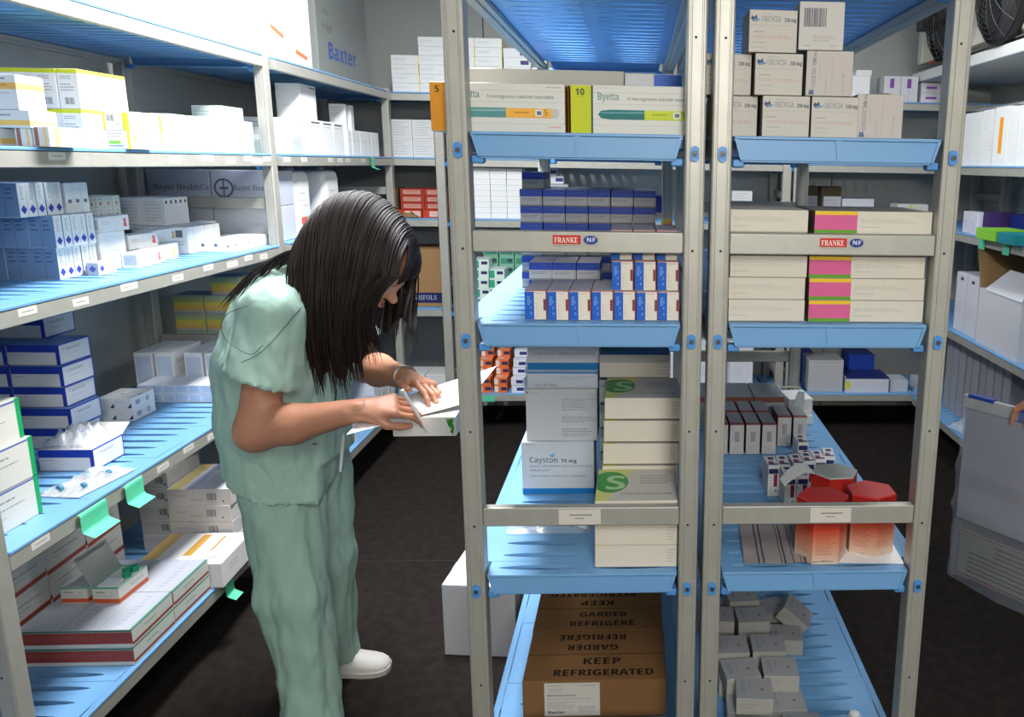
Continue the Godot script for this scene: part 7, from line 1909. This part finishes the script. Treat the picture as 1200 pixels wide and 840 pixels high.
func make_hair(t: Node3D, C: Vector3, fwd: Vector3, upv: Vector3, lat: Vector3) -> void:
	# a cap close to the skull, then many tapering strands that run over the head and hang straight down
	var f := Field.new(C - V(0.19, 0.17, 0.15), C + V(0.19, 0.18, 0.15), 0.005)
	f.bone(C + upv * 0.030 - fwd * 0.030, C + upv * 0.028 + fwd * 0.018, 0.098, 0.094, 0.02, [lat, 0.88])
	f.bone(C - upv * 0.03 - fwd * 0.05, C - upv * 0.08 - fwd * 0.045, 0.074, 0.055, 0.03, [lat, 1.0])
	f.bone(C - upv * 0.02 + fwd * 0.105, C - upv * 0.12 + fwd * 0.10, 0.062, 0.08, 0.0, [lat, 0.80], [], true)
	var g := Geo.new()
	f.net(g)
	var q := RandomNumberGenerator.new()
	q.seed = 5
	var pole := C + upv * 0.03
	for side in [1, -1]:            # 1: towards the camera
		# a smooth curtain below, fine strands above it
		var rows := 20
		var cols := 46
		var sh := PackedVector3Array()
		var lines := []
		for c in cols: lines.append(hair_line(C, fwd, upv, pole, c / (cols - 1.0), side, 0.0, 0.0, 0.0, rows))
		for r in rows:
			for c in cols: sh.append(lines[c][r] - Vector3(0, 0, side * 0.004))
		g.sheet(sh, rows, cols)
		for i in (420 if side == 1 else 200):
			var u := q.randf()
			var pts := hair_line(C, fwd, upv, pole, u, side, q.randf_range(-0.012, 0.012), q.randf_range(-0.05, 0.045), q.randf_range(-0.001, 0.007), rows)
			var rr := []
			var r0 := q.randf_range(0.0011, 0.0023)
			for k in rows: rr.append(r0 * (1.0 if k < rows * 0.7 else 1.0 - 0.9 * (k - rows * 0.7) / (rows * 0.3)))
			g.tube(pts, rr, 5, false)
	# fringe over the brow
	for i in 200:
		var u := (i + q.randf()) / 200.0 * 2 - 1
		var root := pole + (fwd * 0.45 + upv * 0.85).normalized() * 0.112 + lat * u * 0.02
		var pts := PackedVector3Array([root])
		var rr := [0.0024]
		for k in range(1, 7):
			var s := k / 6.0
			var a := 0.50 + s * 1.02
			pts.append(C + upv * 0.022 + fwd * (0.016 * s) + (fwd * sin(a) + upv * cos(a)) * (0.119 - 0.004 * s + 0.004 * q.randf()) + lat * u * (0.02 + 0.072 * s))
			rr.append(0.0024 if k < 6 else 0.0006)
		g.tube(pts, rr, 5, false)
	# lock over the shoulder and back
	for i in 60:
		var u := i / 59.0
		var a := V(-0.815 + 0.02 * u, 1.335 - 0.05 * u, -2.165 - 0.10 * u)
		var tip := V(-1.015 + q.randf_range(-0.015, 0.06), 1.225 - 0.03 * q.randf(), -2.13 - 0.13 * u)
		var pts := PackedVector3Array()
		var rr := []
		for k in 8:
			var s := k / 7.0
			pts.append(a.lerp(tip, s) + V(0, 0.030 * sin(s * PI) - 0.012 * s * s, 0.004 * sin(s * 4 + i)))
			rr.append(0.0036 * (1.0 - 0.6 * s) if k < 7 else 0.0004)
		g.tube(pts, rr, 5, false)
	# loose single hairs on the sleeve
	for e in [[V(-0.84, 1.22, -2.06), V(-0.93, 1.20, -2.02), V(-0.94, 1.15, -2.0), V(-0.88, 1.11, -1.985), V(-0.85, 1.13, -1.99)], [V(-0.80, 1.20, -2.07), V(-0.85, 1.12, -2.0), V(-0.90, 1.09, -1.985)]]:
		var pts := PackedVector3Array()
		var rr := []
		for k in 25:
			var s: float = k / 24.0 * (e.size() - 1)
			var b := mini(int(s), e.size() - 2)
			var e0: Vector3 = e[b]
			var e1: Vector3 = e[b + 1]
			pts.append(e0.cubic_interpolate(e1, e[maxi(b - 1, 0)], e[mini(b + 2, e.size() - 1)], s - b) + V(0, 0.004, 0.035 * clampf(s, 0, 1)))
			rr.append(0.0008)
		g.tube(pts, rr, 5, false)
	part(t, "hair", g.mesh(), M.hair)

# ------------------------------------------------------------------ cooling unit, floor box, bag and hand
func make_cooling_unit() -> void:
	var t := thing("cooling_unit", "cream cooling unit with caged black fans hanging from the ceiling", "cooler", "", Vector3.ZERO)
	part(t, "housing", bx(V(0.56, 0.60, 2.6), 0.008), M.cream_metal, V(1.885, 2.425, -3.76))
	part(t, "drip_tray", bx(V(0.60, 0.055, 2.62), 0.006), M.white_metal, V(1.875, 2.05, -3.76))
	part(t, "seam", bx(V(0.004, 0.006, 2.56), 0), M.joint, V(1.603, 2.10, -3.76))
	part(t, "end_cover", bx(V(0.57, 0.60, 0.07), 0.006), M.cream_metal, V(1.882, 2.425, -5.02))
	for y in [2.14, 2.44]: part(t, "bolt", lathe_mesh([[0.0, -0.004], [0.006, -0.004], [0.006, 0.003], [0.0, 0.004]], 10), M.steel, V(1.597, y, -5.02)).rotation.z = PI / 2
	part(t, "warning_mark", bx(V(0.002, 0.014, 0.09), 0.0005), M.red_cloth, V(1.601, 2.115, -4.80))
	for i in 3:
		var fan := Node3D.new()
		fan.name = "fan"
		t.add_child(fan, true)
		fan.position = V(1.60, 2.335, -4.545 + i * 0.68)
		fan.rotation = V(0, 0, PI / 2)          # local y points out of the face
		var R := 0.25
		part(fan, "shroud", lathe_mesh([[R, -0.02], [R + 0.008, 0.0], [R + 0.006, 0.035], [R - 0.004, 0.035], [R - 0.01, -0.02]], 40), M.black)
		part(fan, "back_plate", lathe_mesh([[0.0, 0.001], [R, 0.001]], 40), M.dark_grey)
		part(fan, "motor", lathe_mesh([[0.07, 0.0], [0.07, 0.05], [0.062, 0.062], [0.0, 0.066]], 24), M.black)
		for b in 5:
			var bl := Geo.new()
			var p := PackedVector3Array()
			for r in 6:
				for c in 5:
					var rad := 0.065 + r * 0.033
					var a := TAU * b / 5 + (c - 2) * 0.14 + r * 0.05
					p.append(V(cos(a) * rad, 0.02 + (c - 2) * 0.008, sin(a) * rad))
			bl.sheet(p, 6, 5)
			part(fan, "blade", bl.mesh(), M.dark_grey)
		var guard := Geo.new()
		for k in 11:
			var rad := 0.03 + k * 0.022
			var y := 0.092 - 0.055 * pow(rad / R, 4.0)
			var ring := PackedVector3Array()
			var rr := []
			for j in 37:
				ring.append(V(cos(TAU * j / 36) * rad, y, sin(TAU * j / 36) * rad))
				rr.append(0.0017)
			guard.tube(ring, rr, 5, false)
		for j in 16:
			var sp := PackedVector3Array()
			var rr := []
			for k in 7:
				var rad := 0.03 + k * 0.037
				sp.append(V(cos(TAU * j / 16) * rad, 0.094 - 0.055 * pow(rad / R, 4.0), sin(TAU * j / 16) * rad))
				rr.append(0.002)
			guard.tube(sp, rr, 5, false)
		part(fan, "guard", guard.mesh(), M.wire)
		part(fan, "terminal_box", bx(V(0.09, 0.07, 0.06), 0.006), M.dark_grey, V(-0.02, 0.06, -R - 0.005))

func make_floor_box() -> void:
	var t := thing("cardboard_box", "white cardboard box standing on the floor beside the middle shelves", "box", "", V(-0.482, 0, -2.63))
	t.rotation.y = -0.10
	part(t, "body", bx(V(0.235, 0.243, 0.27), 0.003), M.white_board, V(0, 0.1215, 0))
	for s in [-1, 1]: part(t, "flap", bx(V(0.233, 0.003, 0.133), 0.0008), M.white_board, V(0, 0.2447, s * 0.0675))
	part(t, "tape", bx(V(0.235, 0.0006, 0.05), 0), M.tape, V(0, 0.2465, 0))

func make_bag_and_hand() -> void:
	# a clear document bag held by a second person who stands out of the picture
	var a := V(0.852, 0.475, -2.10)
	var u := V(0.126, 0, 0.19).normalized()
	var side := V(u.z, 0, -u.x)
	var b := thing("document_bag", "large clear document bag with a striped sheet at its foot, held at the picture's edge", "bag", "", Vector3.ZERO)
	var f := FastNoiseLite.new()
	f.seed = 14
	f.frequency = 1.0
	for s in [-1, 1]:
		var g := Geo.new()
		var p := PackedVector3Array()
		for r in 20:
			for c in 20:
				var w := r / 19.0
				var q := c / 19.0
				var bulge := 0.032 * sin(q * PI) * pow(sin(clampf(1.0 - w * 0.9, 0, 1) * PI * 0.55), 0.7) + 0.004
				bulge += 0.016 * exp(-pow((w - 0.42) / 0.05, 2.0)) + 0.012 * exp(-pow((w - 0.62) / 0.03, 2.0))
				bulge += 0.008 * f.get_noise_2d(q * 4 + s * 7, w * 6)
				p.append(a + u * (q * 0.42) + V(0, w * 0.50, 0) + side * s * bulge)
		g.sheet(p, 20, 20)
		part(b, "film", g.mesh(), M.bag_film)
	var top := Basis(u, Vector3.UP, u.cross(Vector3.UP))
	var strip := Geo.new()
	strip.box(a + u * 0.21 + V(0, 0.49, 0), V(0.42, 0.034, 0.012), 0.002, top)
	part(b, "top_strip", strip.mesh(), M.bag_strip)
	for e in [[0.015, 0.506, 0.075, 0.010], [0.16, 0.488, 0.03, 0.032]]:
		var tp := Geo.new()
		tp.box(a + u * (e[0] + e[2] * 0.5) + V(0, e[1], 0), V(e[2], e[3], 0.0145), 0.001, top)
		part(b, "blue_tape", tp.mesh(), M.blue_tape)
	var ins := part(b, "striped_sheet", kinds.bag_insert.mesh, M.card, a + u * 0.205 + V(0, 0.012, 0) - side * 0.0)
	ins.basis = top
	var ins2 := Geo.new()
	ins2.box(a + u * 0.21 + V(0, 0.32, 0), V(0.40, 0.30, 0.010), 0.003, top)
	part(b, "folded_paper", ins2.mesh(), M.bag_paper)
	# the hand that holds it
	var t := thing("person", "person of whom only the hand gripping the clear bag shows", "person", "", Vector3.ZERO)
	var w := a + u * 0.262 + V(0.012, 0.560, -0.008)
	var hf := Field.new(w + V(-0.16, -0.14, -0.16), w + V(0.16, 0.10, 0.16), 0.003)
	var dirv := V(-0.56, -0.30, -0.80)
	var back := V(-0.40, 0.86, -0.05)
	var tips := hand(hf, w, dirv, back, 1.0, [0.42, 0.46, 0.5, 0.56], [[0.75, 0.5, 0.5], [0.85, 0.1, 0.6], [0.85, -0.1, 0.5]], 1.0)
	hf.bone(w, w + V(0.10, 0.05, 0.10), 0.027, 0.032, 0.01)
	var g2 := Geo.new()
	hf.net(g2)
	var arm := Field.new(w + V(-0.08, -0.08, -0.08), w + V(0.40, 0.34, 0.40), 0.010)
	arm.bone(w + V(0.06, 0.03, 0.06), w + V(0.20, 0.11, 0.20), 0.030, 0.043, 0.01)
	arm.bone(w + V(0.20, 0.11, 0.20), w + V(0.27, 0.27, 0.28), 0.043, 0.048, 0.02)
	arm.net(g2)
	part(t, "body", g2.mesh(), M.skin)
	var sl := Geo.new()
	sl.tube(PackedVector3Array([w + V(0.215, 0.14, 0.215), w + V(0.25, 0.22, 0.25), w + V(0.28, 0.32, 0.29)]), [0.066, 0.07, 0.078], 20)
	part(t, "sleeve", sl.mesh(), M.scrubs)
	for k in 4: nail(t, tips[k][0], tips[k][1], back - dirv * 0.2, 0.0072)

func _ready() -> void:
	rng.seed = 20
	make_materials()
	set_camera_and_light()
	make_room()
	make_kinds()
	make_shelving()
	make_cooling_unit()
	fill_wall_shelves()
	fill_middle()
	fill_back()
	make_floor_box()
	make_nurse()
	make_bag_and_hand()
